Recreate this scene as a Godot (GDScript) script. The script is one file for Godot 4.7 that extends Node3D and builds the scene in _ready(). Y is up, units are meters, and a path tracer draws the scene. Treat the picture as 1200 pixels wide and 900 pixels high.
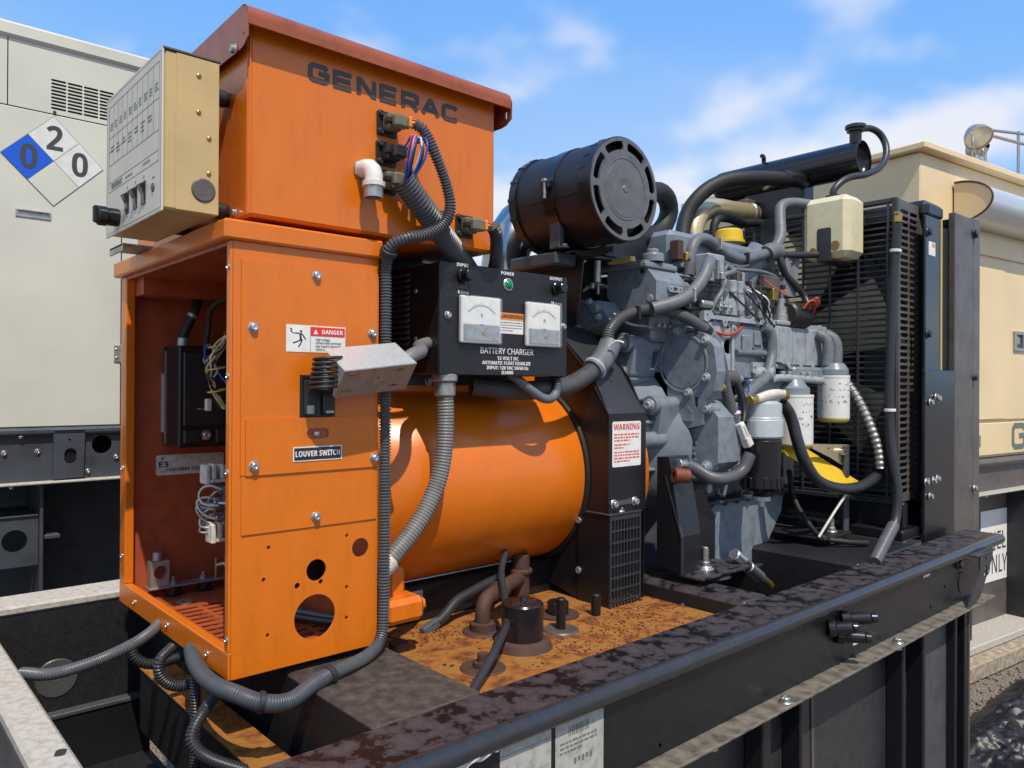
extends Node3D
# An open diesel generator set on its skid in a yard, built in metres; x runs along the set, z towards the viewer.

# ---------------------------------------------------------------- mesh builder
class M:
	var v := PackedVector3Array()
	var n := PackedVector3Array()

	func tri(a: Vector3, b: Vector3, c: Vector3, na: Vector3, nb: Vector3, nc: Vector3) -> void:
		if (b - a).cross(c - a).dot(na + nb + nc) > 0.0:
			v.append(a); v.append(c); v.append(b)
			n.append(na); n.append(nc); n.append(nb)
		else:
			v.append(a); v.append(b); v.append(c)
			n.append(na); n.append(nb); n.append(nc)

	func quad(a: Vector3, b: Vector3, c: Vector3, d: Vector3, nn: Vector3) -> void:
		tri(a, b, c, nn, nn, nn)
		tri(a, c, d, nn, nn, nn)

	func quad4(a: Vector3, b: Vector3, c: Vector3, d: Vector3, na: Vector3, nb: Vector3, nc: Vector3, nd: Vector3) -> void:
		tri(a, b, c, na, nb, nc)
		tri(a, c, d, na, nc, nd)

	func box(lo: Vector3, hi: Vector3, bev := 0.0, xf := Transform3D()) -> M:
		var c := (lo + hi) * 0.5
		var h := (hi - lo).abs() * 0.5
		var b: float = minf(bev, minf(h.x, minf(h.y, h.z)) * 0.9)
		var pt := func(s: Vector3, a: int) -> Vector3:
			var q := Vector3()
			for k in 3:
				q[k] = s[k] * (h[k] if k == a else h[k] - b)
			return xf * (c + q)
		for a in 3:
			var a1 := (a + 1) % 3
			var a2 := (a + 2) % 3
			for s in [-1.0, 1.0]:
				var nn := Vector3()
				nn[a] = s
				var ps := []
				for k in [[-1.0, -1.0], [1.0, -1.0], [1.0, 1.0], [-1.0, 1.0]]:
					var q := Vector3()
					q[a] = s; q[a1] = k[0]; q[a2] = k[1]
					ps.append(pt.call(q, a))
				quad(ps[0], ps[1], ps[2], ps[3], (xf.basis * nn).normalized())
		if b > 0.0:
			for k in 3:
				var a := (k + 1) % 3
				var a2 := (k + 2) % 3
				for sa in [-1.0, 1.0]:
					for sb in [-1.0, 1.0]:
						var q := Vector3()
						q[a] = sa; q[a2] = sb; q[k] = -1.0
						var q2 := q
						q2[k] = 1.0
						var nn := Vector3()
						nn[a] = sa; nn[a2] = sb
						quad(pt.call(q, a), pt.call(q2, a), pt.call(q2, a2), pt.call(q, a2), (xf.basis * nn).normalized())
			for sx in [-1.0, 1.0]:
				for sy in [-1.0, 1.0]:
					for sz in [-1.0, 1.0]:
						var q := Vector3(sx, sy, sz)
						var nn := (xf.basis * q).normalized()
						tri(pt.call(q, 0), pt.call(q, 1), pt.call(q, 2), nn, nn, nn)
		return self

	# rows of (radius, height) turned about the local y axis
	func lathe(prof: Array, xf := Transform3D(), seg := 24, smooth := false, from := 0.0, to := TAU) -> M:
		var segn := []
		for i in prof.size() - 1:
			var d: Vector2 = prof[i + 1] - prof[i]
			segn.append(Vector2(d.y, -d.x).normalized() if d.length() > 1e-7 else Vector2(1, 0))
		for i in prof.size() - 1:
			var p0: Vector2 = prof[i]
			var p1: Vector2 = prof[i + 1]
			var n0: Vector2 = segn[i]
			var n1: Vector2 = segn[i]
			if smooth:
				if i > 0 and (segn[i - 1] as Vector2).dot(n0) > 0.5: n0 = ((segn[i - 1] as Vector2) + segn[i]).normalized()
				if i < segn.size() - 1 and (segn[i + 1] as Vector2).dot(n1) > 0.5: n1 = ((segn[i + 1] as Vector2) + segn[i]).normalized()
			for k in seg:
				var t0 := from + (to - from) * k / seg
				var t1 := from + (to - from) * (k + 1) / seg
				var c0 := Vector3(cos(t0), 0, sin(t0))
				var c1 := Vector3(cos(t1), 0, sin(t1))
				var up := Vector3.UP
				quad4(xf * (c0 * p0.x + up * p0.y), xf * (c1 * p0.x + up * p0.y), xf * (c1 * p1.x + up * p1.y), xf * (c0 * p1.x + up * p1.y),
					(xf.basis * (c0 * n0.x + up * n0.y)).normalized(), (xf.basis * (c1 * n0.x + up * n0.y)).normalized(), (xf.basis * (c1 * n1.x + up * n1.y)).normalized(), (xf.basis * (c0 * n1.x + up * n1.y)).normalized())
		return self

	static func axis(a: Vector3, b: Vector3) -> Transform3D:
		var y := (b - a).normalized()
		var x := y.cross(Vector3(0, 0, 1) if absf(y.z) < 0.9 else Vector3(1, 0, 0)).normalized()
		return Transform3D(Basis(x, y, x.cross(y)), a)

	func cyl(a: Vector3, b: Vector3, r: float, seg := 16, bev := 0.0, r2 := -1.0) -> M:
		var h := a.distance_to(b)
		var e := r if r2 < 0.0 else r2
		var prof := [Vector2(0, 0), Vector2(r, 0), Vector2(e, h), Vector2(0, h)]
		if bev > 0.0:
			prof = [Vector2(0, 0), Vector2(r - bev, 0), Vector2(r, bev), Vector2(e, h - bev), Vector2(e - bev, h), Vector2(0, h)]
		return lathe(prof, M.axis(a, b), seg)

	func pipe(a: Vector3, b: Vector3, r: float, ri: float, seg := 20) -> M:
		var h := a.distance_to(b)
		return lathe([Vector2(ri, 0), Vector2(r, 0), Vector2(r, h), Vector2(ri, h), Vector2(ri, 0)], M.axis(a, b), seg)

	static func curve(pts: Array, step: float) -> PackedVector3Array:
		var out := PackedVector3Array()
		var c := Curve3D.new()
		c.bake_interval = maxf(step * 0.5, 0.002)
		for i in pts.size():
			var p: Vector3 = pts[i]
			var prev: Vector3 = pts[maxi(i - 1, 0)]
			var next: Vector3 = pts[mini(i + 1, pts.size() - 1)]
			var t := (next - prev).normalized()
			c.add_point(p, -t * p.distance_to(prev) * 0.36, t * p.distance_to(next) * 0.36)
		var total := c.get_baked_length()
		var count := maxi(2, int(round(total / step)))
		for i in count + 1:
			out.append(c.sample_baked(total * i / count, true))
		return out

	# a swept round tube; ring(i) radii come from a pitch of four rings when corrugated
	func tube(pts: Array, r: float, seg := 10, pitch := 0.0, amp := 0.0, caps := true, straight := false) -> M:
		var step := pitch / 4.0 if pitch > 0.0 else maxf(r * 0.7, 0.006)
		var path := PackedVector3Array(pts) if straight else M.curve(pts, step)
		var m := path.size()
		var x := Vector3()
		var rings := []
		var rad := []
		for i in m:
			var t := (path[mini(i + 1, m - 1)] - path[maxi(i - 1, 0)]).normalized()
			if i == 0:
				x = t.cross(Vector3(0.31, 0.9, 0.2)).normalized()
			x = (x - t * x.dot(t)).normalized()
			var y := t.cross(x)
			var rr := r
			if pitch > 0.0 and (i % 4) >= 2: rr = r - amp
			var ring := PackedVector3Array()
			for k in seg:
				var a := TAU * k / seg
				ring.append(x * cos(a) + y * sin(a))
			rings.append(ring)
			rad.append(rr)
		for i in m - 1:
			var d := (path[i + 1] - path[i])
			var t := d.normalized()
			var slope: float = (rad[i + 1] - rad[i]) / maxf(d.length(), 1e-5)
			for k in seg:
				var k2 := (k + 1) % seg
				var a: Vector3 = rings[i][k]
				var b: Vector3 = rings[i][k2]
				var c: Vector3 = rings[i + 1][k2]
				var e: Vector3 = rings[i + 1][k]
				quad4(path[i] + a * rad[i], path[i] + b * rad[i], path[i + 1] + c * rad[i + 1], path[i + 1] + e * rad[i + 1],
					(a - t * slope).normalized(), (b - t * slope).normalized(), (c - t * slope).normalized(), (e - t * slope).normalized())
		if caps:
			for s in [0, m - 1]:
				var t := (path[1] - path[0]).normalized() * -1.0 if s == 0 else (path[m - 1] - path[m - 2]).normalized()
				for k in seg:
					tri(path[s], path[s] + rings[s][k] * rad[s], path[s] + rings[s][(k + 1) % seg] * rad[s], t, t, t)
		return self

	# a sheet cut from an outline with holes; the front lies at local z = 0 and the sheet goes back by depth
	func plate(outer: PackedVector2Array, holes: Array, depth: float, xf := Transform3D()) -> M:
		var cuts := []
		for h in holes:
			var c := 0.0
			for p in h: c += p.x
			cuts.append(c / h.size())
		cuts.sort()
		var lines := []
		for c in cuts:
			if lines.is_empty() or c - lines[-1] > 0.0004: lines.append(c)
		var lo := outer[0]
		var hi := outer[0]
		for p in outer:
			lo = lo.min(p); hi = hi.max(p)
		lines.push_front(lo.x - 1.0)
		lines.append(hi.x + 1.0)
		var fr := (xf.basis * Vector3(0, 0, 1)).normalized()
		for i in lines.size() - 1:
			var x0: float = lines[i]
			var x1: float = lines[i + 1]
			var pieces: Array = Geometry2D.intersect_polygons(outer, PackedVector2Array([Vector2(x0, lo.y - 1), Vector2(x1, lo.y - 1), Vector2(x1, hi.y + 1), Vector2(x0, hi.y + 1)]))
			for h in holes:
				var hx0 := 1e9
				var hx1 := -1e9
				for p in h:
					hx0 = minf(hx0, p.x); hx1 = maxf(hx1, p.x)
				if hx1 <= x0 or hx0 >= x1: continue
				var nexts := []
				for q in pieces:
					nexts.append_array(Geometry2D.clip_polygons(q, h))
				pieces = nexts
			for q in pieces:
				var ids := Geometry2D.triangulate_polygon(q)
				for t in range(0, ids.size(), 3):
					var a: Vector2 = q[ids[t]]
					var b: Vector2 = q[ids[t + 1]]
					var c: Vector2 = q[ids[t + 2]]
					tri(xf * Vector3(a.x, a.y, 0), xf * Vector3(b.x, b.y, 0), xf * Vector3(c.x, c.y, 0), fr, fr, fr)
					if depth > 0.0:
						tri(xf * Vector3(a.x, a.y, -depth), xf * Vector3(b.x, b.y, -depth), xf * Vector3(c.x, c.y, -depth), -fr, -fr, -fr)
		if depth > 0.0:
			var loops := [outer]
			loops.append_array(holes)
			for li in loops.size():
				var lp: PackedVector2Array = loops[li]
				var ccw := not Geometry2D.is_polygon_clockwise(lp)
				for i in lp.size():
					var a := lp[i]
					var b := lp[(i + 1) % lp.size()]
					var e := (b - a).normalized()
					var o := Vector2(e.y, -e.x) if ccw else Vector2(-e.y, e.x)
					if li > 0: o = -o
					var nn := (xf.basis * Vector3(o.x, o.y, 0)).normalized()
					quad(xf * Vector3(a.x, a.y, 0), xf * Vector3(b.x, b.y, 0), xf * Vector3(b.x, b.y, -depth), xf * Vector3(a.x, a.y, -depth), nn)
		return self

	func mesh(mat: Material, off := Vector3()) -> ArrayMesh:
		var arr := []
		arr.resize(Mesh.ARRAY_MAX)
		var w := v
		if off != Vector3():
			w = PackedVector3Array()
			w.resize(v.size())
			for i in v.size(): w[i] = v[i] - off
		arr[Mesh.ARRAY_VERTEX] = w
		arr[Mesh.ARRAY_NORMAL] = n
		var am := ArrayMesh.new()
		am.add_surface_from_arrays(Mesh.PRIMITIVE_TRIANGLES, arr)
		am.surface_set_material(0, mat)
		return am

# ---------------------------------------------------------------- small helpers
var T: Node3D            # the thing that parts are added to
var B0 := Vector3()      # its base
var mats := {}
var used := {}
var cache := {}

func V(x: float, y: float, z: float) -> Vector3: return Vector3(x, y, z)
func m() -> M: return M.new()

func numbered(called: String) -> String:
	used[called] = used.get(called, -1) + 1
	return called if used[called] == 0 else "%s_%03d" % [called, used[called]]

func thing(called: String, label: String, category: String, at: Vector3, group := "") -> Node3D:
	var o := Node3D.new()
	o.name = numbered(called)
	o.position = at
	add_child(o, true)
	o.set_meta("label", label)
	o.set_meta("category", category)
	if group: o.set_meta("group", group)
	T = o
	B0 = at
	return o

func part(b: M, called: String, mat: Material, parent: Node3D = null) -> MeshInstance3D:
	var o := MeshInstance3D.new()
	o.name = called
	o.mesh = b.mesh(mat, B0)
	(parent if parent else T).add_child(o, true)
	return o

# a thing that is one mesh
func one(b: M, called: String, mat: Material, label: String, category: String, group := "") -> MeshInstance3D:
	var lo := Vector3(1e9, 1e9, 1e9)
	var hi := -lo
	for p in b.v:
		lo = lo.min(p); hi = hi.max(p)
	var at := Vector3((lo.x + hi.x) / 2, lo.y, (lo.z + hi.z) / 2)
	var o := MeshInstance3D.new()
	o.name = numbered(called)
	o.mesh = b.mesh(mat, at)
	o.position = at
	add_child(o, true)
	o.set_meta("label", label)
	o.set_meta("category", category)
	if group: o.set_meta("group", group)
	return o

func struct(b: M, called: String, mat: Material) -> MeshInstance3D:
	var o := MeshInstance3D.new()
	o.name = called
	o.mesh = b.mesh(mat)
	add_child(o, true)
	o.set_meta("kind", "structure")
	return o

func face_z(x: float, y: float, z: float) -> Transform3D: return Transform3D(Basis(), V(x, y, z))
func face_nx(x: float, y: float, z: float) -> Transform3D: return Transform3D(Basis(V(0, 0, 1), V(0, 1, 0), V(-1, 0, 0)), V(x, y, z))
func face_y(x: float, y: float, z: float) -> Transform3D: return Transform3D(Basis(V(1, 0, 0), V(0, 0, -1), V(0, 1, 0)), V(x, y, z))

func rect(x0: float, y0: float, x1: float, y1: float, r := 0.0, k := 4) -> PackedVector2Array:
	if r <= 0.0: return PackedVector2Array([Vector2(x0, y0), Vector2(x1, y0), Vector2(x1, y1), Vector2(x0, y1)])
	var o := PackedVector2Array()
	for c in [[x1 - r, y0 + r, -PI / 2], [x1 - r, y1 - r, 0.0], [x0 + r, y1 - r, PI / 2], [x0 + r, y0 + r, PI]]:
		for i in k + 1:
			var a: float = c[2] + PI / 2 * i / k
			o.append(Vector2(c[0] + cos(a) * r, c[1] + sin(a) * r))
	return o

func disc(x: float, y: float, r: float, k := 24) -> PackedVector2Array:
	var o := PackedVector2Array()
	for i in k: o.append(Vector2(x + cos(TAU * i / k) * r, y + sin(TAU * i / k) * r))
	return o

func poly(a: Array) -> PackedVector2Array:
	var o := PackedVector2Array()
	for i in range(0, a.size(), 2): o.append(Vector2(a[i], a[i + 1]))
	return o

func inst(called: String, me: Mesh, xf: Transform3D, parent: Node3D = null) -> MeshInstance3D:
	var o := MeshInstance3D.new()
	o.name = called
	o.mesh = me
	o.transform = Transform3D(xf.basis, xf.origin - B0)
	(parent if parent else T).add_child(o, true)
	return o

# a flanged hexagon bolt of head radius r at pos, pointing along dir
func bolt(pos: Vector3, dir: Vector3, r: float, mat: Material, parent: Node3D = null, called := "bolt") -> void:
	var key := "bolt%.4f%s" % [r, mat.resource_name]
	if not cache.has(key):
		var b := m()
		b.lathe([Vector2(0, 0), Vector2(r * 1.28, 0), Vector2(r * 1.34, r * 0.12), Vector2(r * 1.2, r * 0.3), Vector2(r, r * 0.34)], Transform3D(), 18)
		b.lathe([Vector2(r, r * 0.3), Vector2(r, r * 0.95), Vector2(r * 0.82, r * 1.12), Vector2(r * 0.45, r * 1.12), Vector2(r * 0.35, r * 1.04), Vector2(0, r * 1.04)], Transform3D(), 6)
		cache[key] = b.mesh(mat)
	var ax := M.axis(pos, pos + dir)
	inst(called, cache[key], ax * Transform3D(Basis(Vector3.UP, pos.x * 37.0 + pos.y * 53.0 + pos.z * 71.0), Vector3()), parent)

func screw(pos: Vector3, dir: Vector3, r: float, mat: Material, parent: Node3D = null) -> void:
	var key := "screw%.4f%s" % [r, mat.resource_name]
	if not cache.has(key):
		var b := m()
		b.lathe([Vector2(0, 0), Vector2(r, 0), Vector2(r, r * 0.2), Vector2(r * 0.8, r * 0.5), Vector2(r * 0.4, r * 0.62), Vector2(r * 0.36, r * 0.3), Vector2(0, r * 0.3)], Transform3D(), 12, true)
		cache[key] = b.mesh(mat)
	inst("screw", cache[key], M.axis(pos, pos + dir), parent)

# flat lettering with its centre at xf, h tall
func text(called: String, s: String, h: float, xf: Transform3D, mat: Material, wide := 1.0, weight := 700, parent: Node3D = null, font := "Droid Sans") -> MeshInstance3D:
	var key := "font" + font + str(weight)
	if not cache.has(key):
		var f := SystemFont.new()
		f.font_names = PackedStringArray([font])
		f.font_weight = weight
		cache[key] = f
	var t := TextMesh.new()
	t.text = s
	t.font = cache[key]
	t.font_size = 48
	t.pixel_size = h / (48.0 * 0.714)
	t.depth = 0.0006
	t.curve_step = 1.5
	t.material = mat
	var o := MeshInstance3D.new()
	o.name = called
	o.mesh = t
	o.transform = Transform3D(xf.basis * Basis.from_scale(V(wide, 1, 1)), xf.origin - B0)
	(parent if parent else T).add_child(o, true)
	return o

# strokes as flat letters: polylines in a letter box, width w
func strokes(lines: Array, w: float, xf: Transform3D, depth: float, b: M) -> void:
	var all := []
	for l in lines:
		for p in Geometry2D.offset_polyline(l, w / 2, Geometry2D.JOIN_MITER, Geometry2D.END_BUTT): all.append(p)
	# join overlapping strokes so that no two faces lie in one plane
	var done := false
	while not done:
		done = true
		for i in all.size():
			for j in range(i + 1, all.size()):
				if Geometry2D.is_polygon_clockwise(all[i]) or Geometry2D.is_polygon_clockwise(all[j]): continue
				if Geometry2D.intersect_polygons(all[i], all[j]).is_empty(): continue
				var u := Geometry2D.merge_polygons(all[i], all[j])
				all.remove_at(j)
				all.remove_at(i)
				all.append_array(u)
				done = false
				break
			if not done: break
	var outs := []
	var ins := []
	for p in all:
		if Geometry2D.is_polygon_clockwise(p): ins.append(p)
		else: outs.append(p)
	for o in outs:
		var mine := []
		for h in ins:
			if Geometry2D.is_point_in_polygon(h[0], o): mine.append(h)
		b.plate(o, mine, depth, xf)

# a row of small print that is too small to read: short bars
func print_rows(b: M, xf: Transform3D, x0: float, x1: float, ytop: float, rows: int, pitch: float, h: float, rng: RandomNumberGenerator) -> void:
	for i in rows:
		var x := x0
		var end := x1 if i < rows - 1 else x0 + (x1 - x0) * 0.6
		while x < end - h:
			var w := minf(h * rng.randf_range(1.0, 4.0), end - x)
			b.plate(rect(x, ytop - i * pitch - h, x + w, ytop - i * pitch), [], 0.0004, xf)
			x += w + h * 0.8

# ---------------------------------------------------------------- materials
func noise(seed_: int, freq: float, ramp: Array, size := 512, oct := 5, bump := false, kind := FastNoiseLite.TYPE_SIMPLEX_SMOOTH, gain := 0.5) -> NoiseTexture2D:
	var f := FastNoiseLite.new()
	f.seed = seed_
	f.noise_type = kind
	f.frequency = freq
	f.fractal_type = FastNoiseLite.FRACTAL_FBM
	f.fractal_octaves = oct
	f.fractal_gain = gain
	var t := NoiseTexture2D.new()
	t.width = size
	t.height = size
	t.seamless = true
	t.noise = f
	if bump:
		t.as_normal_map = true
		t.bump_strength = 4.0
	elif not ramp.is_empty():
		var g := Gradient.new()
		var offs := PackedFloat32Array()
		var cols := PackedColorArray()
		for k in ramp:
			offs.append(k[0]); cols.append(k[1])
		g.offsets = offs
		g.colors = cols
		t.color_ramp = g
	return t

func lin(r: float, g: float, b: float, a := 1.0) -> Color: return Color(r, g, b, a).linear_to_srgb()
func grey(k: float) -> Color: return Color(k, k, k)

# name, linear base colour, roughness, metallic, albedo texture, roughness texture, normal texture, texture scale (tiles per metre)
func mk(called: String, c: Color, rough: float, metal := 0.0, tex: Texture2D = null, rtex: Texture2D = null, ntex: Texture2D = null, scale := 2.0, nscale := 0.4) -> StandardMaterial3D:
	var s := StandardMaterial3D.new()
	s.resource_name = called
	s.albedo_color = c
	s.roughness = rough
	s.metallic = metal
	s.uv1_triplanar = true
	s.uv1_world_triplanar = true
	s.uv1_scale = V(scale, scale, scale)
	if tex: s.albedo_texture = tex
	if rtex: s.roughness_texture = rtex
	if ntex:
		s.normal_enabled = true
		s.normal_texture = ntex
		s.normal_scale = nscale
	mats[called] = s
	return s

func make_materials() -> void:
	var soft := noise(3, 0.006, [[0.0, grey(0.93)], [0.5, grey(0.97)], [1.0, grey(1.0)]], 512, 6)
	var dusty := noise(5, 0.008, [[0.0, Color(0.80, 0.79, 0.77)], [0.4, grey(0.93)], [0.7, grey(0.98)], [1.0, grey(1.0)]], 512, 7)
	var rvar := noise(9, 0.01, [[0.0, grey(0.72)], [1.0, grey(1.0)]], 512, 5)
	var peel := noise(12, 0.05, [], 512, 3, true)
	var grain := noise(14, 0.12, [], 512, 4, true)
	var spots := noise(21, 0.02, [[0.0, grey(1.0)], [0.3, grey(0.95)], [0.36, grey(0.55)], [0.4, grey(0.98)], [1.0, grey(1.0)]], 512, 5)
	mk("orange", lin(0.66, 0.160, 0.006), 0.36, 0.0, soft, rvar, peel, 3.0, 0.05)
	(mats.orange as StandardMaterial3D).clearcoat_enabled = true
	(mats.orange as StandardMaterial3D).uv1_scale = V(5.0, 1.1, 5.0)
	(mats.orange as StandardMaterial3D).albedo_texture = noise(4, 0.008, [[0.0, Color(0.93, 0.91, 0.9)], [0.3, grey(0.97)], [0.6, grey(0.985)], [1.0, grey(1.0)]], 512, 8, false, FastNoiseLite.TYPE_SIMPLEX_SMOOTH, 0.6)
	(mats.orange as StandardMaterial3D).clearcoat = 0.12
	(mats.orange as StandardMaterial3D).clearcoat_roughness = 0.12
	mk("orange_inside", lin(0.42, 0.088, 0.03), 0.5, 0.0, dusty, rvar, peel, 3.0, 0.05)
	mk("hood", lin(0.32, 0.078, 0.026), 0.42, 0.0, dusty, rvar, peel, 3.0, 0.05)
	mk("tan_paint", lin(0.55, 0.40, 0.18), 0.42, 0.0, soft, rvar, peel, 2.0, 0.05)
	mk("grey_panel", lin(0.60, 0.59, 0.51), 0.45, 0.0, soft, rvar, null, 2.0)
	mk("cream", lin(0.62, 0.62, 0.53), 0.5, 0.0, soft, rvar, null, 0.6)
	mk("far_tan", lin(0.79, 0.62, 0.36), 0.5, 0.0, soft, rvar, null, 0.5)
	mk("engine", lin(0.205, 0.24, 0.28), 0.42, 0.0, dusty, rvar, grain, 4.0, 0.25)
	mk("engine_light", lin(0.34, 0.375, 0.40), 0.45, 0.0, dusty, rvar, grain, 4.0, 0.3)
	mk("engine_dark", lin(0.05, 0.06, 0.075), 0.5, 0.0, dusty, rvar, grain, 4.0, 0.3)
	mk("cap_grey", lin(0.13, 0.13, 0.135), 0.45, 0.0, dusty, rvar, grain, 4.0, 0.2)
	mk("black", lin(0.010, 0.010, 0.012), 0.4, 0.0, null, rvar, peel, 4.0, 0.08)
	mk("black_gloss", lin(0.012, 0.012, 0.015), 0.25, 0.0, null, rvar, peel, 3.0, 0.04)
	mk("black_rough", lin(0.014, 0.014, 0.017), 0.55, 0.0, spots, rvar, grain, 5.0, 0.5)
	mk("charger_black", lin(0.022, 0.021, 0.023), 0.48, 0.0, noise(31, 0.03, [[0.0, grey(0.7)], [0.62, grey(0.8)], [0.75, grey(1.0)], [1.0, Color(1.0, 1.0, 1.0)]], 512, 4), rvar, grain, 6.0, 0.3)
	mk("rubber", lin(0.013, 0.013, 0.014), 0.6, 0.0, dusty, null, null, 6.0)
	mk("conduit_blue", lin(0.062, 0.069, 0.083), 0.45, 0.0, dusty, null, null, 6.0)
	mk("conduit", lin(0.10, 0.106, 0.116), 0.38, 0.0, dusty, null, null, 6.0)
	mk("conduit_dark", lin(0.03, 0.032, 0.038), 0.4, 0.0, dusty, null, null, 6.0)
	mk("conduit_pvc", lin(0.19, 0.19, 0.185), 0.45, 0.0, dusty, null, null, 6.0)
	mk("zinc", lin(0.62, 0.62, 0.60), 0.34, 0.9, dusty, rvar, null, 8.0)
	mk("dull_zinc", lin(0.45, 0.45, 0.43), 0.5, 0.7, dusty, rvar, null, 8.0)
	mk("galvanised", lin(0.72, 0.76, 0.77), 0.4, 0.5, noise(41, 0.03, [[0.0, grey(0.9)], [1.0, grey(1.0)]], 512, 3, false, FastNoiseLite.TYPE_CELLULAR), rvar, null, 6.0)
	mk("steel_sheen", lin(0.45, 0.45, 0.42), 0.2, 1.0, soft, rvar, null, 4.0)
	mk("bronze", lin(0.66, 0.55, 0.32), 0.32, 0.6, soft, null, null, 6.0)
	mk("brass", lin(0.55, 0.38, 0.12), 0.35, 0.9, dusty, null, null, 8.0)
	mk("white_paint", lin(0.72, 0.72, 0.68), 0.4, 0.0, soft, rvar, null, 6.0)
	mk("white_plastic", lin(0.66, 0.62, 0.55), 0.5, 0.0, dusty, null, null, 10.0)
	mk("yellow", lin(0.72, 0.47, 0.02), 0.45, 0.0, soft, null, null, 8.0)
	mk("fan_plastic", lin(0.60, 0.57, 0.40), 0.5, 0.0, dusty, null, null, 3.0)
	mk("tank_plastic", lin(0.80, 0.73, 0.48), 0.4, 0.0, soft, null, null, 5.0)
	(mats.tank_plastic as StandardMaterial3D).backlight_enabled = true
	(mats.tank_plastic as StandardMaterial3D).backlight = lin(0.25, 0.21, 0.1)
	mk("stain", lin(0.30, 0.15, 0.05), 0.6, 0.0, dusty, null, null, 8.0)
	mk("paper", lin(0.78, 0.78, 0.74), 0.6, 0.0, soft, null, null, 8.0)
	mk("paper_grey", lin(0.42, 0.42, 0.39), 0.5, 0.0, dusty, null, null, 8.0)
	mk("ink", lin(0.02, 0.02, 0.022), 0.5)
	mk("ink_soft", lin(0.14, 0.15, 0.15), 0.5)
	mk("ink_letter", lin(0.05, 0.045, 0.045), 0.4)
	mk("white_ink", lin(0.75, 0.75, 0.75), 0.5)
	mk("red", lin(0.70, 0.03, 0.025), 0.45)
	mk("red_ink", lin(0.62, 0.10, 0.09), 0.5)
	mk("warn_orange", lin(0.75, 0.25, 0.04), 0.45)
	mk("blue", lin(0.003, 0.09, 0.60), 0.8)
	mk("green", lin(0.0, 0.24, 0.09), 0.2)
	mk("copper", lin(0.24, 0.075, 0.04), 0.5, 0.4, dusty, null, null, 8.0)
	mk("wire_blue", lin(0.02, 0.07, 0.35), 0.4)
	mk("wire_pink", lin(0.65, 0.15, 0.22), 0.4)
	mk("wire_white", lin(0.6, 0.6, 0.55), 0.5)
	mk("wire_yellow", lin(0.6, 0.48, 0.16), 0.5)
	mk("wire_red", lin(0.5, 0.05, 0.02), 0.5)
	mk("grey_hose", lin(0.14, 0.155, 0.175), 0.5, 0.0, dusty, null, null, 8.0)
	mk("dark_steel", lin(0.035, 0.037, 0.042), 0.45, 0.0, dusty, rvar, grain, 3.0, 0.15)
	mk("mid_steel", lin(0.075, 0.078, 0.085), 0.5, 0.0, dusty, rvar, grain, 1.5, 0.15)
	mk("far_steel", lin(0.055, 0.063, 0.078), 0.55, 0.0, dusty, rvar, grain, 1.5, 0.15)
	mk("taupe_steel", lin(0.11, 0.095, 0.085), 0.5, 0.0, dusty, rvar, grain, 1.5, 0.15)
	mk("rail_lip", lin(0.03, 0.032, 0.038), 0.2, 0.0, dusty, rvar, grain, 5.0, 0.25)
	mk("rail_side", lin(0.010, 0.011, 0.014), 0.33, 0.0, dusty, rvar, grain, 3.0, 0.2)
	var wet := noise(52, 0.006, [[0.0, Color(0.12, 0.12, 0.14)], [0.36, Color(0.2, 0.2, 0.22)], [0.41, Color(0.62, 0.59, 0.6)], [0.55, Color(0.76, 0.73, 0.73)], [1.0, Color(0.92, 0.88, 0.86)]], 1024, 9, false, FastNoiseLite.TYPE_SIMPLEX_SMOOTH, 0.62)
	var wetr := noise(52, 0.006, [[0.0, grey(0.62)], [0.36, grey(0.66)], [0.42, grey(0.8)], [1.0, grey(0.95)]], 1024, 9, false, FastNoiseLite.TYPE_SIMPLEX_SMOOTH, 0.62)
	mk("rail_top", lin(0.082, 0.074, 0.080), 0.6, 0.0, wet, wetr, grain, 2.2, 0.5)
	mk("plate_top", lin(0.095, 0.082, 0.074), 0.8, 0.0, noise(57, 0.012, [[0.0, Color(0.55, 0.52, 0.52)], [0.4, Color(0.72, 0.69, 0.67)], [0.55, Color(0.8, 0.77, 0.74)], [0.75, Color(0.9, 0.86, 0.82)], [1.0, grey(1.0)]], 1024, 8), rvar, grain, 2.0, 0.5)
	mk("ledge_top", lin(0.22, 0.19, 0.15), 0.7, 0.0, noise(59, 0.012, [[0.0, grey(0.5)], [0.5, grey(0.8)], [1.0, grey(1.0)]], 512, 6), rvar, grain, 3.0, 0.3)
	mk("pale_top", lin(0.46, 0.43, 0.38), 0.7, 0.0, noise(61, 0.03, [[0.0, grey(0.82)], [0.35, grey(0.93)], [0.6, grey(1.0)], [1.0, grey(1.0)]], 512, 6), rvar, grain, 3.0, 0.3)
	var rusty := noise(71, 0.005, [[0.0, Color(0.34, 0.19, 0.10)], [0.25, Color(0.54, 0.30, 0.11)], [0.40, Color(0.66, 0.39, 0.13)], [0.55, Color(0.72, 0.45, 0.15)], [0.72, Color(0.70, 0.48, 0.2)], [1.0, Color(0.55, 0.44, 0.27)]], 1024, 9, false, FastNoiseLite.TYPE_SIMPLEX_SMOOTH, 0.66)
	mk("rust", lin(0.62, 0.66, 0.70), 0.85, 0.0, rusty, null, noise(72, 0.03, [], 512, 5, true), 2.3, 0.8)
	mk("rust_dark", lin(0.16, 0.09, 0.06), 0.85, 0.0, rusty, null, grain, 3.0, 0.8)
	mk("rust_pipe", lin(0.085, 0.042, 0.03), 0.7, 0.1, dusty, null, grain, 6.0, 0.8)
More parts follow.
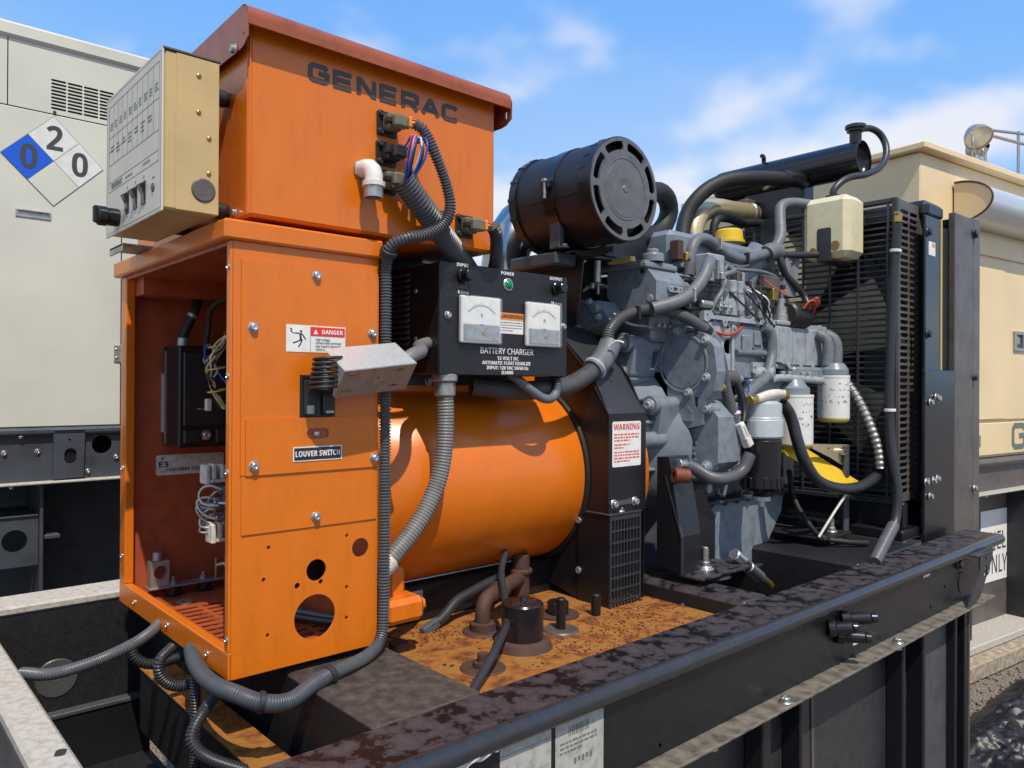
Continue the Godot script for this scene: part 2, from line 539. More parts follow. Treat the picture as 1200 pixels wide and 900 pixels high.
	mk("gravel", lin(0.32, 0.26, 0.21), 0.95, 0.0, noise(81, 0.06, [[0.0, grey(0.3)], [0.4, grey(0.6)], [0.6, grey(0.9)], [1.0, grey(1.0)]], 1024, 6), null, noise(82, 0.08, [], 512, 4, true), 1.2, 1.2)
	mk("timber", lin(0.50, 0.42, 0.30), 0.8, 0.0, noise(85, 0.02, [[0.0, grey(0.6)], [1.0, grey(1.0)]], 512, 6), null, grain, 2.0, 0.4)
	mk("bag", lin(0.012, 0.012, 0.014), 0.42, 0.0, null, null, noise(91, 0.02, [], 512, 4, true, FastNoiseLite.TYPE_CELLULAR), 5.0, 1.4)
	mk("lamp_glass", lin(0.5, 0.5, 0.45), 0.25, 0.3)
	mk("olive", lin(0.16, 0.15, 0.10), 0.5, 0.0, dusty, null, null, 10.0)
	mk("connector_black", lin(0.02, 0.02, 0.02), 0.45, 0.0, dusty, null, null, 10.0)
	mk("radiator_core", lin(0.012, 0.012, 0.014), 0.6)
	mk("tape_clear", lin(0.55, 0.55, 0.55), 0.2, 0.1)

# ---------------------------------------------------------------- scene
func _ready() -> void:
	# camera
	var cam := Camera3D.new()
	cam.name = "camera"
	cam.fov = 53.13
	cam.near = 0.05
	cam.far = 600.0
	cam.transform = Transform3D(Basis(Vector3.UP, deg_to_rad(-41.738)) * Basis(Vector3.RIGHT, deg_to_rad(0.181)) * Basis(Vector3.BACK, deg_to_rad(0.298)), V(-0.582, 1.5695, 1.469))
	add_child(cam)
	# sky
	var env := Environment.new()
	env.background_mode = Environment.BG_SKY
	var sky := Sky.new()
	var pan := PanoramaSkyMaterial.new()
	pan.panorama = sky_picture()
	sky.sky_material = pan
	env.sky = sky
	env.background_energy_multiplier = 1.0
	env.tonemap_mode = Environment.TONE_MAPPER_LINEAR
	env.tonemap_exposure = 1.0
	env.sdfgi_enabled = true
	env.ssao_enabled = true
	env.ssil_enabled = true
	var we := WorldEnvironment.new()
	we.name = "world"
	we.environment = env
	add_child(we)
	# sun
	var sun := DirectionalLight3D.new()
	sun.name = "sun"
	sun.light_energy = 1.42
	sun.light_color = Color(1.0, 0.95, 0.87)
	sun.light_angular_distance = 0.5
	sun.shadow_enabled = true
	add_child(sun)
	sun.look_at_from_position(V(-0.19, 0.85, 0.5) * 10.0, Vector3.ZERO, V(1, 0, 0))
	make_materials()
	build_ground()
	build_cream_unit()
	build_tan_unit()
	build_skid()
	build_cabinet()
	build_upper_box()
	build_controller()
	build_charger()
	build_alternator()
	build_engine()
	build_air_filter()
	build_radiator()
	build_hoses()
	build_yard()
	for o in find_children("*print*", "MeshInstance3D", true, false):
		o.set_meta("kind", "stuff")     # print too small to pick apart

func sky_picture() -> ImageTexture:
	var w := 1024
	var h := 512
	var im := Image.create(w, h, false, Image.FORMAT_RGBF)
	var f := FastNoiseLite.new()
	f.seed = 710
	f.frequency = 1.0
	f.fractal_octaves = 6
	f.fractal_gain = 0.56
	var f2 := FastNoiseLite.new()
	f2.seed = 1710
	f2.frequency = 0.6
	f2.fractal_octaves = 3
	for j in h:
		var el := PI / 2 - (j + 0.5) / h * PI
		var y := sin(el)
		for i in w:
			var az := ((i + 0.5) / w - 0.5) * TAU
			var d := V(sin(az) * cos(el), y, -cos(az) * cos(el))
			var c: Color
			if y > -0.02:
				var k := pow(clampf(1.0 - y, 0.0, 1.0), 2.6)
				c = Color(0.12, 0.37, 0.95).lerp(Color(0.46, 0.78, 1.04), k)
				# cloud sheet about 1.5 km up, seen in perspective
				var q := V(d.x, 0, d.z) / (maxf(y, 0.0) + 0.22)
				var n1 := f.get_noise_3d(q.x * 1.25 + 3.0, q.z * 1.25, 0.4) * 0.5 + 0.5
				var n2 := f2.get_noise_3d(q.x * 0.8, q.z * 0.8, 7.3) * 0.5 + 0.5
				var a := smoothstep(0.50, 0.69, n1 * 0.7 + n2 * 0.42)
				var thin := smoothstep(0.4, 0.8, n2) * 0.22
				a = clampf(a * 0.9 + thin, 0.0, 0.95) * smoothstep(-0.02, 0.1, y)
				c = c.lerp(Color(0.92, 0.93, 0.99).lerp(Color(0.72, 0.76, 0.88), clampf(n1 * 1.6 - 0.75, 0.0, 0.5)), a)
			else:
				c = Color(0.20, 0.18, 0.16)
			im.set_pixel(i, j, c)
	return ImageTexture.create_from_image(im)

func build_ground() -> void:
	var g := m()
	g.quad(V(-150, -0.04, -150), V(150, -0.04, -150), V(150, -0.04, 150), V(-150, -0.04, 150), Vector3.UP)
	struct(g, "ground", mats.gravel)
	# loose stones beside the tan unit, where the ground shows
	var rng := RandomNumberGenerator.new()
	rng.seed = 5
	var st := m()
	for i in 1500:
		var p := V(rng.randf_range(2.9, 6.0), -0.04, rng.randf_range(-0.05, 1.0))
		var r := rng.randf_range(0.006, 0.017)
		var xf := Transform3D(Basis.from_euler(V(rng.randf() * 0.5, rng.randf() * TAU, rng.randf() * 0.5)) * Basis.from_scale(V(1, 0.6, rng.randf_range(0.7, 1.3))), p + V(0, r * 0.2, 0))
		st.lathe([Vector2(0, -r), Vector2(r * 0.8, -r * 0.5), Vector2(r, 0.1 * r), Vector2(r * 0.6, r * 0.8), Vector2(0, r)], xf, 6)
	var so := struct(st, "gravel_stones", mats.gravel)
	so.set_meta("kind", "stuff")
	so.set_meta("label", "loose gravel stones lying on the bare ground beside the tan unit")

# the cream enclosure behind on the left, its wall in the plane z = -2
func build_cream_unit() -> void:
	var z := -2.0
	thing("generator_enclosure", "large cream generator enclosure with hazard diamond, standing behind the orange cabinet at left", "enclosure", V(-0.6, 0, -2.8))
	# wall with the vent openings cut out
	var holes := []
	for c in 4:
		for r in 9:
			var x0 := 0.071 + c * 0.0577
			var y0 := 2.655 + r * 0.0138
			holes.append(rect(x0, y0, x0 + 0.0525, y0 + 0.0085, 0.003, 2))
	var wall := m()
	wall.plate(rect(-0.072, 2.637, 0.9, 2.9), holes, 0.004, face_z(0, 0, z))
	part(wall, "upper_wall_panel", mats.cream)
	part(m().plate(rect(-3.5, 2.637, -0.076, 2.9), [], 0.004, face_z(0, 0, z)), "upper_wall_panel", mats.cream)
	part(m().box(V(-3.5, 1.402, z - 0.01), V(0.3295, 2.633, z), 0.003), "door_panel", mats.cream)
	part(m().box(V(0.3335, 1.402, z - 0.01), V(0.9, 2.633, z), 0.003), "door_panel", mats.cream)
	part(m().box(V(-3.5, 1.40, z - 1.5), V(0.895, 2.88, z - 0.012)), "body", mats.black)
	var roof := m()
	roof.box(V(-3.55, 2.895, z - 1.55), V(0.95, 2.955, z + 0.014), 0.01)
	part(roof, "roof", mats.cream)
	var hg := m()
	hg.box(V(0.303, 1.663, z + 0.001), V(0.362, 1.732, z + 0.006), 0.002)
	hg.cyl(V(0.3315, 1.66, z + 0.008), V(0.3315, 1.735, z + 0.008), 0.006, 10)
	var hp := part(hg, "hinge", mats.dull_zinc)
	screw(V(0.312, 1.68, z + 0.006), V(0, 0, 1), 0.005, mats.zinc, hp)
	screw(V(0.312, 1.715, z + 0.006), V(0, 0, 1), 0.005, mats.zinc, hp)
	var hd := m()
	hd.box(V(-0.046, 2.213, z + 0.001), V(0.074, 2.243, z + 0.004), 0.002)
	hd.box(V(-0.04, 2.236, z + 0.004), V(0.068, 2.243, z + 0.012), 0.002)
	part(hd, "door_handle", mats.dull_zinc)
	part(m().cyl(V(0.083, 2.643, z), V(0.083, 2.643, z + 0.004), 0.006, 10), "bolt", mats.dark_steel)
	# hazard diamond: four squares on their corners
	var ctr := Vector2(0.081, 2.449)
	var s := 0.0885
	var nums := {"left": "0", "top": "2", "right": "0"}
	for k in [["left", Vector2(-s, 0), mats.blue], ["top", Vector2(0, s), mats.white_paint], ["right", Vector2(s, 0), mats.white_paint], ["bottom", Vector2(0, -s), mats.cream]]:
		var c: Vector2 = ctr + k[1]
		var e := s - 0.0015
		var q := m()
		q.plate(poly([c.x - e, c.y, c.x, c.y - e, c.x + e, c.y, c.x, c.y + e]), [], 0.0012, face_z(0, 0, z + 0.0032))
		var o := part(q, "hazard_square", k[2])
		if nums.has(k[0]):
			text("hazard_number", nums[k[0]], 0.094, face_z(c.x + 0.002, c.y, z + 0.0037), mats.ink_letter, 0.9, 700, o)
	var lines := m()
	for a in [[Vector2(-0.89, 0.89), Vector2(0.89, -0.89)], [Vector2(-0.89, -0.89), Vector2(0.89, 0.89)]]:
		var p0: Vector2 = ctr + a[0] * s
		var p1: Vector2 = ctr + a[1] * s
		var nn := (p1 - p0).normalized().orthogonal() * 0.0015
		lines.plate(PackedVector2Array([p0 - nn, p1 - nn, p1 + nn, p0 + nn]), [], 0.0005, face_z(0, 0, z + 0.0026))
	for a in [[Vector2(0, 2), Vector2(2, 0)], [Vector2(2, 0), Vector2(0, -2)], [Vector2(0, -2), Vector2(-2, 0)], [Vector2(-2, 0), Vector2(0, 2)]]:
		var p0: Vector2 = ctr + a[0] * s
		var p1: Vector2 = ctr + a[1] * s
		var nn := (p1 - p0).normalized().orthogonal() * 0.0009
		lines.plate(PackedVector2Array([p0 - nn, p1 - nn, p1 + nn, p0 + nn]), [], 0.0004, face_z(0, 0, z + 0.0022))
	part(lines, "hazard_border", mats.ink_soft)

	# the dark base under it
	thing("enclosure_base", "dark steel base frame with bolted bracket below the cream enclosure", "base frame", V(-0.6, 0, -2.8))
	part(m().box(V(-3.5, 1.372, z - 0.2), V(0.9, 1.399, z + 0.045), 0.008), "top_flange", mats.far_steel)
	part(m().plate(rect(-3.5, 1.19, 0.9, 1.372), [disc(0.256, 1.325, 0.037)], 0.008, face_z(0, 0, z + 0.02)), "rail_web", mats.far_steel)
	part(m().box(V(-3.5, 1.182, z - 0.1), V(0.9, 1.192, z + 0.06), 0.003), "ledge", mats.pale_top)
	var br := m()
	br.plate(poly([0.078, 1.196, 0.186, 1.2, 0.19, 1.39, 0.08, 1.39]), [rect(0.117, 1.256, 0.160, 1.316, 0.02), disc(0.135, 1.35, 0.005, 10)], 0.006, face_z(0, 0, z + 0.042))
	br.box(V(0.08, 1.386, z), V(0.19, 1.3925, z + 0.05), 0.003)
	part(br, "bracket", mats.far_steel)
	part(m().box(V(0.08, 1.2, z + 0.0215), V(0.19, 1.37, z + 0.03)), "bracket_pocket", mats.black)
	for p in [[-0.08, 1.307], [0.03, 1.308], [0.205, 1.22], [0.309, 1.272]]:
		bolt(V(p[0], p[1], z + 0.021), V(0, 0, 1), 0.0085, mats.zinc)
	bolt(V(-0.028, 1.37, z + 0.03), V(0, -1, 0), 0.009, mats.dull_zinc)
	bolt(V(-0.057, 1.18, z + 0.03), V(0, -1, 0), 0.009, mats.zinc)
	part(m().box(V(-3.5, 1.20, z - 0.15), V(0.9, 1.371, z - 0.10)), "inner_web", mats.black)
	part(m().box(V(-3.5, 0, z - 0.6), V(0.9, 1.18, z - 0.30)), "tank_wall", mats.far_steel)
	part(m().box(V(-3.5, 1.10, z - 0.30), V(0.9, 1.18, z - 0.27)), "tank_lip", mats.far_steel)
	part(m().box(V(0.043, 0.3, z - 0.29), V(0.055, 1.18, z), 0.002), "post", mats.far_steel)
	var gp := m()
	gp.plate(rect(-0.3, 0.86, 0.041, 1.052), [disc(-0.038, 0.962, 0.043)], 0.008, face_z(0, 0, z - 0.02))
	gp.box(V(-0.3, 1.052, z - 0.29), V(0.041, 1.06, z - 0.012), 0.002)
	part(gp, "gusset", mats.far_steel)
	part(m().box(V(0.058, 0.955, z - 0.29), V(0.118, 0.972, z - 0.02), 0.003), "lug", mats.far_steel)

# the tan enclosure beyond the radiator, turned a little towards the viewer
func build_tan_unit() -> void:
	var a := deg_to_rad(-7.3)
	var X := Transform3D(Basis(Vector3.UP, a), V(3.9, 0, -0.2))     # local x along its wall, local z out of it
	thing("tan_enclosure", "tan generator enclosure with grey roll hood standing beyond the radiator", "enclosure", V(3.9, 0, -0.2))
	part(m().box(V(0.02, 1.15, -1.68), V(6.0, 2.88, 0.0), 0.006, X), "body", mats.far_tan)
	part(m().box(V(-0.02, 2.882, -1.74), V(6.05, 2.925, 0.05), 0.008, X), "roof", mats.far_tan)
	for p in [[0.06, 1.378, 6.0, 2.368], [0.06, 1.165, 6.0, 1.362]]:
		part(m().box(V(p[0], p[1], 0.001), V(p[2], p[3], 0.012), 0.004, X), "wall_panel", mats.far_tan)
	part(m().box(V(0.06, 2.378, 0.001), V(6.0, 2.50, 0.010), 0.004, X), "wall_panel", mats.far_tan)
	part(m().box(V(0.10, 1.385, 0.0125), V(1.0, 2.36, 0.016), 0.003, X), "door_panel", mats.far_tan)
	# roll hood: half round sheet with an end plate
	var hood := m()
	var pr := []
	for i in 13:
		var t := PI / 2 - PI * i / 12.0
		pr.append(V(0, 2.64 + sin(t) * 0.115, cos(t) * 0.20))
	for i in 12:
		var p0: Vector3 = pr[i]
		var p1: Vector3 = pr[i + 1]
		var n0 := V(0, (p0.y - 2.64) / 0.115, p0.z / 0.2).normalized()
		var n1 := V(0, (p1.y - 2.64) / 0.115, p1.z / 0.2).normalized()
		hood.quad4(X * (p0 + V(0.38, 0, 0.01)), X * (p1 + V(0.38, 0, 0.01)), X * (p1 + V(6, 0, 0.01)), X * (p0 + V(6, 0, 0.01)), X.basis * n0, X.basis * n1, X.basis * n1, X.basis * n0)
	part(hood, "roll_hood", mats.galvanised)
	var ep := m()
	var ol := PackedVector2Array()
	for q in pr: ol.append(Vector2((q as Vector3).z + 0.01, (q as Vector3).y))
	ep.plate(ol, [], 0.006, X * face_nx(0.375, 0, 0))
	part(ep, "hood_end", mats.far_tan)
	var rim := m()
	var rp := []
	for q in pr: rp.append(X * (V(0.372, 0, 0.012) + V(0, 2.64 + ((q as Vector3).y - 2.64) * 1.03, (q as Vector3).z * 1.03)))
	rim.tube(rp, 0.006, 6)
	part(rim, "hood_rim", mats.rust_pipe)
	var lt := m()
	lt.plate(rect(1.12, 1.81, 1.28, 1.935), [rect(1.15, 1.83, 1.24, 1.915)], 0.012, X * face_z(0, 0, 0.024))
	lt.box(V(1.16, 1.85, 0.013), V(1.2, 1.90, 0.02), 0.004, X)
	part(lt, "latch", mats.dull_zinc)
	part(m().box(V(1.151, 1.831, 0.0125), V(1.239, 1.914, 0.0135), 0.0, X), "latch_recess", mats.mid_steel)
	var g := m()
	strokes([poly([1.285, 1.315, 1.26, 1.337, 1.15, 1.337, 1.125, 1.315, 1.125, 1.225, 1.15, 1.203, 1.26, 1.203, 1.285, 1.225, 1.285, 1.272, 1.21, 1.272])], 0.035, X * face_z(0, 0, 0.0135), 0.001, g)
	strokes([poly([1.48, 1.337, 1.36, 1.337, 1.36, 1.203, 1.48, 1.203]), poly([1.36, 1.27, 1.46, 1.27])], 0.035, X * face_z(0, 0, 0.0135), 0.001, g)
	part(g, "lettering", mats.ink_soft)
	var dk := m()
	dk.box(V(0.66, 1.22, 0.0125), V(0.70, 1.29, 0.0135), 0.0, X)
	part(dk, "label_plate", mats.dull_zinc)

	thing("tan_unit_base", "taupe steel base frame of the tan enclosure on pale timbers", "base frame", V(3.9, 0, -0.2))
	part(m().box(V(0.0, 1.10, -1.6), V(6, 1.147, 0.05), 0.02, X), "top_rail", mats.taupe_steel)
	part(m().box(V(0.0, 0.95, -1.6), V(6, 1.10, 0.012), 0.004, X), "rail_web", mats.taupe_steel)
	part(m().box(V(0.0, 0.938, -0.1), V(6, 0.95, 0.075), 0.003, X), "ledge", mats.pale_top)
	part(m().box(V(0.0, 0.02, -1.5), V(6, 0.937, -0.08), 0.0, X), "tank_wall", mats.taupe_steel)
	for s in [0.50, 1.26, 1.38, 1.80, 2.2]:
		part(m().box(V(s, 0.05, -0.08), V(s + 0.02, 0.937, 0.05), 0.003, X), "post", mats.dark_steel)
	for s in [0.69, 1.25]:
		bolt(X * V(s, 0.936, 0.045), V(0, -1, 0), 0.012, mats.zinc)
	part(m().box(V(-0.6, 0.06, -0.1), V(5.0, 0.105, 0.12), 0.006, X), "foot_beam", mats.pale_top)
	var fs := part(m().box(V(0.90, 0.345, -0.079), V(1.255, 0.80, -0.075), 0.002, X), "fuel_sign", mats.paper)
	text("fuel_lettering", "FUEL", 0.115, X * face_z(1.095, 0.60, -0.0742), mats.ink_letter, 0.8, 400, fs)
	text("fuel_lettering", "ONLY", 0.115, X * face_z(1.095, 0.45, -0.0742), mats.ink_letter, 0.8, 400, fs)
	one(m().box(V(-0.8, -0.035, -0.2), V(6.0, 0.057, 0.20), 0.008, X), "timber_sleeper", mats.timber, "long pale timber sleeper on the gravel beneath the tan unit's base", "timber")
	# two flood lamps on the roof and a frame further back
	thing("flood_lamp", "pair of round floodlamps on a bracket on the roof of the tan enclosure", "lamp", V(7.6, 3.6, -1.0))
	var bar := m()
	bar.box(V(7.36, 3.69, -1.03), V(7.90, 3.735, -0.97), 0.01, Transform3D(Basis(), Vector3()))
	part(bar, "crossbar", mats.dull_zinc)
	part(m().box(V(7.60, 2.92, -1.02), V(7.64, 3.69, -0.98), 0.005), "post", mats.dull_zinc)
	for q in [[V(7.46, 3.935, -1.0), 0.125, V(-0.5, -0.75, 0.5)], [V(7.80, 3.90, -1.12), 0.095, V(0.5, -0.1, -0.8)]]:
		var d: Vector3 = (q[2] as Vector3).normalized()
		var sh := m()
		var r: float = q[1]
		sh.lathe([Vector2(0.03, -0.14), Vector2(r * 0.6, -0.10), Vector2(r * 0.9, -0.03), Vector2(r, 0.03), Vector2(r * 0.97, 0.03), Vector2(r * 0.85, -0.03), Vector2(0.02, -0.12)], M.axis(q[0], (q[0] as Vector3) + d), 24, true)
		var so := part(sh, "lamp_shade", mats.dull_zinc)
		part(m().lathe([Vector2(0, 0.045), Vector2(r * 0.6, 0.035), Vector2(r * 0.97, 0.015)], M.axis(q[0], (q[0] as Vector3) + d), 24, true), "lamp_lens", mats.lamp_glass, so)
		var yk := m()
		yk.tube([(q[0] as Vector3) + V(-r, -0.02, 0), (q[0] as Vector3) + V(-r * 1.05, -r * 0.8, 0), V((q[0] as Vector3).x, 3.73, -1.0), (q[0] as Vector3) + V(r * 1.05, -r * 0.8, 0), (q[0] as Vector3) + V(r, -0.02, 0)], 0.011, 8)
		part(yk, "lamp_yoke", mats.dull_zinc)
	thing("roof_frame", "thin grey tube frame standing behind the floodlamps", "frame", V(9.2, 2.9, -1.4))
	for l in [[V(9.0, 3.0, -1.4), V(9.0, 4.45, -1.4)], [V(9.0, 4.45, -1.4), V(10.6, 4.75, -1.4)], [V(9.0, 3.9, -1.4), V(10.6, 3.95, -1.4)], [V(9.0, 4.4, -1.4), V(9.9, 4.2, -0.8)], [V(10.2, 2.9, -1.4), V(10.2, 4.7, -1.4)]]:
		part(m().cyl(l[0], l[1], 0.018, 8), "tube", mats.dull_zinc)

# the black skid that carries the set
func build_skid() -> void:
	thing("skid_base", "black steel skid frame under the generator with wet dusty rail", "base frame", V(1.3, 0, -0.3))
	# near rail: top flange with openings edge, rolled lip, web, ledge
	part(m().box(V(-0.36, 0.955, 0.325), V(2.985, 0.98, 0.458), 0.004), "rail_top", mats.rail_top)
	var lip := m()
	lip.tube([V(-0.36, 0.9605, 0.458), V(1.3, 0.9605, 0.458), V(2.985, 0.9605, 0.458)], 0.0205, 18)
	part(lip, "rail_lip", mats.rail_lip)
	var web := m()
	web.plate(rect(-0.36, 0.78, 2.77, 0.956), [disc(2.40, 0.862, 0.008, 10), disc(2.27, 0.815, 0.007, 10), disc(0.757, 0.80, 0.006, 10)], 0.008, face_z(0, 0, 0.452))
	part(web, "rail_web", mats.rail_side)
	part(m().plate(poly([2.77, 0.905, 2.985, 0.955, 2.77, 0.956]), [], 0.008, face_z(0, 0, 0.452)), "rail_nose", mats.rail_side)
	part(m().box(V(-0.36, 0.772, 0.40), V(2.765, 0.78, 0.508), 0.002), "ledge", mats.ledge_top)
	for x in [0.45, 1.219, 1.905]:
		bolt(V(x, 0.78, 0.488), V(0, 1, 0), 0.013, mats.zinc)
	for x in [0.9, 1.905]:
		bolt(V(x, 0.772, 0.488), V(0, -1, 0), 0.012, mats.zinc)
	# end bracket with slotted plate
	var br := m()
	br.plate(poly([2.47, 0.775, 2.60, 0.80, 2.74, 0.93, 2.74, 0.975, 2.60, 0.955, 2.60, 0.90]), [disc(2.66, 0.935, 0.008, 10), rect(2.645, 0.865, 2.675, 0.91, 0.014)], 0.006, Transform3D(Basis(), V(0, 0, 0.505)))
	br.box(V(2.56, 0.952, 0.45), V(2.76, 0.958, 0.51), 0.002)
	part(br, "end_bracket", mats.dark_steel)
	var po := m()
	po.lathe([Vector2(0, 0), Vector2(0.042, 0), Vector2(0.042, 0.002), Vector2(0, 0.002)], M.axis(V(2.575, 0.85, 0.4525), V(2.575, 0.85, 1)), 20)
	part(po, "access_hole", mats.black)
	bolt(V(2.53, 0.925, 0.453), V(0, 0, 1), 0.016, mats.dark_steel)
	# inner flange, far rail and cross members
	part(m().box(V(-0.36, 0.75, 0.322), V(2.98, 0.955, 0.33)), "rail_inner_face", mats.black_rough)
	part(m().box(V(-0.36, 0.955, -1.06), V(2.98, 0.98, -0.925), 0.006), "far_rail_top", mats.pale_top)
	var fw := m()
	fw.plate(rect(-0.36, 0.66, 2.98, 0.955), [], 0.008, face_z(0, 0, -0.93))
	part(fw, "far_rail_web", mats.black_rough)
	var dp := m()
	dp.lathe([Vector2(0, 0.003), Vector2(0.050, 0.003), Vector2(0.053, 0), Vector2(0.0, 0)], M.axis(V(-0.108, 0.764, -0.93), V(-0.108, 0.764, 1)), 28)
	part(dp, "cover_disc", mats.mid_steel)
	var kd := m()
	kd.lathe([Vector2(0, 0.004), Vector2(0.016, 0.003), Vector2(0.018, 0)], M.axis(V(0.137, 0.705, -0.929), V(0.137, 0.705, 1)), 18)
	part(kd, "plug", mats.zinc)
	part(m().box(V(-0.345, 0.955, -1.0), V(-0.282, 0.981, 0.34), 0.006), "end_beam", mats.pale_top)
	part(m().box(V(-0.345, 0.6, -1.0), V(-0.335, 0.955, 0.34)), "end_beam_web", mats.mid_steel)
	part(m().plate(rect(-0.013, -0.008, 0.013, 0.008, 0.006), [], 0.001, face_y(-0.3, 0.9816, 0.075) * Transform3D(Basis(Vector3(0, 0, 1), 1.2), Vector3())), "slot", mats.ink)
	part(m().box(V(0.128, 0.80, -0.93), V(0.368, 0.9795, 0.326), 0.006), "cross_member", mats.plate_top)
	part(m().box(V(0.126, 0.55, -0.93), V(0.1285, 0.972, 0.326)), "cross_member_side", mats.black_rough)
	part(m().box(V(1.30, 0.70, -0.93), V(1.43, 0.9795, 0.326), 0.012), "cross_member", mats.rail_top)
	part(m().box(V(1.298, 0.70, -0.93), V(1.3005, 0.965, 0.326)), "cross_member_side", mats.black_rough)
	for p in [[0.905, 0.02], [0.93, 0.12], [0.90, 0.19]]:
		part(m().cyl(V(1.297, p[0], p[1]), V(1.2985, p[0], p[1]), 0.006, 10), "weld_hole", mats.dull_zinc)
	part(m().box(V(2.0, 0.80, -0.93), V(2.5, 0.9795, 0.326), 0.012), "cross_member", mats.black_rough)
	# floor pan and the low rusty beam in the left bay
	part(m().box(V(-0.33, 0.50, -0.93), V(0.126, 0.51, 0.322)), "bay_floor", mats.black_rough)
	part(m().box(V(-0.33, 0.664, -0.93), V(0.126, 0.676, -0.895), 0.002), "far_flange", mats.mid_steel)
	part(m().box(V(-0.33, 0.51, -0.92), V(0.126, 0.664, -0.90)), "bay_wall", mats.black)
	part(m().box(V(0.012, 0.70, -0.6), V(0.085, 0.852, 0.322), 0.002, Transform3D(Basis(), Vector3())), "low_beam_web", mats.black_rough)
	part(m().box(V(0.010, 0.852, -0.6), V(0.087, 0.858, 0.322), 0.002), "low_beam", mats.rust)
	# lower wall and posts below the ledge
	part(m().box(V(-0.36, 0.0, 0.385), V(2.70, 0.772, 0.40)), "side_wall", mats.dark_steel)
	for p in [[1.17, 1.21], [1.36, 1.375], [2.03, 2.05], [2.20, 2.222], [2.50, 2.52], [2.60, 2.622]]:
		part(m().box(V(p[0], 0.0, 0.40), V(p[1], 0.772, 0.455), 0.004), "post", mats.rail_side)
	part(m().box(V(2.225, 0.0, 0.401), V(2.50, 0.771, 0.425), 0.003), "access_panel", mats.mid_steel)
	part(m().box(V(2.625, 0.0, 0.402), V(2.70, 0.771, 0.43), 0.004), "corner_post", mats.rail_side)
	part(m().box(V(2.655, 0.0, 0.43), V(2.665, 0.76, 0.452), 0.002), "weld_strip", mats.taupe_steel)
	part(m().box(V(1.52, 0.1, 0.401), V(1.535, 0.74, 0.404), 0.001, Transform3D(Basis(Vector3(0, 0, 1), 0.03), V(0.02, -0.04, 0))), "scratch", mats.taupe_steel)
	part(m().box(V(2.69, 0.0, -1.0), V(2.70, 0.772, 0.40)), "end_wall", mats.dark_steel)
	# stickers on the rail
	var rng := RandomNumberGenerator.new()
	rng.seed = 3
	for k in [[0.301, 0.427], [0.438, 0.573]]:
		var o := part(m().box(V(k[0], 0.785, 0.4522), V(k[1], 0.9335, 0.453), 0.0003), "data_plate", mats.paper_grey)
		var b := m()
		var w: float = k[1] - k[0]
		if k[0] > 0.4:
			for i in 12:
				b.plate(rect(k[0] + 0.035 + i * 0.005, 0.905, k[0] + 0.0365 + i * 0.005 + rng.randf() * 0.002, 0.924), [], 0.0003, face_z(0, 0, 0.4534))
			print_rows(b, face_z(0, 0, 0.4534), k[0] + 0.012, k[0] + w - 0.02, 0.897, 3, 0.009, 0.004, rng)
			for i in 5:
				b.plate(rect(k[0] + 0.05 + i * 0.011, 0.848 + 0.003 * (i % 2), k[0] + 0.057 + i * 0.011, 0.860), [], 0.0003, face_z(0, 0, 0.4534))
		else:
			b.box(V(k[0] + 0.003, 0.918, 0.453), V(k[1] - 0.003, 0.919, 0.4533))
			b.box(V(k[0] + 0.003, 0.87, 0.453), V(k[1] - 0.003, 0.8707, 0.4533))
			print_rows(b, face_z(0, 0, 0.4534), k[0] + 0.03, k[1] - 0.03, 0.863, 1, 0.009, 0.005, rng)
		part(b, "print", mats.ink_soft, o)
	part(m().box(V(1.672, 0.812, 0.4522), V(1.712, 0.846, 0.453), 0.0002), "small_label", mats.paper)
	part(m().box(V(2.205, 0.925, 0.4522), V(2.26, 0.948, 0.453), 0.0002), "small_label", mats.paper)
	# crumpled foil tape and a dark label under it at the left
	var tp := m()
	var prev := []
	for i in 16:
		var x := 0.13 + i * 0.0107
		var y0 := 0.930 + i * 0.0005 + rng.randf_range(-0.003, 0.003)
		prev.append([V(x, y0, 0.459 + rng.randf() * 0.008), V(x, y0 + 0.012, 0.466 + rng.randf() * 0.010), V(x, y0 + 0.019 + rng.randf_range(0.0, 0.006), 0.470)])
	for i in 15:
		for k in 2:
			var a: Vector3 = prev[i][k]
			var b2: Vector3 = prev[i + 1][k]
			var c: Vector3 = prev[i + 1][k + 1]
			var d: Vector3 = prev[i][k + 1]
			tp.tri(a, b2, c, V(0, 0, 1), V(0, 0, 1), V(0, 0, 1))
			tp.tri(a, c, d, V(0, 0.3, 1).normalized(), V(0, 0.3, 1).normalized(), V(0, 0.3, 1).normalized())
	one(tp, "plastic_strip", mats.tape_clear, "crumpled clear plastic strip hanging on the lip of the black rail, bottom centre", "strip")

	# pressure sensors through the rail
	for k in [[V(1.60, 0.905, 0.452), V(1.65, 0.918, 0.535), "upper right black plug of the three on the skid rail, nearest the rolled lip"], [V(1.52, 0.895, 0.452), V(1.56, 0.905, 0.52), "stubby left black plug of the three on the skid rail"], [V(1.57, 0.865, 0.452), V(1.62, 0.865, 0.53), "lowest black plug of the three on the skid rail, just over the small white label"]]:
		var a: Vector3 = k[0]
		var b: Vector3 = k[1]
		thing("rail_plug", k[2], "plug", V(a.x, a.y - 0.02, a.z), "black plugs on the skid rail")
		part(m().cyl(a, a.lerp(b, 0.25), 0.023, 14, 0.003), "collar", mats.black)
		part(m().cyl(a.lerp(b, 0.25), a.lerp(b, 0.8), 0.0175, 14, 0.002), "barrel", mats.black)
		part(m().cyl(a.lerp(b, 0.8), b, 0.016, 14, 0.003, 0.014), "tip", mats.black_gloss)

	# the rusty fuel tank whose top shows between the cross members
	thing("fuel_tank", "fuel tank with rusty orange top between the skid rails", "tank", V(0.83, 0.5, -0.3))
	part(m().box(V(0.37, 0.5, -0.92), V(1.297, 0.93, 0.320), 0.004), "shell", mats.rust)
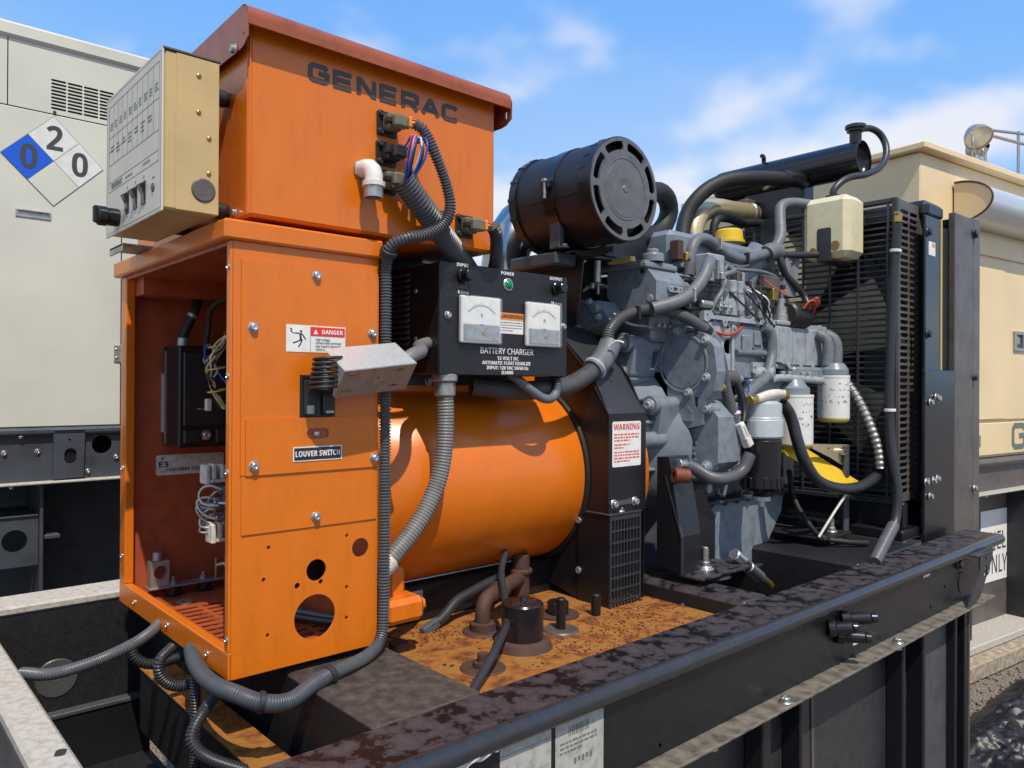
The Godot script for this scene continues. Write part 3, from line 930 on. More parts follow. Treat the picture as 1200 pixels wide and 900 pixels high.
	part(m().lathe([Vector2(0, 0.0045), Vector2(0.05, 0.0045), Vector2(0.053, 0.001), Vector2(0.053, 0)], Transform3D(Basis(), V(0.533, 0.93, 0.125)), 28), "flange", mats.rust_pipe)
	part(m().lathe([Vector2(0.0, 0.0), Vector2(0.024, 0.004), Vector2(0.024, 0.013), Vector2(0.014, 0.014), Vector2(0.014, 0.032), Vector2(0, 0.032)], Transform3D(Basis(), V(0.533, 0.932, 0.125)), 6), "plug", mats.rust_pipe)
	part(m().lathe([Vector2(0, 0.006), Vector2(0.050, 0.006), Vector2(0.054, 0.001), Vector2(0.054, 0)], Transform3D(Basis(), V(0.697, 0.93, -0.075)), 28), "flange", mats.rust_pipe)
	part(m().lathe([Vector2(0, 0.02), Vector2(0.024, 0.02), Vector2(0.024, 0.0), Vector2(0, 0)], Transform3D(Basis(), V(0.455, 0.93, -0.10)), 8), "plug", mats.rust_pipe)
	part(m().lathe([Vector2(0, 0.005), Vector2(0.045, 0.005), Vector2(0.048, 0.001), Vector2(0.048, 0)], Transform3D(Basis(), V(0.86, 0.93, 0.05)), 28), "flange", mats.taupe_steel)
	part(m().lathe([Vector2(0, 0.005), Vector2(0.06, 0.005), Vector2(0.06, 0)], Transform3D(Basis(), V(0.95, 0.93, -0.05)), 28), "flange", mats.rust_pipe)
	for q in [[V(0.86, 0.93, 0.05), 0.013, 0.085], [V(1.03, 0.93, 0.02), 0.014, 0.06], [V(0.95, 0.93, -0.05), 0.03, 0.04]]:
		part(m().cyl(q[0], (q[0] as Vector3) + V(0, q[2], 0), q[1], 16, 0.003), "pipe_stub", mats.black)
	var rr := RandomNumberGenerator.new()
	rr.seed = 12
	for i in 42:
		var q := V(rr.randf_range(0.40, 1.27), 0.9302, rr.randf_range(-0.2, 0.30))
		var fl := m()
		fl.lathe([Vector2(0, 0.0016), Vector2(0.004, 0.0012), Vector2(0.006, 0)], Transform3D(Basis.from_euler(V(0, rr.randf() * TAU, 0)) * Basis.from_scale(V(rr.randf_range(0.5, 1.8), 1, rr.randf_range(0.4, 1.0))), q), 7)
		part(fl, "rust_flake", mats.rust_dark if i % 3 else mats.ledge_top)
	var sc := m()
	for i in 900:
		var c := [V(1.12, 0, 0.12), V(0.95, 0, 0.16), V(1.2, 0, 0.02), V(0.60, 0, -0.12), V(0.8, 0, 0.2)][i % 5] as Vector3
		var q := V(clampf(c.x + rr.randfn() * 0.09, 0.385, 1.285), 0.9301, clampf(c.z + rr.randfn() * 0.06, -0.22, 0.312))
		var s := rr.randf_range(0.0012, 0.0042)
		var xf := Transform3D(Basis.from_euler(V(rr.randf_range(-0.2, 0.2), rr.randf() * TAU, rr.randf_range(-0.2, 0.2))), q)
		sc.lathe([Vector2(0, s * 0.5), Vector2(s * 0.8, s * 0.35), Vector2(s, 0)], xf, 5)
	part(sc, "rust_scale", mats.rust_dark).set_meta("kind", "stuff")
	# pipe elbow on the tank
	thing("pipe_elbow", "rusty pipe elbow with hexagon nut rising from the fuel tank top", "pipe", V(0.70, 0.936, -0.075))
	part(m().lathe([Vector2(0, 0), Vector2(0.036, 0), Vector2(0.036, 0.018), Vector2(0.025, 0.020), Vector2(0, 0.020)], Transform3D(Basis(), V(0.697, 0.936, -0.075)), 6), "nut", mats.rust_pipe)
	part(m().tube([V(0.697, 0.955, -0.075), V(0.697, 0.985, -0.075), V(0.710, 1.008, -0.08), V(0.745, 1.014, -0.095), V(0.93, 1.012, -0.19)], 0.020, 16), "elbow", mats.rust_pipe)
	part(m().cyl(V(0.775, 1.013, -0.108), V(0.80, 1.013, -0.119), 0.027, 16, 0.004), "collar", mats.rust_pipe)
	part(m().cyl(V(0.945, 0.95, -0.20), V(0.945, 1.078, -0.20), 0.026, 16, 0.003), "riser", mats.rust_pipe)
	part(m().cyl(V(0.945, 1.022, -0.20), V(0.945, 1.035, -0.20), 0.035, 16, 0.003), "collar", mats.rust_pipe)
	# filler cap
	thing("filler_cap", "round black fuel filler cap with shiny lid on a rusty collar", "cap", V(0.70, 0.93, 0.075))
	part(m().lathe([Vector2(0.0, 0.0), Vector2(0.075, 0.0), Vector2(0.068, 0.018), Vector2(0.058, 0.022), Vector2(0, 0.022)], Transform3D(Basis(), V(0.70, 0.93, 0.075)), 32), "collar", mats.rust_pipe)
	part(m().lathe([Vector2(0, 0.0), Vector2(0.052, 0.0), Vector2(0.052, 0.083), Vector2(0.049, 0.087), Vector2(0.035, 0.088), Vector2(0, 0.088)], Transform3D(Basis(), V(0.70, 0.952, 0.075)), 36), "cap", mats.black_gloss)
	part(m().plate(poly([-0.038, -0.006, 0.036, -0.016, 0.040, 0.014, -0.022, 0.020]), [], 0.0015, face_y(0.70, 1.0425, 0.072)), "lid_plate", mats.steel_sheen)
	part(m().lathe([Vector2(0, 0.012), Vector2(0.006, 0.012), Vector2(0.009, 0.0), Vector2(0, 0)], Transform3D(Basis(), V(0.70, 1.043, 0.078)), 10), "lid_knob", mats.black)

# the orange terminal cabinet with its open end
func build_cabinet() -> void:
	thing("terminal_cabinet", "lower orange terminal cabinet with open end and danger label", "cabinet", V(0.165, 1.0, -0.365))
	var or_: Material = mats.orange
	# bottom front panel with its holes
	var holes := [disc(0.181, 1.087, 0.0465, 40), disc(0.1835, 1.184, 0.0225, 28), disc(0.288, 1.217, 0.0205, 26), disc(0.194, 1.158, 0.005, 12)]
	for h in [[0.079, 1.245], [0.069, 1.182], [0.255, 1.247], [0.255, 1.137], [0.255, 1.071], [0.078, 1.07]]:
		holes.append(disc(h[0], h[1], 0.0042, 10))
	holes.append(disc(0.141, 1.158, 0.0062, 12))
	var fp := m()
	fp.plate(rect(0.004, 0.998, 0.331, 1.85), holes + [rect(0.04, 1.32, 0.3, 1.79)], 0.003, face_z(0, 0, 0))
	part(fp, "front_panel", or_)
	# the bolted access panels: upper, switch plate, lower
	var ap := m()
	ap.plate(rect(0.0195, 1.392, 0.3285, 1.8165, 0.003), [rect(0.142, 1.503, 0.222, 1.591)], 0.003, face_z(0, 0, 0.0033))
	part(ap, "access_panel", or_)
	part(m().plate(rect(0.0215, 1.276, 0.326, 1.3905, 0.002), [], 0.003, face_z(0, 0, 0.0031)), "access_panel", or_)
	part(m().plate(rect(0.0285, 1.3915, 0.3265, 1.503, 0.002), [rect(0.156, 1.459, 0.207, 1.480, 0.010)], 0.003, face_z(0, 0, 0.0068)), "switch_plate", or_)
	part(m().plate(rect(0.15, 1.453, 0.213, 1.486), [], 0.001, face_z(0, 0, 0.0036)), "slot_back", mats.orange_inside)
	for p in [[0.178, 1.798], [0.043, 1.683], [0.313, 1.684], [0.18, 1.296]]:
		bolt(V(p[0], p[1], 0.0035), V(0, 0, 1), 0.0082, mats.zinc)
	for p in [[0.0445, 1.41], [0.317, 1.411]]:
		bolt(V(p[0], p[1], 0.007), V(0, 0, 1), 0.0082, mats.zinc)
	screw(V(0.18, 1.4685, 0.004), V(0, 0, 1), 0.007, mats.zinc)
	# roof cap with folded edges
	var cap := m()
	cap.box(V(-0.018, 1.8505, -0.75), V(0.336, 1.8895, 0.012), 0.004)
	part(cap, "roof_cap", or_)
	# back wall, right wall, floor, folded edges of the open end
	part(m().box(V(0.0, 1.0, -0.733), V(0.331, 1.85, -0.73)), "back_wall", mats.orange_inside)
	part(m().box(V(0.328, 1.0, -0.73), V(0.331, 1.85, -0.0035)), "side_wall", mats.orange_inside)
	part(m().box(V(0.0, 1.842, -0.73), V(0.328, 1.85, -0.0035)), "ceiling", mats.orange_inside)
	var slots := []
	for r in 4:
		for c in 12:
			var x0 := 0.072 + r * 0.064
			var y0 := 0.13 + c * 0.0345
			slots.append(rect(x0, y0, x0 + 0.054, y0 + 0.018, 0.003, 2))
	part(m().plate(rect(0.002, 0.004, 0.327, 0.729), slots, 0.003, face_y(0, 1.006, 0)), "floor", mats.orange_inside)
	var ff := m()
	ff.box(V(-0.002, 0.998, -0.735), V(0.0035, 1.048, 0.0), 0.0015)
	ff.box(V(-0.002, 1.046, -0.735), V(0.018, 1.0505, 0.0), 0.0015)
	part(ff, "bottom_flange", or_)
	var vf := m()
	vf.box(V(-0.002, 1.0506, -0.735), V(0.02, 1.85, -0.688), 0.002)
	part(vf, "rear_flange", or_)
	part(m().box(V(-0.002, 1.0506, -0.018), V(0.004, 1.8500, 0.0), 0.0015), "front_flange", or_)
	var rv := m()
	rv.lathe([Vector2(0.0068, 0), Vector2(0.0068, 0.002), Vector2(0.004, 0.003), Vector2(0.003, 0.0)], Transform3D(), 14)
	var rm := rv.mesh(mats.zinc)
	for p in [[1.022, -0.604], [1.023, -0.354], [1.023, -0.108], [1.076, -0.007], [1.40, -0.008], [1.587, -0.008], [1.80, -0.008], [1.12, -0.715], [1.35, -0.715]]:
		inst("rivet_nut", rm, M.axis(V(-0.002, p[0], p[1]), V(-1, p[0], p[1])))
		part(m().cyl(V(-0.0023, p[0], p[1]), V(-0.0027, p[0], p[1]), 0.0035, 10), "rivet_bore", mats.ink)
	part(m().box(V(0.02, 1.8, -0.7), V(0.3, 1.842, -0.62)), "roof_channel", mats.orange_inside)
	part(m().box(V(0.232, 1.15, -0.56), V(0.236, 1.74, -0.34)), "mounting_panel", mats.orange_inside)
	part(m().box(V(0.12, 1.14, -0.06), V(0.27, 1.23, -0.05)), "hole_backing", mats.black)
	# danger label
	var dl := part(m().plate(rect(0.1115, 1.638, 0.246, 1.6935), [], 0.0006, face_z(0, 0, 0.0042)), "danger_label", mats.paper)
	part(m().plate(rect(0.1655, 1.672, 0.2445, 1.691), [], 0.0004, face_z(0, 0, 0.0047)), "danger_band", mats.red, dl)
	var fr := m()
	fr.plate(rect(0.1645, 1.640, 0.1652, 1.692), [], 0.0003, face_z(0, 0, 0.0046))
	var xf := face_z(0, 0, 0.0047)
	strokes([poly([0.119, 1.686, 0.124, 1.684, 0.121, 1.680, 0.126, 1.677, 0.129, 1.676])], 0.0016, xf, 0.0003, fr)
	strokes([poly([0.130, 1.6765, 0.140, 1.6765]), poly([0.144, 1.677, 0.150, 1.670, 0.154, 1.664])], 0.0022, xf, 0.0003, fr)
	strokes([poly([0.142, 1.676, 0.143, 1.666, 0.145, 1.661])], 0.0042, xf, 0.0003, fr)
	strokes([poly([0.144, 1.664, 0.137, 1.660, 0.126, 1.656]), poly([0.146, 1.663, 0.142, 1.654, 0.138, 1.648])], 0.0024, xf, 0.0003, fr)
	fr.plate(disc(0.1435, 1.6805, 0.0025, 12), [], 0.0003, xf)
	part(fr, "shock_figure", mats.ink, dl)
	var tr := m()
	tr.plate(poly([0.1715, 1.676, 0.1815, 1.676, 0.1765, 1.6862]), [], 0.0003, face_z(0, 0, 0.0051))
	part(tr, "warning_triangle", mats.white_ink, dl)
	text("danger_lettering", "DANGER", 0.0088, face_z(0.2145, 1.681, 0.0054), mats.white_ink, 1.0, 700, dl)
	var ly := 1.6655
	for s in ["High voltage.", "Contact with terminals", "may result in personal", "injury or death."]:
		var t := text("danger_print", s, 0.0042, face_z(0, ly, 0.0052), mats.ink_soft, 1.0, 400, dl)
		(t.mesh as TextMesh).horizontal_alignment = HORIZONTAL_ALIGNMENT_LEFT
		t.position.x = 0.176 - B0.x
		ly -= 0.0068
	# louver switch plate
	var lp := part(m().plate(rect(0.126, 1.4135, 0.237, 1.4435), [], 0.0012, face_z(0, 0, 0.0083)), "switch_label", mats.white_paint)
	part(m().plate(rect(0.1285, 1.416, 0.2345, 1.441), [], 0.0006, face_z(0, 0, 0.0088)), "switch_label_field", mats.ink, lp)
	text("switch_lettering", "LOUVER SWITCH", 0.0112, face_z(0.1815, 1.4285, 0.0092), mats.white_ink, 0.84, 700, lp)

	# circuit breaker showing in the cut-out below the junction box
	thing("panel_breaker", "small black breaker in the cut-out of the orange front, below the spring", "breaker", V(0.182, 1.503, 0.0))
	part(m().box(V(0.143, 1.504, -0.05), V(0.221, 1.590, 0.008), 0.002), "housing", mats.black)
	part(m().box(V(0.149, 1.508, 0.008), V(0.176, 1.58, 0.012), 0.002), "pole_face", mats.connector_black)
	part(m().box(V(0.189, 1.508, 0.008), V(0.216, 1.55, 0.018), 0.003), "pole_face", mats.connector_black)
	part(m().box(V(0.154, 1.511, 0.0121), V(0.17, 1.528, 0.0126)), "maker_mark", mats.dull_zinc)
	part(m().box(V(0.194, 1.512, 0.0181), V(0.212, 1.517, 0.0186)), "rating_mark", mats.dull_zinc)

	# inside: main breaker on the back wall
	thing("main_breaker", "big black moulded breaker on the back wall inside the open cabinet", "breaker", V(0.2, 1.405, -0.66))
	part(m().box(V(0.102, 1.405, -0.73), V(0.326, 1.672, -0.60), 0.004), "case", mats.black)
	part(m().box(V(0.112, 1.46, -0.60), V(0.22, 1.655, -0.592), 0.003), "cover", mats.connector_black)
	part(m().box(V(0.112, 1.415, -0.60), V(0.155, 1.452, -0.588), 0.003), "terminal_cover", mats.connector_black)
	part(m().box(V(0.195, 1.415, -0.60), V(0.23, 1.452, -0.588), 0.003), "terminal_cover", mats.connector_black)
	part(m().box(V(0.098, 1.44, -0.73), V(0.1015, 1.60, -0.715)), "mounting_strip", mats.white_plastic)
	part(m().box(V(0.100, 1.41, -0.712), V(0.1018, 1.66, -0.70)), "edge_strip", mats.dull_zinc)
	bolt(V(0.172, 1.436, -0.60), V(0, 0, 1), 0.011, mats.zinc)
	bolt(V(0.175, 1.635, -0.592), V(0, 0, 1), 0.011, mats.zinc)
	var mw := m()
	var rg := RandomNumberGenerator.new()
	rg.seed = 8
	print_rows(mw, face_z(0, 0, -0.5915), 0.147, 0.205, 1.508, 1, 0.01, 0.0045, rg)
	part(mw, "print", mats.dull_zinc)
	# cable with clamps above it, and other dark leads
	thing("breaker_cable", "black cable with two metal clamps rising from the main breaker", "cable", V(0.13, 1.67, -0.66))
	part(m().tube([V(0.128, 1.672, -0.65), V(0.13, 1.70, -0.65), V(0.142, 1.735, -0.645), V(0.155, 1.765, -0.64), V(0.17, 1.80, -0.66)], 0.0125, 12), "sheath", mats.rubber)
	part(m().cyl(V(0.127, 1.668, -0.65), V(0.129, 1.695, -0.65), 0.015, 14, 0.002), "clamp", mats.dull_zinc)
	part(m().cyl(V(0.147, 1.750, -0.643), V(0.152, 1.760, -0.641), 0.0155, 14, 0.002), "clamp", mats.dull_zinc)
	one(m().tube([V(0.165, 1.63, -0.6), V(0.17, 1.72, -0.58), V(0.168, 1.765, -0.56), V(0.185, 1.79, -0.52), V(0.22, 1.80, -0.46), V(0.24, 1.80, -0.42)], 0.007, 10), "cabinet_lead", mats.rubber, "black lead arching above the main breaker inside the cabinet", "wire")
	one(m().tube([V(0.24, 1.83, -0.30), V(0.235, 1.77, -0.30), V(0.25, 1.70, -0.32), V(0.25, 1.68, -0.33)], 0.006, 8), "cabinet_lead", mats.conduit, "grey lead hanging from the cabinet roof beside the front edge", "wire")
	one(m().tube([V(0.16, 1.635, -0.58), V(0.164, 1.675, -0.57), V(0.176, 1.66, -0.56), V(0.182, 1.61, -0.55), V(0.20, 1.565, -0.5), V(0.225, 1.55, -0.45)], 0.0028, 6), "cabinet_lead", mats.wire_blue, "thin blue wire looping in front of the main breaker", "wire")
	# a tied bundle of pale wires
	thing("wire_bundle", "bundle of yellow and white wires tied inside the cabinet opening", "wires", V(0.25, 1.50, -0.42))
	var wr := RandomNumberGenerator.new()
	wr.seed = 44
	for i in 9:
		var pts := []
		for k in 7:
			var t := k / 6.0
			pts.append(V(0.262 - 0.030 * sin(t * PI) + wr.randf_range(-0.012, 0.012), 1.70 - t * 0.19, -0.40 - 0.05 * sin(t * 2.2) + wr.randf_range(-0.016, 0.016)))
		part(m().tube(pts, 0.0026, 6), "wire", [mats.wire_white, mats.wire_yellow, mats.rubber][i % 3])
	for y in [1.665, 1.61, 1.555]:
		part(m().lathe([Vector2(0.021, -0.002), Vector2(0.023, 0), Vector2(0.021, 0.002)], Transform3D(Basis(Vector3(0, 0, 1), 0.2), V(0.240, y, -0.428)), 16), "cable_tie", mats.wire_yellow)
	part(m().box(V(0.222, 1.505, -0.46), V(0.235, 1.535, -0.445), 0.002), "wire_tag", mats.white_plastic)
	part(m().box(V(0.262, 1.46, -0.40), V(0.274, 1.51, -0.385), 0.003), "wire_tag", mats.white_plastic)
	part(m().box(V(0.262, 1.70, -0.31), V(0.272, 1.755, -0.30), 0.002), "wire_tag", mats.white_plastic)
	T.position.x -= 0.105
	# customer connection plate on the back wall
	var cp := m()
	cp.plate(rect(0.086, 1.322, 0.27, 1.377, 0.006), [], 0.001, face_z(0, 0, -0.7285))
	thing("connection_plate", "metal plate reading customer connection on the cabinet back wall", "label", V(0.18, 1.322, -0.729))
	part(cp, "plate", mats.white_plastic)
	text("plate_lettering", "E3", 0.0145, face_z(0.105, 1.351, -0.728), mats.ink, 1.25)
	var cl := text("plate_lettering", "CUSTOMER CONNECTION", 0.0085, face_z(0.186, 1.336, -0.728), mats.ink, 1.05)
	var ar := m()
	strokes([poly([0.102, 1.361, 0.102, 1.371])], 0.0016, face_z(0, 0, -0.7282), 0.0003, ar)
	ar.plate(poly([0.0995, 1.367, 0.1045, 1.367, 0.102, 1.3745]), [], 0.0003, face_z(0, 0, -0.7282))
	part(ar, "arrow", mats.ink)
	# white terminal blocks on brackets
	for k in [[1.345, -0.44, "upper white ribbed terminal block on a bracket inside the cabinet"], [1.205, -0.40, "lower white ribbed terminal block inside the cabinet"]]:
		var y: float = k[0]
		var zz: float = k[1]
		thing("terminal_block", k[2], "terminal block", V(0.27, y - 0.02, zz), "white terminal blocks")
		part(m().box(V(0.21, y - 0.022, zz - 0.045), V(0.222, y + 0.026, zz + 0.0), 0.003), "end_face", mats.white_plastic)
		for i in 3:
			part(m().box(V(0.225 + i * 0.022, y - 0.012, zz - 0.04), V(0.238 + i * 0.022, y + 0.028 - i * 0.003, zz + 0.0), 0.004), "rib", mats.white_plastic)
		part(m().box(V(0.222, y - 0.018, zz - 0.045), V(0.327, y - 0.010, zz + 0.005), 0.002), "rail", mats.white_plastic)
		T.position.x -= 0.095
	thing("relay_base", "dark relay with looped white leads between the two terminal blocks", "relay", V(0.27, 1.23, -0.42))
	part(m().box(V(0.245, 1.235, -0.48), V(0.326, 1.32, -0.38), 0.004), "base", mats.mid_steel)
	for i in 6:
		var y := 1.31 - i * 0.014
		var wob := wr.randf_range(-0.016, 0.016)
		part(m().tube([V(0.25, y, -0.42), V(0.215 + wob, y + 0.012, -0.43 + wob), V(0.198 + wob, y - 0.006 - wob, -0.44), V(0.205 - wob * 0.5, y - 0.03, -0.43 - wob), V(0.235, y - 0.036 + wob, -0.41)], 0.003, 6), "lead", [mats.wire_white, mats.dull_zinc][i % 2])
	for i in 4:
		part(m().cyl(V(0.225, 1.30 - i * 0.018, -0.42 + i * 0.006), V(0.245, 1.30 - i * 0.018, -0.42 + i * 0.006), 0.006, 8, 0.001), "ring_terminal", [mats.copper, mats.zinc][i % 2])
	part(m().tube([V(0.23, 1.28, -0.42), V(0.26, 1.285, -0.36), V(0.31, 1.32, -0.25)], 0.003, 6), "lead", mats.wire_white)
	T.position.x -= 0.10
	# neutral lug and bus bar on insulators
	thing("cable_lug", "square metal cable lug with clamp screw on the bus bar", "lug", V(0.075, 1.03, -0.69))
	var lug := m()
	lug.plate(rect(0.055, 1.035, 0.102, 1.102, 0.002), [disc(0.081, 1.072, 0.018, 24)], 0.03, face_z(0, 0, -0.665))
	part(lug, "body", mats.dull_zinc)
	part(m().cyl(V(0.076, 1.102, -0.681), V(0.076, 1.125, -0.681), 0.0125, 18, 0.002), "clamp_screw", mats.dull_zinc)
	thing("bus_bar", "flat metal bus bar on two black insulators inside the cabinet", "bus bar", V(0.16, 1.01, -0.68))
	part(m().box(V(0.05, 1.0285, -0.70), V(0.28, 1.0345, -0.66), 0.001), "bar", mats.dull_zinc)
	for x in [0.115, 0.195]:
		part(m().lathe([Vector2(0, 0), Vector2(0.021, 0), Vector2(0.023, 0.004), Vector2(0.018, 0.008), Vector2(0.018, 0.020), Vector2(0, 0.020)], Transform3D(Basis(), V(x, 1.0085, -0.668)), 18), "insulator", mats.black)
		bolt(V(x, 1.035, -0.675), V(0, 1, 0), 0.010, mats.dull_zinc)
		part(m().cyl(V(x, 1.045, -0.675), V(x, 1.056, -0.675), 0.005, 10, 0.001), "stud", mats.dull_zinc)
	part(m().cyl(V(0.228, 1.034, -0.67), V(0.228, 1.09, -0.67), 0.005, 10, 0.001), "stud", mats.brass)
	part(m().tube([V(0.228, 1.07, -0.665), V(0.242, 1.075, -0.64), V(0.245, 1.05, -0.62), V(0.25, 1.03, -0.6)], 0.004, 8), "lead", mats.white_plastic)
	one(m().tube([V(0.24, 1.10, -0.62), V(0.24, 1.045, -0.56), V(0.235, 1.024, -0.45), V(0.245, 1.022, -0.33), V(0.285, 1.022, -0.22), V(0.318, 1.022, -0.14)], 0.011, 10), "floor_cable", mats.conduit, "thick grey cable lying on the cabinet floor behind the large round hole", "cable")
	one(m().tube([V(0.21, 1.024, -0.36), V(0.24, 1.022, -0.26), V(0.275, 1.022, -0.17), V(0.315, 1.024, -0.09)], 0.009, 10), "floor_cable", mats.conduit_dark, "thinner dark cable beside the thick one behind the large round hole", "cable")
	one(m().lathe([Vector2(0.011, 0), Vector2(0.021, 0), Vector2(0.021, 0.004), Vector2(0.011, 0.004), Vector2(0.011, 0)], Transform3D(Basis(), V(0.113, 1.0065, -0.575)), 20), "washer", mats.dull_zinc, "loose steel washer on the cabinet floor beside the floor grating", "washer")

# the upper orange control box with its rain hood
func build_upper_box() -> void:
	thing("control_box", "upper orange control box with rain hood and black lettering", "control box", V(0.35, 1.90, -0.365))
	part(m().box(V(0.034, 1.903, -0.73), V(0.668, 2.292, 0.0), 0.006), "body", mats.orange)
	var sd := m()
	sd.box(V(0.0315, 1.905, -0.70), V(0.0345, 2.29, -0.006), 0.001)
	sd.box(V(0.0335, 1.906, 0.0005), V(0.037, 2.29, 0.0025), 0.001)
	part(sd, "side_panel", mats.orange)
	# hood: sheet with rolled front edge and hanging end flanges
	var prof := []
	for i in 9:
		var a := PI / 2 * i / 8.0
		prof.append(Vector2(0.006 + sin(a) * 0.028, 2.280 + cos(a) * 0.028))
	prof.append(Vector2(0.034, 2.264))
	prof.push_front(Vector2(-0.74, 2.295))
	var hood := m()
	var back := []
	for p in prof: back.append(p)
	var x0 := 0.016
	var x1 := 0.690
	for i in prof.size() - 1:
		var p0: Vector2 = prof[i]
		var p1: Vector2 = prof[i + 1]
		var e := (p1 - p0).normalized()
		var nn := V(0, e.x, -e.y).normalized()
		if nn.y < -0.01: nn = -nn
		hood.quad(V(x0, p0.y, p0.x), V(x1, p0.y, p0.x), V(x1, p1.y, p1.x), V(x0, p1.y, p1.x), nn)
		hood.quad(V(x0, p0.y - 0.0025, p0.x - 0.0025), V(x1, p0.y - 0.0025, p0.x - 0.0025), V(x1, p1.y - 0.0025, p1.x - 0.0025), V(x0, p1.y - 0.0025, p1.x - 0.0025), -nn)
	hood.quad(V(x0, 2.264, 0.034), V(x1, 2.264, 0.034), V(x1, 2.2615, 0.0315), V(x0, 2.2615, 0.0315), V(0, -1, 0))
	part(hood, "hood", mats.hood)
	var fl := poly([0.0325, 2.240, 0.0335, 2.280, 0.025, 2.30, 0.006, 2.3075, -0.74, 2.2945, -0.74, 2.225, -0.005, 2.225, 0.012, 2.228])
	part(m().plate(fl, [disc(0.014, 2.25, 0.0035, 10)], 0.0025, face_nx(x0, 0, 0)), "hood_end", mats.hood)
	part(m().plate(fl, [rect(0.010, 2.243, 0.016, 2.262, 0.003, 2)], 0.0025, face_nx(x1 + 0.0025, 0, 0)), "hood_end", mats.hood)
	bolt(V(0.0155, 2.232, -0.028), V(-1, 0, 0), 0.0085, mats.dull_zinc)
	bolt(V(0.031, 1.917, -0.06), V(-1, 0, 0), 0.0085, mats.zinc)
	part(m().box(V(0.0185, 1.975, 0.0006), V(0.0195, 1.976, 0.0008)), "seam_mark", mats.ink)
	part(m().plate(rect(0.475, 1.965, 0.525, 1.985), [], 0.001, face_z(0, 0, 0.0015)), "dark_label", mats.mid_steel)
	# wide block letters
	var y := 2.2015
	var h := 0.0400
	var lw := 0.0485
	var st := 0.0100
	var gx := 0.158
	var letters := m()
	var sh := {
		"G": [poly([1, 0.86, 0.86, 1, 0.14, 1, 0, 0.86, 0, 0.14, 0.14, 0, 0.86, 0, 1, 0.14, 1, 0.52, 0.5, 0.52])],
		"E": [poly([1, 1, 0, 1, 0, 0, 1, 0]), poly([0, 0.5, 0.94, 0.5])],
		"N": [poly([0, -0.12, 0, 1.0, 0.1, 1.0, 0.9, 0.0, 1.0, 0.0, 1.0, 1.12])],
		"R": [poly([0, -0.12, 0, 1, 0.86, 1, 1, 0.88, 1, 0.52, 0.86, 0.4, 0.0, 0.4]), poly([0.55, 0.4, 1.0, -0.12])],
		"A": [poly([-0.06, -0.12, 0.46, 1.0, 0.54, 1.0, 1.06, -0.12]), poly([0.2, 0.28, 0.8, 0.28])],
		"C": [poly([1, 0.86, 0.86, 1, 0.14, 1, 0, 0.86, 0, 0.14, 0.14, 0, 0.86, 0, 1, 0.14])],
	}
	for c in "GENERAC":
		var lines := []
		for l in sh[c]:
			var q := PackedVector2Array()
			for p in l: q.append(Vector2(gx + st / 2 + p.x * (lw - st), y + st / 2 + p.y * (h - st)))
			lines.append(q)
		strokes(lines, st, face_z(0, 0, 0.0016), 0.0012, letters)
		gx += 0.0572
	part(letters, "lettering", mats.ink_letter)

	# connectors on the front of the upper box
	var idx := 0
	for k in [[0.352, 2.153, "topmost plug connector on the control box, feeding the long grey loom", 1], [0.350, 2.086, "second plug connector on the control box, with loose coloured wires", 0], [0.350, 2.024, "third plug connector on the control box, behind the wide hose", 1], [0.572, 1.956, "lone plug connector low at the right of the control box", 1]]:
		var cx: float = k[0]
		var cy: float = k[1]
		thing("plug_connector", k[2], "connector", V(cx, cy - 0.02, 0.0), "plug connectors on the control box")
		var fm: Material = mats.olive if k[3] else mats.connector_black
		part(m().plate(rect(cx - 0.03, cy - 0.027, cx + 0.022, cy + 0.027, 0.004), [], 0.004, face_z(0, 0, 0.005)), "flange", mats.connector_black)
		part(m().box(V(cx - 0.018, cy - 0.018, 0.005), V(cx + 0.018, cy + 0.018, 0.032), 0.004), "body", fm)
		part(m().box(V(cx - 0.012, cy - 0.016, 0.032), V(cx + 0.022, cy + 0.014, 0.052), 0.005), "plug", mats.olive if k[3] else mats.connector_black)
		part(m().box(V(cx - 0.022, cy - 0.006, 0.018), V(cx + 0.019, cy + 0.006, 0.038), 0.002), "latch", mats.connector_black)
		for s in [-1.0, 1.0]:
			bolt(V(cx - 0.022, cy + s * 0.020, 0.005), V(0, 0, 1), 0.0065, mats.connector_black)
		if idx == 0 or idx == 3:
			part(m().box(V(cx + 0.022, cy - 0.013, 0.034), V(cx + 0.03, cy + 0.013, 0.056), 0.003), "wedge_lock", mats.warn_orange)
			for i in 3:
				part(m().tube([V(cx + 0.026, cy + 0.006 - i * 0.006, 0.047), V(cx + 0.036, cy + 0.006 - i * 0.005, 0.052), V(cx + 0.046, cy - i * 0.003, 0.056)], 0.0022, 6), "wire", [mats.wire_red, mats.brass, mats.rubber][i])
		idx += 1
	# loose wires from the second connector into the wide hose
	thing("loose_wires", "loop of blue, pink and black wires entering the wide hose", "wires", V(0.37, 2.03, 0.055))
	var rg := RandomNumberGenerator.new()
	rg.seed = 17
	for i in 11:
		var o := V(rg.randf_range(-0.009, 0.009), rg.randf_range(-0.008, 0.008), rg.randf_range(-0.006, 0.010))
		var bulge := rg.randf_range(-0.018, 0.020)
		var q := [V(0.366, 2.09, 0.05) + o, V(0.380 + bulge * 0.4, 2.112, 0.066) + o, V(0.372 + bulge, 2.098, 0.088) + o, V(0.366 + bulge * 1.1, 2.062, 0.086) + o, V(0.364 + bulge * 0.4, 2.02, 0.064) + o * 0.6]
		part(m().tube(q, 0.0026, 6), "wire", [mats.wire_blue, mats.wire_blue, mats.rubber, mats.wire_pink, mats.wire_blue, mats.wire_white, mats.rubber][i % 7])
	# cast conduit elbow
	thing("conduit_elbow", "white cast conduit elbow on the orange control box front", "elbow", V(0.29, 1.98, 0.0))
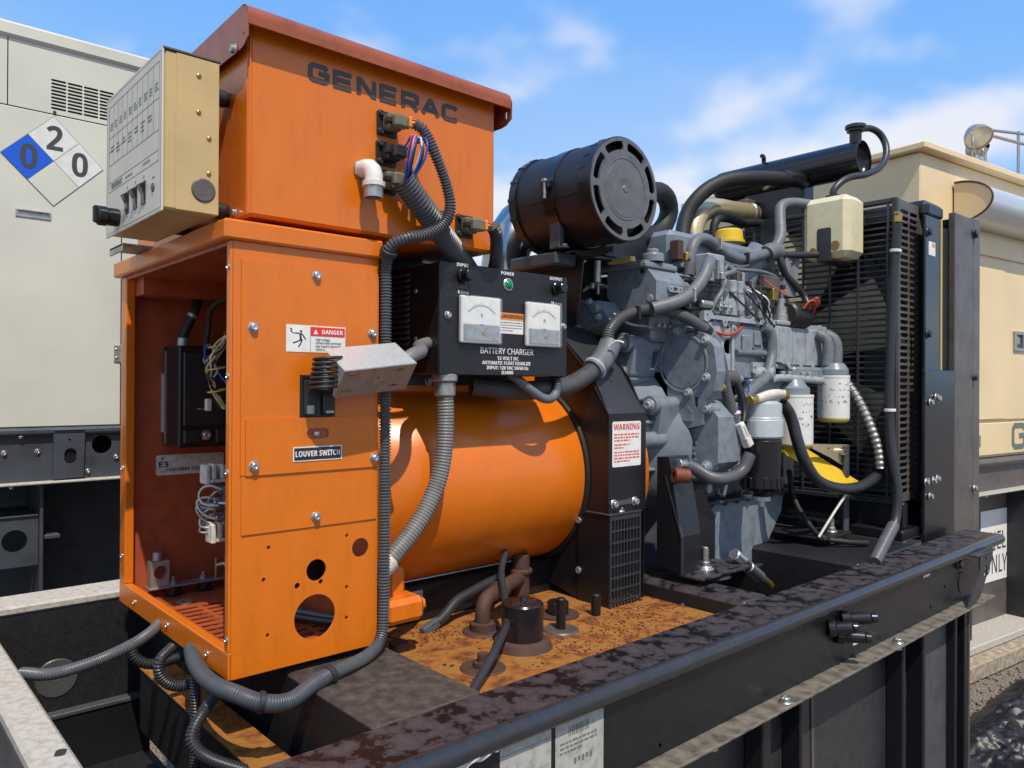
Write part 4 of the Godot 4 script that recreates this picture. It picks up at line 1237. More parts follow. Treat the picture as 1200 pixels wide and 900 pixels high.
	part(m().lathe([Vector2(0, 0), Vector2(0.024, 0), Vector2(0.024, 0.006), Vector2(0.018, 0.008)], M.axis(V(0.287, 2.04, 0.0), V(0.287, 2.04, 1)), 6), "lock_nut", mats.dull_zinc)
	part(m().tube([V(0.287, 2.04, 0.004), V(0.288, 2.04, 0.022), V(0.289, 2.034, 0.036), V(0.290, 2.02, 0.043), V(0.290, 2.006, 0.043)], 0.0195, 18), "bend", mats.white_paint)
	part(m().lathe([Vector2(0.018, 0), Vector2(0.025, 0), Vector2(0.0255, 0.010), Vector2(0.02, 0.012)], Transform3D(Basis(), V(0.290, 1.996, 0.043)), 8), "hex_collar", mats.white_paint)
	part(m().pipe(V(0.290, 1.972, 0.043), V(0.290, 1.997, 0.043), 0.0205, 0.017, 20), "thread", mats.dull_zinc)

# the tan controller hung on the left end of the upper box
func build_controller() -> void:
	thing("controller_box", "tan controller box with printed grey panel and rocker switches", "controller", V(-0.07, 1.90, -0.2))
	part(m().box(V(-0.1165, 1.898, -0.40), V(-0.013, 2.196, -0.03), 0.004), "case", mats.tan_paint)
	part(m().box(V(-0.095, 1.8995, -0.0305), V(-0.0145, 2.1945, -0.028), 0.001), "side_cover", mats.tan_paint)
	part(m().box(V(-0.1205, 1.893, -0.408), V(-0.1165, 2.20, -0.0285), 0.0015), "front_panel", mats.grey_panel)
	part(m().box(V(-0.1195, 2.196, -0.41), V(-0.012, 2.2005, -0.027), 0.001), "lid", mats.taupe_steel)
	for p in [[-0.054, 2.161], [-0.054, 2.091], [-0.034, 2.045], [-0.034, 1.977]]:
		screw(V(p[0], p[1], -0.028), V(0, 0, 1), 0.0048, mats.brass)
	part(m().lathe([Vector2(0, 0.003), Vector2(0.0205, 0.003), Vector2(0.023, 0.001), Vector2(0.023, 0)], M.axis(V(-0.044, 1.943, -0.028), V(-0.044, 1.943, 1)), 32), "hole_plug", mats.taupe_steel)
	# the print on the panel: frames, columns, words
	var rg := RandomNumberGenerator.new()
	rg.seed = 2
	var xf := face_nx(-0.1208, 0, 0)
	var g := m()
	var hl := func(a: float, b: float, yy: float) -> void: g.plate(rect(a, yy - 0.0006, b, yy + 0.0006), [], 0.0003, xf)
	var vl := func(x: float, a: float, b: float) -> void: g.plate(rect(x - 0.0006, a, x + 0.0006, b), [], 0.0003, xf)
	for yy in [2.176, 2.108, 2.048, 2.010]: hl.call(-0.385, -0.045, yy)
	vl.call(-0.385, 1.99, 2.176)
	vl.call(-0.045, 1.99, 2.176)
	hl.call(-0.385, -0.045, 1.99)
	hl.call(-0.385, -0.25, 2.078)
	for i in 10: vl.call(-0.385 + 0.034 * i, 2.048, 2.176)
	part(g, "grid_print", mats.ink_soft)
	var w := m()
	for i in 10:
		for r in 3:
			w.plate(rect(-0.378 + 0.034 * i + rg.randf() * 0.004, 2.136 - r * 0.006, -0.362 + 0.034 * i + rg.randf() * 0.008, 2.139 - r * 0.006), [], 0.0003, xf)
	for i in 7:
		for r in 2 + i % 2:
			w.plate(rect(-0.372 + 0.043 * i, 2.084 - r * 0.008, -0.354 + 0.043 * i + rg.randf() * 0.008, 2.088 - r * 0.008), [], 0.0003, xf)
	print_rows(w, xf, -0.26, -0.17, 2.002, 1, 0.008, 0.005, rg)
	print_rows(w, xf, -0.145, -0.055, 2.004, 1, 0.008, 0.005, rg)
	print_rows(w, xf, -0.085, -0.05, 1.966, 1, 0.008, 0.0035, rg)
	part(w, "legend_print", mats.ink_soft)
	text("panel_lettering", "GENERAC", 0.011, xf * face_z(-0.325, 2.0, 0.0003), mats.ink_soft, 1.15)
	var fr := m()
	for q in [[-0.40, -0.034, 2.193], [-0.40, -0.034, 1.90]]: fr.plate(rect(q[0], q[2] - 0.0005, q[1], q[2] + 0.0005), [], 0.0003, xf)
	for x in [-0.40, -0.034]: fr.plate(rect(x - 0.0005, 1.90, x + 0.0005, 2.193), [], 0.0003, xf)
	part(fr, "border_print", mats.ink_soft)
	for z in [-0.246, -0.190, -0.136]:
		var sw := part(m().box(V(-0.1225, 1.922, z - 0.012), V(-0.1205, 1.968, z + 0.012), 0.0008), "rocker_switch", mats.black)
		part(m().plate(poly([-0.1225, 1.926, -0.1225, 1.964, -0.132, 1.960, -0.124, 1.944]), [], 0.019, Transform3D(Basis(), V(0, 0, z + 0.0095))), "rocker", mats.black_gloss, sw)
		g = m()
		g.plate(rect(z - 0.003, 1.974, z + 0.003, 1.979), [], 0.0003, xf)
		part(g, "switch_print", mats.ink_soft)
	part(m().lathe([Vector2(0, 0.002), Vector2(0.008, 0.002), Vector2(0.009, 0.0)], M.axis(V(-0.1206, 1.945, -0.078), V(-1, 1.945, -0.078)), 18), "lamp_hole", mats.mid_steel)
	# emergency key knob
	var kn := m()
	kn.cyl(V(-0.1205, 1.924, -0.310), V(-0.142, 1.924, -0.310), 0.019, 20, 0.002)
	kn.cyl(V(-0.142, 1.924, -0.310), V(-0.163, 1.924, -0.310), 0.021, 10, 0.003)
	kn.box(V(-0.17, 1.908, -0.316), V(-0.142, 1.944, -0.304), 0.003)
	part(kn, "selector_knob", mats.black_gloss)
	# rubber mounts between the controller and the orange box
	for q in [[2.155, -0.10], [1.925, -0.10], [2.155, -0.33], [1.925, -0.33]]:
		one(m().lathe([Vector2(0, 0), Vector2(0.014, 0), Vector2(0.017, 0.006), Vector2(0.017, 0.034), Vector2(0.014, 0.044), Vector2(0, 0.044)], M.axis(V(-0.0128, q[0], q[1]), V(1, q[0], q[1])), 18), "rubber_mount", mats.rubber, ["upper front rubber mount between controller box and orange box", "lower front rubber mount between controller box and orange box", "upper rear rubber mount behind the controller box", "lower rear rubber mount behind the controller box"][[[2.155, -0.10], [1.925, -0.10], [2.155, -0.33], [1.925, -0.33]].find(q)], "mount", "rubber mounts of the controller")
	var br := m()
	br.box(V(-0.075, 1.889, -0.56), V(0.01, 1.8965, -0.45), 0.002)
	br.box(V(-0.075, 1.878, -0.56), V(-0.071, 1.8965, -0.45), 0.001)
	one(br, "mount_bracket", mats.dull_zinc, "pale metal bracket below the far end of the controller box", "bracket")

# black battery charger and the open junction box beside it
func build_charger() -> void:
	thing("battery_charger", "black battery charger with two meters and white lettering", "battery charger", V(0.715, 1.597, -0.115))
	part(m().box(V(0.50, 1.598, -0.228), V(0.928, 1.866, -0.003), 0.004), "case", mats.charger_black)
	part(m().box(V(0.499, 1.597, -0.0032), V(0.929, 1.867, 0.0), 0.0015), "front_panel", mats.charger_black)
	part(m().box(V(0.47, 1.572, -0.235), V(0.96, 1.90, -0.229), 0.002), "mounting_plate", mats.black)
	for i in 13:
		var y := 1.672 + i * 0.0142
		var b := m()
		b.plate(poly([0.0, 0.0, 0.013, -0.002, 0.012, 0.0, 0.001, 0.0085, 0.0, 0.0085]), [], 0.085, Transform3D(Basis(V(-1, 0, 0), V(0, 1, 0), V(0, 0, -1)), V(0.4995, y, -0.212)))
		part(b, "louver", mats.mid_steel)
	for y in [1.803, 1.686]: screw(V(0.4995, y, -0.10), V(-1, 0, 0), 0.0065, mats.zinc)
	for p in [[0.522, 1.739], [0.914, 1.733]]: bolt(V(p[0], p[1], 0.0), V(0, 0, 1), 0.0075, mats.dull_zinc)
	for p in [[0.505, 1.583], [0.63, 1.583]]:
		bolt(V(p[0], p[1], -0.229), V(0, 0, 1), 0.010, mats.dull_zinc)
	# fuse holders
	for k in [[0.566, 1.837, "INPUT", "AGC", "4 Amp"], [0.885, 1.834, "OUTPUT", "AGC", "15 Amp"]]:
		var b := m()
		b.cyl(V(k[0], k[1], 0), V(k[0], k[1], 0.012), 0.0185, 20, 0.002)
		b.cyl(V(k[0], k[1], 0.012), V(k[0], k[1], 0.034), 0.0135, 20, 0.002)
		var o := part(b, "fuse_holder", mats.black_gloss)
		var rb := m()
		for i in 14:
			var a := TAU * i / 14
			rb.box(V(-0.001, 0.013, 0.014), V(0.001, 0.0146, 0.031), 0.0, Transform3D(Basis(Vector3(0, 0, 1), a), V(k[0], k[1], 0)))
		part(rb, "knurl", mats.black, o)
		text("fuse_lettering", k[2], 0.008, face_z(k[0], k[1] + 0.026, 0.0006), mats.white_ink, 1.1)
		text("fuse_lettering", k[3], 0.0075, face_z(k[0] + 0.002, k[1] - 0.027, 0.0006), mats.ink_soft, 1.2)
		text("fuse_lettering", k[4], 0.0075, face_z(k[0] + 0.002, k[1] - 0.04, 0.0006), mats.white_ink, 1.1)
	text("power_lettering", "POWER", 0.008, face_z(0.711, 1.857, 0.0006), mats.white_ink, 1.15)
	var pl := part(m().lathe([Vector2(0.0, 0.003), Vector2(0.014, 0.004), Vector2(0.0165, 0.002), Vector2(0.0165, 0)], M.axis(V(0.713, 1.829, 0), V(0.713, 1.829, 1)), 24), "power_lamp", mats.zinc)
	part(m().lathe([Vector2(0, 0.0095), Vector2(0.007, 0.0085), Vector2(0.0125, 0.004), Vector2(0.0125, 0.0)], M.axis(V(0.713, 1.829, 0), V(0.713, 1.829, 1)), 24, true), "lamp_lens", mats.green, pl)
	# meters
	for k in [[0.5535, 0.6805, "V"], [0.769, 0.893, "A"]]:
		var x0: float = k[0]
		var x1: float = k[1]
		var y0 := 1.675
		var y1 := 1.789
		var me := part(m().box(V(x0, y0, 0.0005), V(x1, y1, 0.012), 0.003), "meter", mats.white_paint)
		part(m().box(V(x0 + 0.004, y0 + 0.046, 0.0121), V(x1 - 0.006, y1 - 0.005, 0.0126)), "meter_dial", mats.paper, me)
		part(m().box(V(x0 + 0.006, y0 + 0.006, 0.0121), V(x1 - 0.006, y0 + 0.0445, 0.0145), 0.0015), "meter_base", mats.dull_zinc, me)
		var ink := m()
		var cx := (x0 + x1) / 2
		var pts := PackedVector2Array()
		for i in 21:
			var a := deg_to_rad(140.0 - i * 5.0)
			pts.append(Vector2(cx + cos(a) * 0.052, y0 + 0.042 + sin(a) * 0.050))
		strokes([pts], 0.001, face_z(0, 0, 0.0132), 0.0003, ink)
		for i in 21:
			var a := deg_to_rad(140.0 - i * 5.0)
			var d := Vector2(cos(a), sin(a))
			var l := 0.007 if i % 5 == 0 else 0.004
			strokes([PackedVector2Array([Vector2(cx, y0 + 0.042) + d * 0.051, Vector2(cx, y0 + 0.042) + d * (0.051 + l)])], 0.0008, face_z(0, 0, 0.0132), 0.0003, ink)
		for i in 9:
			ink.box(V(x0 + 0.007, y0 + 0.008 + i * 0.004, 0.0146), V(x0 + 0.014, y0 + 0.0097 + i * 0.004, 0.0150))
		ink.plate(rect(cx - 0.008, y0 + 0.043, cx + 0.006, y0 + 0.0465, 0.0015, 2), [], 0.0003, face_z(0, 0, 0.0150))
		part(ink, "dial_print", mats.ink_soft, me)
		text("dial_letter", k[2], 0.009, face_z(cx, y0 + 0.068, 0.0132), mats.ink_soft, 1.0, 700, me)
		part(m().lathe([Vector2(0, 0.003), Vector2(0.005, 0.003), Vector2(0.006, 0)], M.axis(V(cx + 0.005, y0 + 0.026, 0.0145), V(cx + 0.005, y0 + 0.026, 1)), 14), "zero_screw", mats.brass, me)
		var cv := m()
		cv.box(V(x0 - 0.001, y0 - 0.001, 0.0005), V(x1 + 0.001, y1 + 0.001, 0.0185), 0.003)
		part(cv, "meter_cover", glass(), me)
	# warning label between the meters
	var wl := part(m().plate(rect(0.6835, 1.704, 0.766, 1.757), [], 0.0005, face_z(0, 0, 0.0006)), "warning_label", mats.paper)
	part(m().plate(rect(0.6835, 1.7385, 0.766, 1.757), [], 0.0004, face_z(0, 0, 0.0011)), "warning_band", mats.warn_orange, wl)
	text("warning_lettering", "WARNING", 0.010, face_z(0.73, 1.748, 0.0015), mats.ink, 1.0, 700, wl)
	var tri := m()
	tri.plate(poly([0.686, 1.7425, 0.697, 1.7425, 0.6915, 1.753]), [], 0.0003, face_z(0, 0, 0.0015))
	part(tri, "warning_triangle", mats.ink, wl)
	var rg := RandomNumberGenerator.new()
	rg.seed = 6
	var pr := m()
	print_rows(pr, face_z(0, 0, 0.001), 0.687, 0.762, 1.7335, 4, 0.0068, 0.0025, rg)
	part(pr, "warning_print", mats.ink_soft, wl)
	text("charger_lettering", "BATTERY CHARGER", 0.0150, face_z(0.712, 1.6585, 0.0006), mats.white_ink, 1.02, 400)
	text("charger_lettering", "12 VOLT DC", 0.0088, face_z(0.714, 1.6405, 0.0006), mats.white_ink, 1.1)
	text("charger_lettering", "AUTOMATIC FLOAT EQUALIZE", 0.0085, face_z(0.711, 1.6285, 0.0006), mats.white_ink, 0.98)
	text("charger_lettering", "INPUT: 120 VAC 50/60 Hz", 0.0085, face_z(0.714, 1.6163, 0.0006), mats.white_ink, 1.02)
	text("charger_lettering", "D3490", 0.0085, face_z(0.712, 1.6045, 0.0006), mats.white_ink, 1.15)

	# open sheet metal junction box hanging by its cable in front of the cabinet
	var c := V(0.183, 1.598, 0.113)
	var ux := V(0.172, 0.020, 0.0).normalized()
	var uy := V(0.02, 0.047, -0.073).normalized()
	uy = (uy - ux * uy.dot(ux)).normalized()
	var uz := ux.cross(uy)
	var X := Transform3D(Basis(ux, uy, uz), c)
	thing("junction_box", "open galvanised junction box hanging in front of the orange cabinet", "junction box", V(0.27, 1.54, 0.06))
	var L := 0.173
	var t1 := m()
	t1.box(V(0, 0, 0), V(L, 0.088, 0.0016), 0.0004, X)
	part(t1, "top_plate", mats.galvanised)
	var bt := m()
	var slots := []
	for q in [[0.022, 0.012], [0.135, 0.012], [0.022, 0.058], [0.135, 0.058]]:
		slots.append(poly([q[0] - 0.013, q[1] - 0.0015, q[0] - 0.003, q[1] - 0.0015, q[0] - 0.003, q[1] - 0.004, q[0] + 0.003, q[1] - 0.004, q[0] + 0.003, q[1] - 0.0015, q[0] + 0.013, q[1] - 0.0015, q[0] + 0.013, q[1] + 0.0015, q[0] + 0.003, q[1] + 0.0015, q[0] + 0.003, q[1] + 0.004, q[0] - 0.003, q[1] + 0.004, q[0] - 0.003, q[1] + 0.0015, q[0] - 0.013, q[1] + 0.0015]))
	slots.append(disc(0.088, 0.03, 0.003, 10))
	# lower plate hangs down and back from the front edge
	var vy := (V(0.005, -0.055, -0.053)).normalized()
	vy = (vy - ux * vy.dot(ux)).normalized()
	var Y := Transform3D(Basis(ux, vy, ux.cross(vy)), c)
	bt.plate(rect(0, 0.0, L, 0.075), slots, 0.0014, Y)
	part(bt, "bottom_plate", mats.dull_zinc)
	var e1 := m()
	e1.plate(PackedVector2Array([Vector2(0, 0), Vector2(0.085, 0), Vector2(0.068, 0.052), Vector2(0.0, 0.075)]), [], 0.0014, Transform3D(Basis(uy, vy, uy.cross(vy).normalized()), c + ux * L))
	part(e1, "end_plate", mats.dull_zinc)
	var e2 := m()
	e2.plate(PackedVector2Array([Vector2(0, 0), Vector2(0.03, 0), Vector2(0.012, 0.075), Vector2(0.0, 0.075)]), [], 0.0014, Transform3D(Basis(uy, vy, uy.cross(vy).normalized()), c + ux * 0.002))
	part(e2, "end_flange", mats.galvanised)
	part(m().box(V(0.01, 0.03, -0.03), V(0.024, 0.05, -0.012), 0.002, X), "terminal", mats.brass)
	part(m().tube([c + ux * L + uy * 0.04 + vy * 0.02, c + ux * (L + 0.03) + uy * 0.05 + vy * 0.012, V(0.42, 1.648, 0.035), V(0.455, 1.662, -0.02), V(0.5, 1.672, -0.05)], 0.016, 14), "flexible_neck", mats.conduit_pvc)
	# coiled black cord
	var cp := []
	for i in 92:
		var t := i / 91.0
		var a := t * TAU * 7.0
		cp.append(V(0.178 + cos(a) * 0.027 - t * 0.010, 1.628 - t * 0.068, 0.055 + sin(a) * 0.027))
	one(m().tube(cp, 0.0035, 7), "coiled_cord", mats.connector_black, "black coiled cord standing under the open end of the junction box", "cord")
	one(m().tube([V(0.20, 1.605, 0.08), V(0.215, 1.605, 0.10), V(0.235, 1.608, 0.10)], 0.0035, 7), "cord_tail", mats.connector_black, "short straight end of the coiled cord entering the junction box", "cord")

func glass() -> StandardMaterial3D:
	if not mats.has("glass"):
		var s := StandardMaterial3D.new()
		s.resource_name = "glass"
		s.transparency = BaseMaterial3D.TRANSPARENCY_ALPHA
		s.albedo_color = Color(0.95, 0.97, 1.0, 0.08)
		s.roughness = 0.08
		mats["glass"] = s
	return mats.glass

# the orange alternator with the black fan shroud
func build_alternator() -> void:
	var ya := 1.30
	var za := -0.365
	thing("alternator", "large orange cylindrical alternator under the battery charger", "alternator", V(0.75, 1.02, za))
	var ax := Transform3D(Basis(V(0, 1, 0), V(1, 0, 0), V(0, 0, -1)), V(0, ya, za))
	part(m().lathe([Vector2(0.10, 0.335), Vector2(0.262, 0.335), Vector2(0.272, 0.345), Vector2(0.275, 0.36), Vector2(0.275, 0.4245), Vector2(0.273, 0.426)], ax, 72, true), "end_bell", mats.orange)
	part(m().lathe([Vector2(0.272, 0.426), Vector2(0.272, 0.429), Vector2(0.275, 0.431), Vector2(0.2755, 0.75), Vector2(0.275, 1.13)], ax, 72, true), "barrel", mats.orange)
	var foot := m()
	foot.box(V(0.37, 1.018, -0.19), V(0.478, 1.075, -0.02), 0.012)
	foot.box(V(0.40, 1.06, -0.16), V(0.45, 1.14, -0.06), 0.01)
	part(foot, "foot", mats.orange)
	bolt(V(0.478, 1.045, -0.06), V(1, 0, 0), 0.017, mats.orange)
	part(m().box(V(0.335, 1.55, -0.66), V(1.05, 1.875, -0.25), 0.006), "terminal_housing", mats.orange)
	part(m().box(V(0.34, 1.8755, -0.70), V(0.66, 1.903, -0.30)), "housing_neck", mats.black)
	# black shroud: octagonal sheet with a deeper box at the lower front
	var oc := poly([-0.005, 1.49, -0.065, 1.60, -0.118, 1.655, -0.24, 1.76, -0.50, 1.76, -0.73, 1.50, -0.73, 1.08, -0.424, 0.992, -0.20, 0.950, -0.007, 0.902, -0.002, 1.20])
	var sh := m()
	sh.plate(oc, [disc(za, ya, 0.277, 56)], 0.004, face_nx(1.11, 0, 0))
	sh.plate(oc, [disc(za, ya, 0.2, 40)], 0.004, face_nx(1.271, 0, 0))
	part(sh, "shroud_wall", mats.black)
	var bd := m()
	var pts := [Vector2(-0.005, 1.2), Vector2(-0.005, 1.49), Vector2(-0.095, 1.62), Vector2(-0.24, 1.76), Vector2(-0.50, 1.76)]
	for i in 4:
		var p0: Vector2 = pts[i]
		var p1: Vector2 = pts[i + 1]
		var e := (p1 - p0).normalized()
		var nn := V(0, -e.x, e.y)
		if nn.y < -0.01: nn = -nn
		var q := m()
		var d := nn * 0.002
		for s in [1.0, -1.0]:
			q.quad(V(1.108, p0.y, p0.x) + d * s, V(1.278, p0.y, p0.x) + d * s, V(1.278, p1.y, p1.x) + d * s, V(1.108, p1.y, p1.x) + d * s, nn * s)
		q.quad(V(1.108, p0.y, p0.x) + d, V(1.108, p1.y, p1.x) + d, V(1.108, p1.y, p1.x) - d, V(1.108, p0.y, p0.x) - d, V(-1, 0, 0))
		q.quad(V(1.278, p0.y, p0.x) + d, V(1.278, p1.y, p1.x) + d, V(1.278, p1.y, p1.x) - d, V(1.278, p0.y, p0.x) - d, V(1, 0, 0))
		part(q, "shroud_band", mats.dark_steel if i in [1, 2] else mats.black)
	part(m().lathe([Vector2(0.285, 1.100), Vector2(0.288, 1.110), Vector2(0.276, 1.110), Vector2(0.276, 1.100), Vector2(0.285, 1.100)], ax, 64), "rubber_trim", mats.rubber)
	bolt(V(1.1095, 1.17, -0.115), V(-1, 0, 0), 0.011, mats.dull_zinc)
	bolt(V(1.1095, 1.02, -0.115), V(-1, 0, 0), 0.011, mats.dull_zinc)
	# warning label
	var wl := part(m().plate(rect(1.123, 1.335, 1.253, 1.468, 0.006), [], 0.0006, face_z(0, 0, -0.0022)), "warning_label", mats.paper)
	text("warning_lettering", "WARNING", 0.017, face_z(1.188, 1.452, -0.0016), mats.red_ink, 1.02, 700, wl)
	var rg := RandomNumberGenerator.new()
	rg.seed = 16
	var pr := m()
	print_rows(pr, face_z(0, 0, -0.0018), 1.131, 1.245, 1.432, 3, 0.0088, 0.0045, rg)
	print_rows(pr, face_z(0, 0, -0.0018), 1.131, 1.20, 1.402, 2, 0.0088, 0.0045, rg)
	print_rows(pr, face_z(0, 0, -0.0018), 1.131, 1.245, 1.380, 4, 0.0088, 0.0045, rg)
	part(pr, "warning_print", mats.red_ink, wl)
	# vent grille
	var cells := []
	for r in 8:
		for c in 9:
			var x0 := 1.109 + c * 0.0143
			var y0 := 0.916 + r * 0.034
			cells.append(rect(x0, y0, x0 + 0.0105, y0 + 0.029))
	part(m().plate(rect(1.102, 0.906, 1.241, 1.196), cells, 0.006, face_z(0, 0, 0.010)), "vent_grille", mats.dark_steel)
	part(m().box(V(1.104, 0.904, -0.12), V(1.1065, 1.197, 0.009), 0.001), "vent_side", mats.black)
	part(m().box(V(1.1, 1.1965, -0.09), V(1.245, 1.202, 0.013), 0.002), "vent_lid", mats.dark_steel)
	part(m().box(V(1.108, 0.908, -0.10), V(1.236, 1.19, -0.06)), "vent_screen", mats.radiator_core)
	bolt(V(1.17, 1.202, -0.012), V(0, 1, 0), 0.012, mats.zinc)
	for x in [1.13, 1.225]: bolt(V(x, 1.228, -0.002), V(0, 0, 1), 0.011, mats.zinc)
	part(m().box(V(1.12, 1.222, -0.002), V(1.235, 1.236, 0.0), 0.001), "vent_strap", mats.mid_steel)
	# orange adaptor ring behind the shroud
	part(m().lathe([Vector2(0.20, 1.28), Vector2(0.322, 1.28), Vector2(0.322, 1.345), Vector2(0.20, 1.345)], ax, 64), "adaptor_ring", mats.orange)
	# beams under the alternator
	thing("mounting_beam", "black mounting beam with small label along the fuel tank below the alternator", "beam", V(0.84, 0.931, -0.4))
	part(m().box(V(0.37, 0.931, -0.30), V(1.298, 1.03, -0.25), 0.004), "beam", mats.black)
	part(m().box(V(0.37, 0.931, -0.80), V(1.298, 0.99, -0.31), 0.004), "beam", mats.black)
	var lb := part(m().box(V(0.585, 0.984, -0.2498), V(0.630, 1.016, -0.249)), "label", mats.paper_grey)
	pr = m()
	print_rows(pr, face_z(0, 0, -0.2486), 0.594, 0.622, 1.010, 3, 0.007, 0.004, rg)
	part(pr, "print", mats.ink_soft, lb)

# the blue grey diesel engine
func build_engine() -> void:
	var en: Material = mats.engine
	var el: Material = mats.engine_light
	var ed: Material = mats.engine_dark
	thing("diesel_engine", "blue grey diesel engine between the alternator and the radiator", "engine", V(1.85, 0.95, -0.35))
	var ax := Transform3D(Basis(V(0, 1, 0), V(1, 0, 0), V(0, 0, -1)), V(0, 1.40, -0.365))
	# block and head behind everything
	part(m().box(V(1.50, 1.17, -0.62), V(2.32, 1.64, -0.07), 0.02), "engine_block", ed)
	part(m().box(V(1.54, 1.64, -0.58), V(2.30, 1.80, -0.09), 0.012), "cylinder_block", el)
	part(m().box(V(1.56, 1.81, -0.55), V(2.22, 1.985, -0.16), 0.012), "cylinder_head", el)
	part(m().box(V(1.56, 1.80, -0.56), V(2.24, 1.812, -0.10), 0.003), "head_gasket", mats.dull_zinc)
	for i in 6:
		var x := 1.60 + i * 0.115
		part(m().box(V(x, 1.812, -0.17), V(x + 0.05, 1.965, -0.125), 0.012), "head_rib", el)
		bolt(V(x + 0.08, 1.812, -0.125), V(0, 1, 0), 0.012, el)
	# rocker cover
	var rc := m()
	rc.box(V(1.57, 1.99, -0.50), V(2.16, 2.115, -0.13), 0.02)
	rc.box(V(1.585, 1.985, -0.52), V(2.175, 2.0, -0.13), 0.004)
	part(rc, "rocker_cover", en)
	for i in 4: bolt(V(1.65 + i * 0.15, 2.0, -0.14), V(0, 1, 0), 0.009, mats.zinc)
	var yc := m()
	yc.lathe([Vector2(0, 0.055), Vector2(0.045, 0.055), Vector2(0.052, 0.048), Vector2(0.056, 0.012), Vector2(0.062, 0.01), Vector2(0.062, 0), Vector2(0, 0)], Transform3D(Basis(), V(2.13, 2.150, -0.26)), 28)
	part(m().cyl(V(2.13, 2.08, -0.26), V(2.13, 2.152, -0.26), 0.045, 20), "filler_neck", en)
	part(yc, "oil_filler_cap", mats.yellow)
	# flywheel housing: flange, bell with bosses
	var fh := m()
	fh.lathe([Vector2(0.23, 1.32), Vector2(0.31, 1.32), Vector2(0.312, 1.326), Vector2(0.312, 1.342), Vector2(0.275, 1.346), Vector2(0.262, 1.40), Vector2(0.262, 1.5), Vector2(0.1, 1.5)], ax, 64)
	# the bell flares out towards the gear plate
	var ring0 := []
	var hull := [Vector2(0.0, 0.32), Vector2(30.0, 0.315), Vector2(48.0, 0.30), Vector2(62.0, 0.305), Vector2(78.0, 0.345), Vector2(92.0, 0.375), Vector2(112.0, 0.375), Vector2(130.0, 0.35), Vector2(150.0, 0.29), Vector2(180.0, 0.24)]
	for i in 49:
		var a := -20.0 + 220.0 * i / 48.0
		var r := 0.30
		for k in hull.size() - 1:
			if a >= (hull[k] as Vector2).x and a <= (hull[k + 1] as Vector2).x:
				r = lerpf((hull[k] as Vector2).y, (hull[k + 1] as Vector2).y, smoothstep(0.0, 1.0, (a - (hull[k] as Vector2).x) / ((hull[k + 1] as Vector2).x - (hull[k] as Vector2).x)))
		var d := V(0, cos(deg_to_rad(a)), sin(deg_to_rad(a)))
		var rows := []
		for k in 9:
			var t := k / 8.0
			rows.append(V(1.346 + 0.156 * t, 1.40, -0.365) + d * lerpf(0.272, r, t * t * (1.6 - 0.6 * t)))
		ring0.append(rows)
	for i in 48:
		for k in 8:
			var p0: Vector3 = ring0[i][k]
			var p1: Vector3 = ring0[i + 1][k]
			var p2: Vector3 = ring0[i + 1][k + 1]
			var p3: Vector3 = ring0[i][k + 1]
			var n := [p0, p1, p2, p3]
			var ns := []
			for q in n:
				var rd := V(0, (q as Vector3).y - 1.40, (q as Vector3).z + 0.365).normalized()
				var sl := clampf(((p3 + p2) - (p0 + p1)).dot(rd) / maxf(((p3 + p2) - (p0 + p1)).x, 0.001), 0.0, 4.0)
				ns.append((rd - V(sl, 0, 0)).normalized())
			fh.quad4(p0, p1, p2, p3, ns[0], ns[1], ns[2], ns[3])
	part(fh, "bell_housing", en)
	for a in [20.0, 42.0, 66.0, 90.0, 114.0]:
		var r := 0.294
		var y := 1.40 + cos(deg_to_rad(a)) * r
		var z := -0.365 + sin(deg_to_rad(a)) * r
		if a in [42.0, 90.0]:
			part(m().cyl(V(1.335, y, z), V(1.52, y, z), 0.027, 16, 0.003), "boss", en)
			bolt(V(1.328, y, z), V(-1, 0, 0), 0.014, mats.engine_light)
		else:
			bolt(V(1.335, y, z), V(-1, 0, 0), 0.012, mats.engine_light)
	# upper and side bosses that stand out towards the viewer
	for k in [[1.712, -0.14, 1.335, 1.50], [1.512, -0.065, 1.38, 1.53]]:
		part(m().cyl(V(k[2], k[0], k[1]), V(k[3], k[0], k[1]), 0.027, 18, 0.004), "boss", en)
		part(m().cyl(V(k[2] - 0.006, k[0], k[1]), V(k[2] + 0.012, k[0], k[1]), 0.032, 18, 0.003), "boss_pad", en)
		bolt(V(k[2] - 0.006, k[0], k[1]), V(-1, 0, 0), 0.015, mats.engine_light)
		var wb := m()
		wb.plate(poly([k[1] - 0.03, k[0] - 0.03, k[1] + 0.028, k[0] - 0.008, k[1] + 0.012, k[0] - 0.10, k[1] - 0.05, k[0] - 0.16, k[1] - 0.10, k[0] - 0.10]), [], 0.10, face_nx(k[2] + 0.02, 0, 0))
		part(wb, "boss_web", en)
	# gear train plate with the round cover
	var pl := poly([-0.185, 1.667, -0.15, 1.745, -0.05, 1.778, 0.05, 1.742, 0.088, 1.70, 0.10, 1.62, 0.088, 1.56, 0.06, 1.53, 0.045, 1.45, -0.06, 1.425, -0.16, 1.43, -0.195, 1.52])
	part(m().plate(pl, [rect(-0.02, 1.735, 0.028, 1.752, 0.008), rect(0.052, 1.625, 0.066, 1.675, 0.006), rect(0.018, 1.505, 0.03, 1.54, 0.005)], 0.05, face_nx(1.50, 0, 0)), "gear_cover_plate", en)
	part(m().lathe([Vector2(0.0, 0.001), Vector2(0.081, 0.001), Vector2(0.083, -0.003), Vector2(0.086, -0.003), Vector2(0.088, 0.002), Vector2(0.094, 0.002), Vector2(0.096, -0.002)], M.axis(V(1.499, 1.648, -0.028), V(0, 1.648, -0.028)), 48), "round_cover", en)
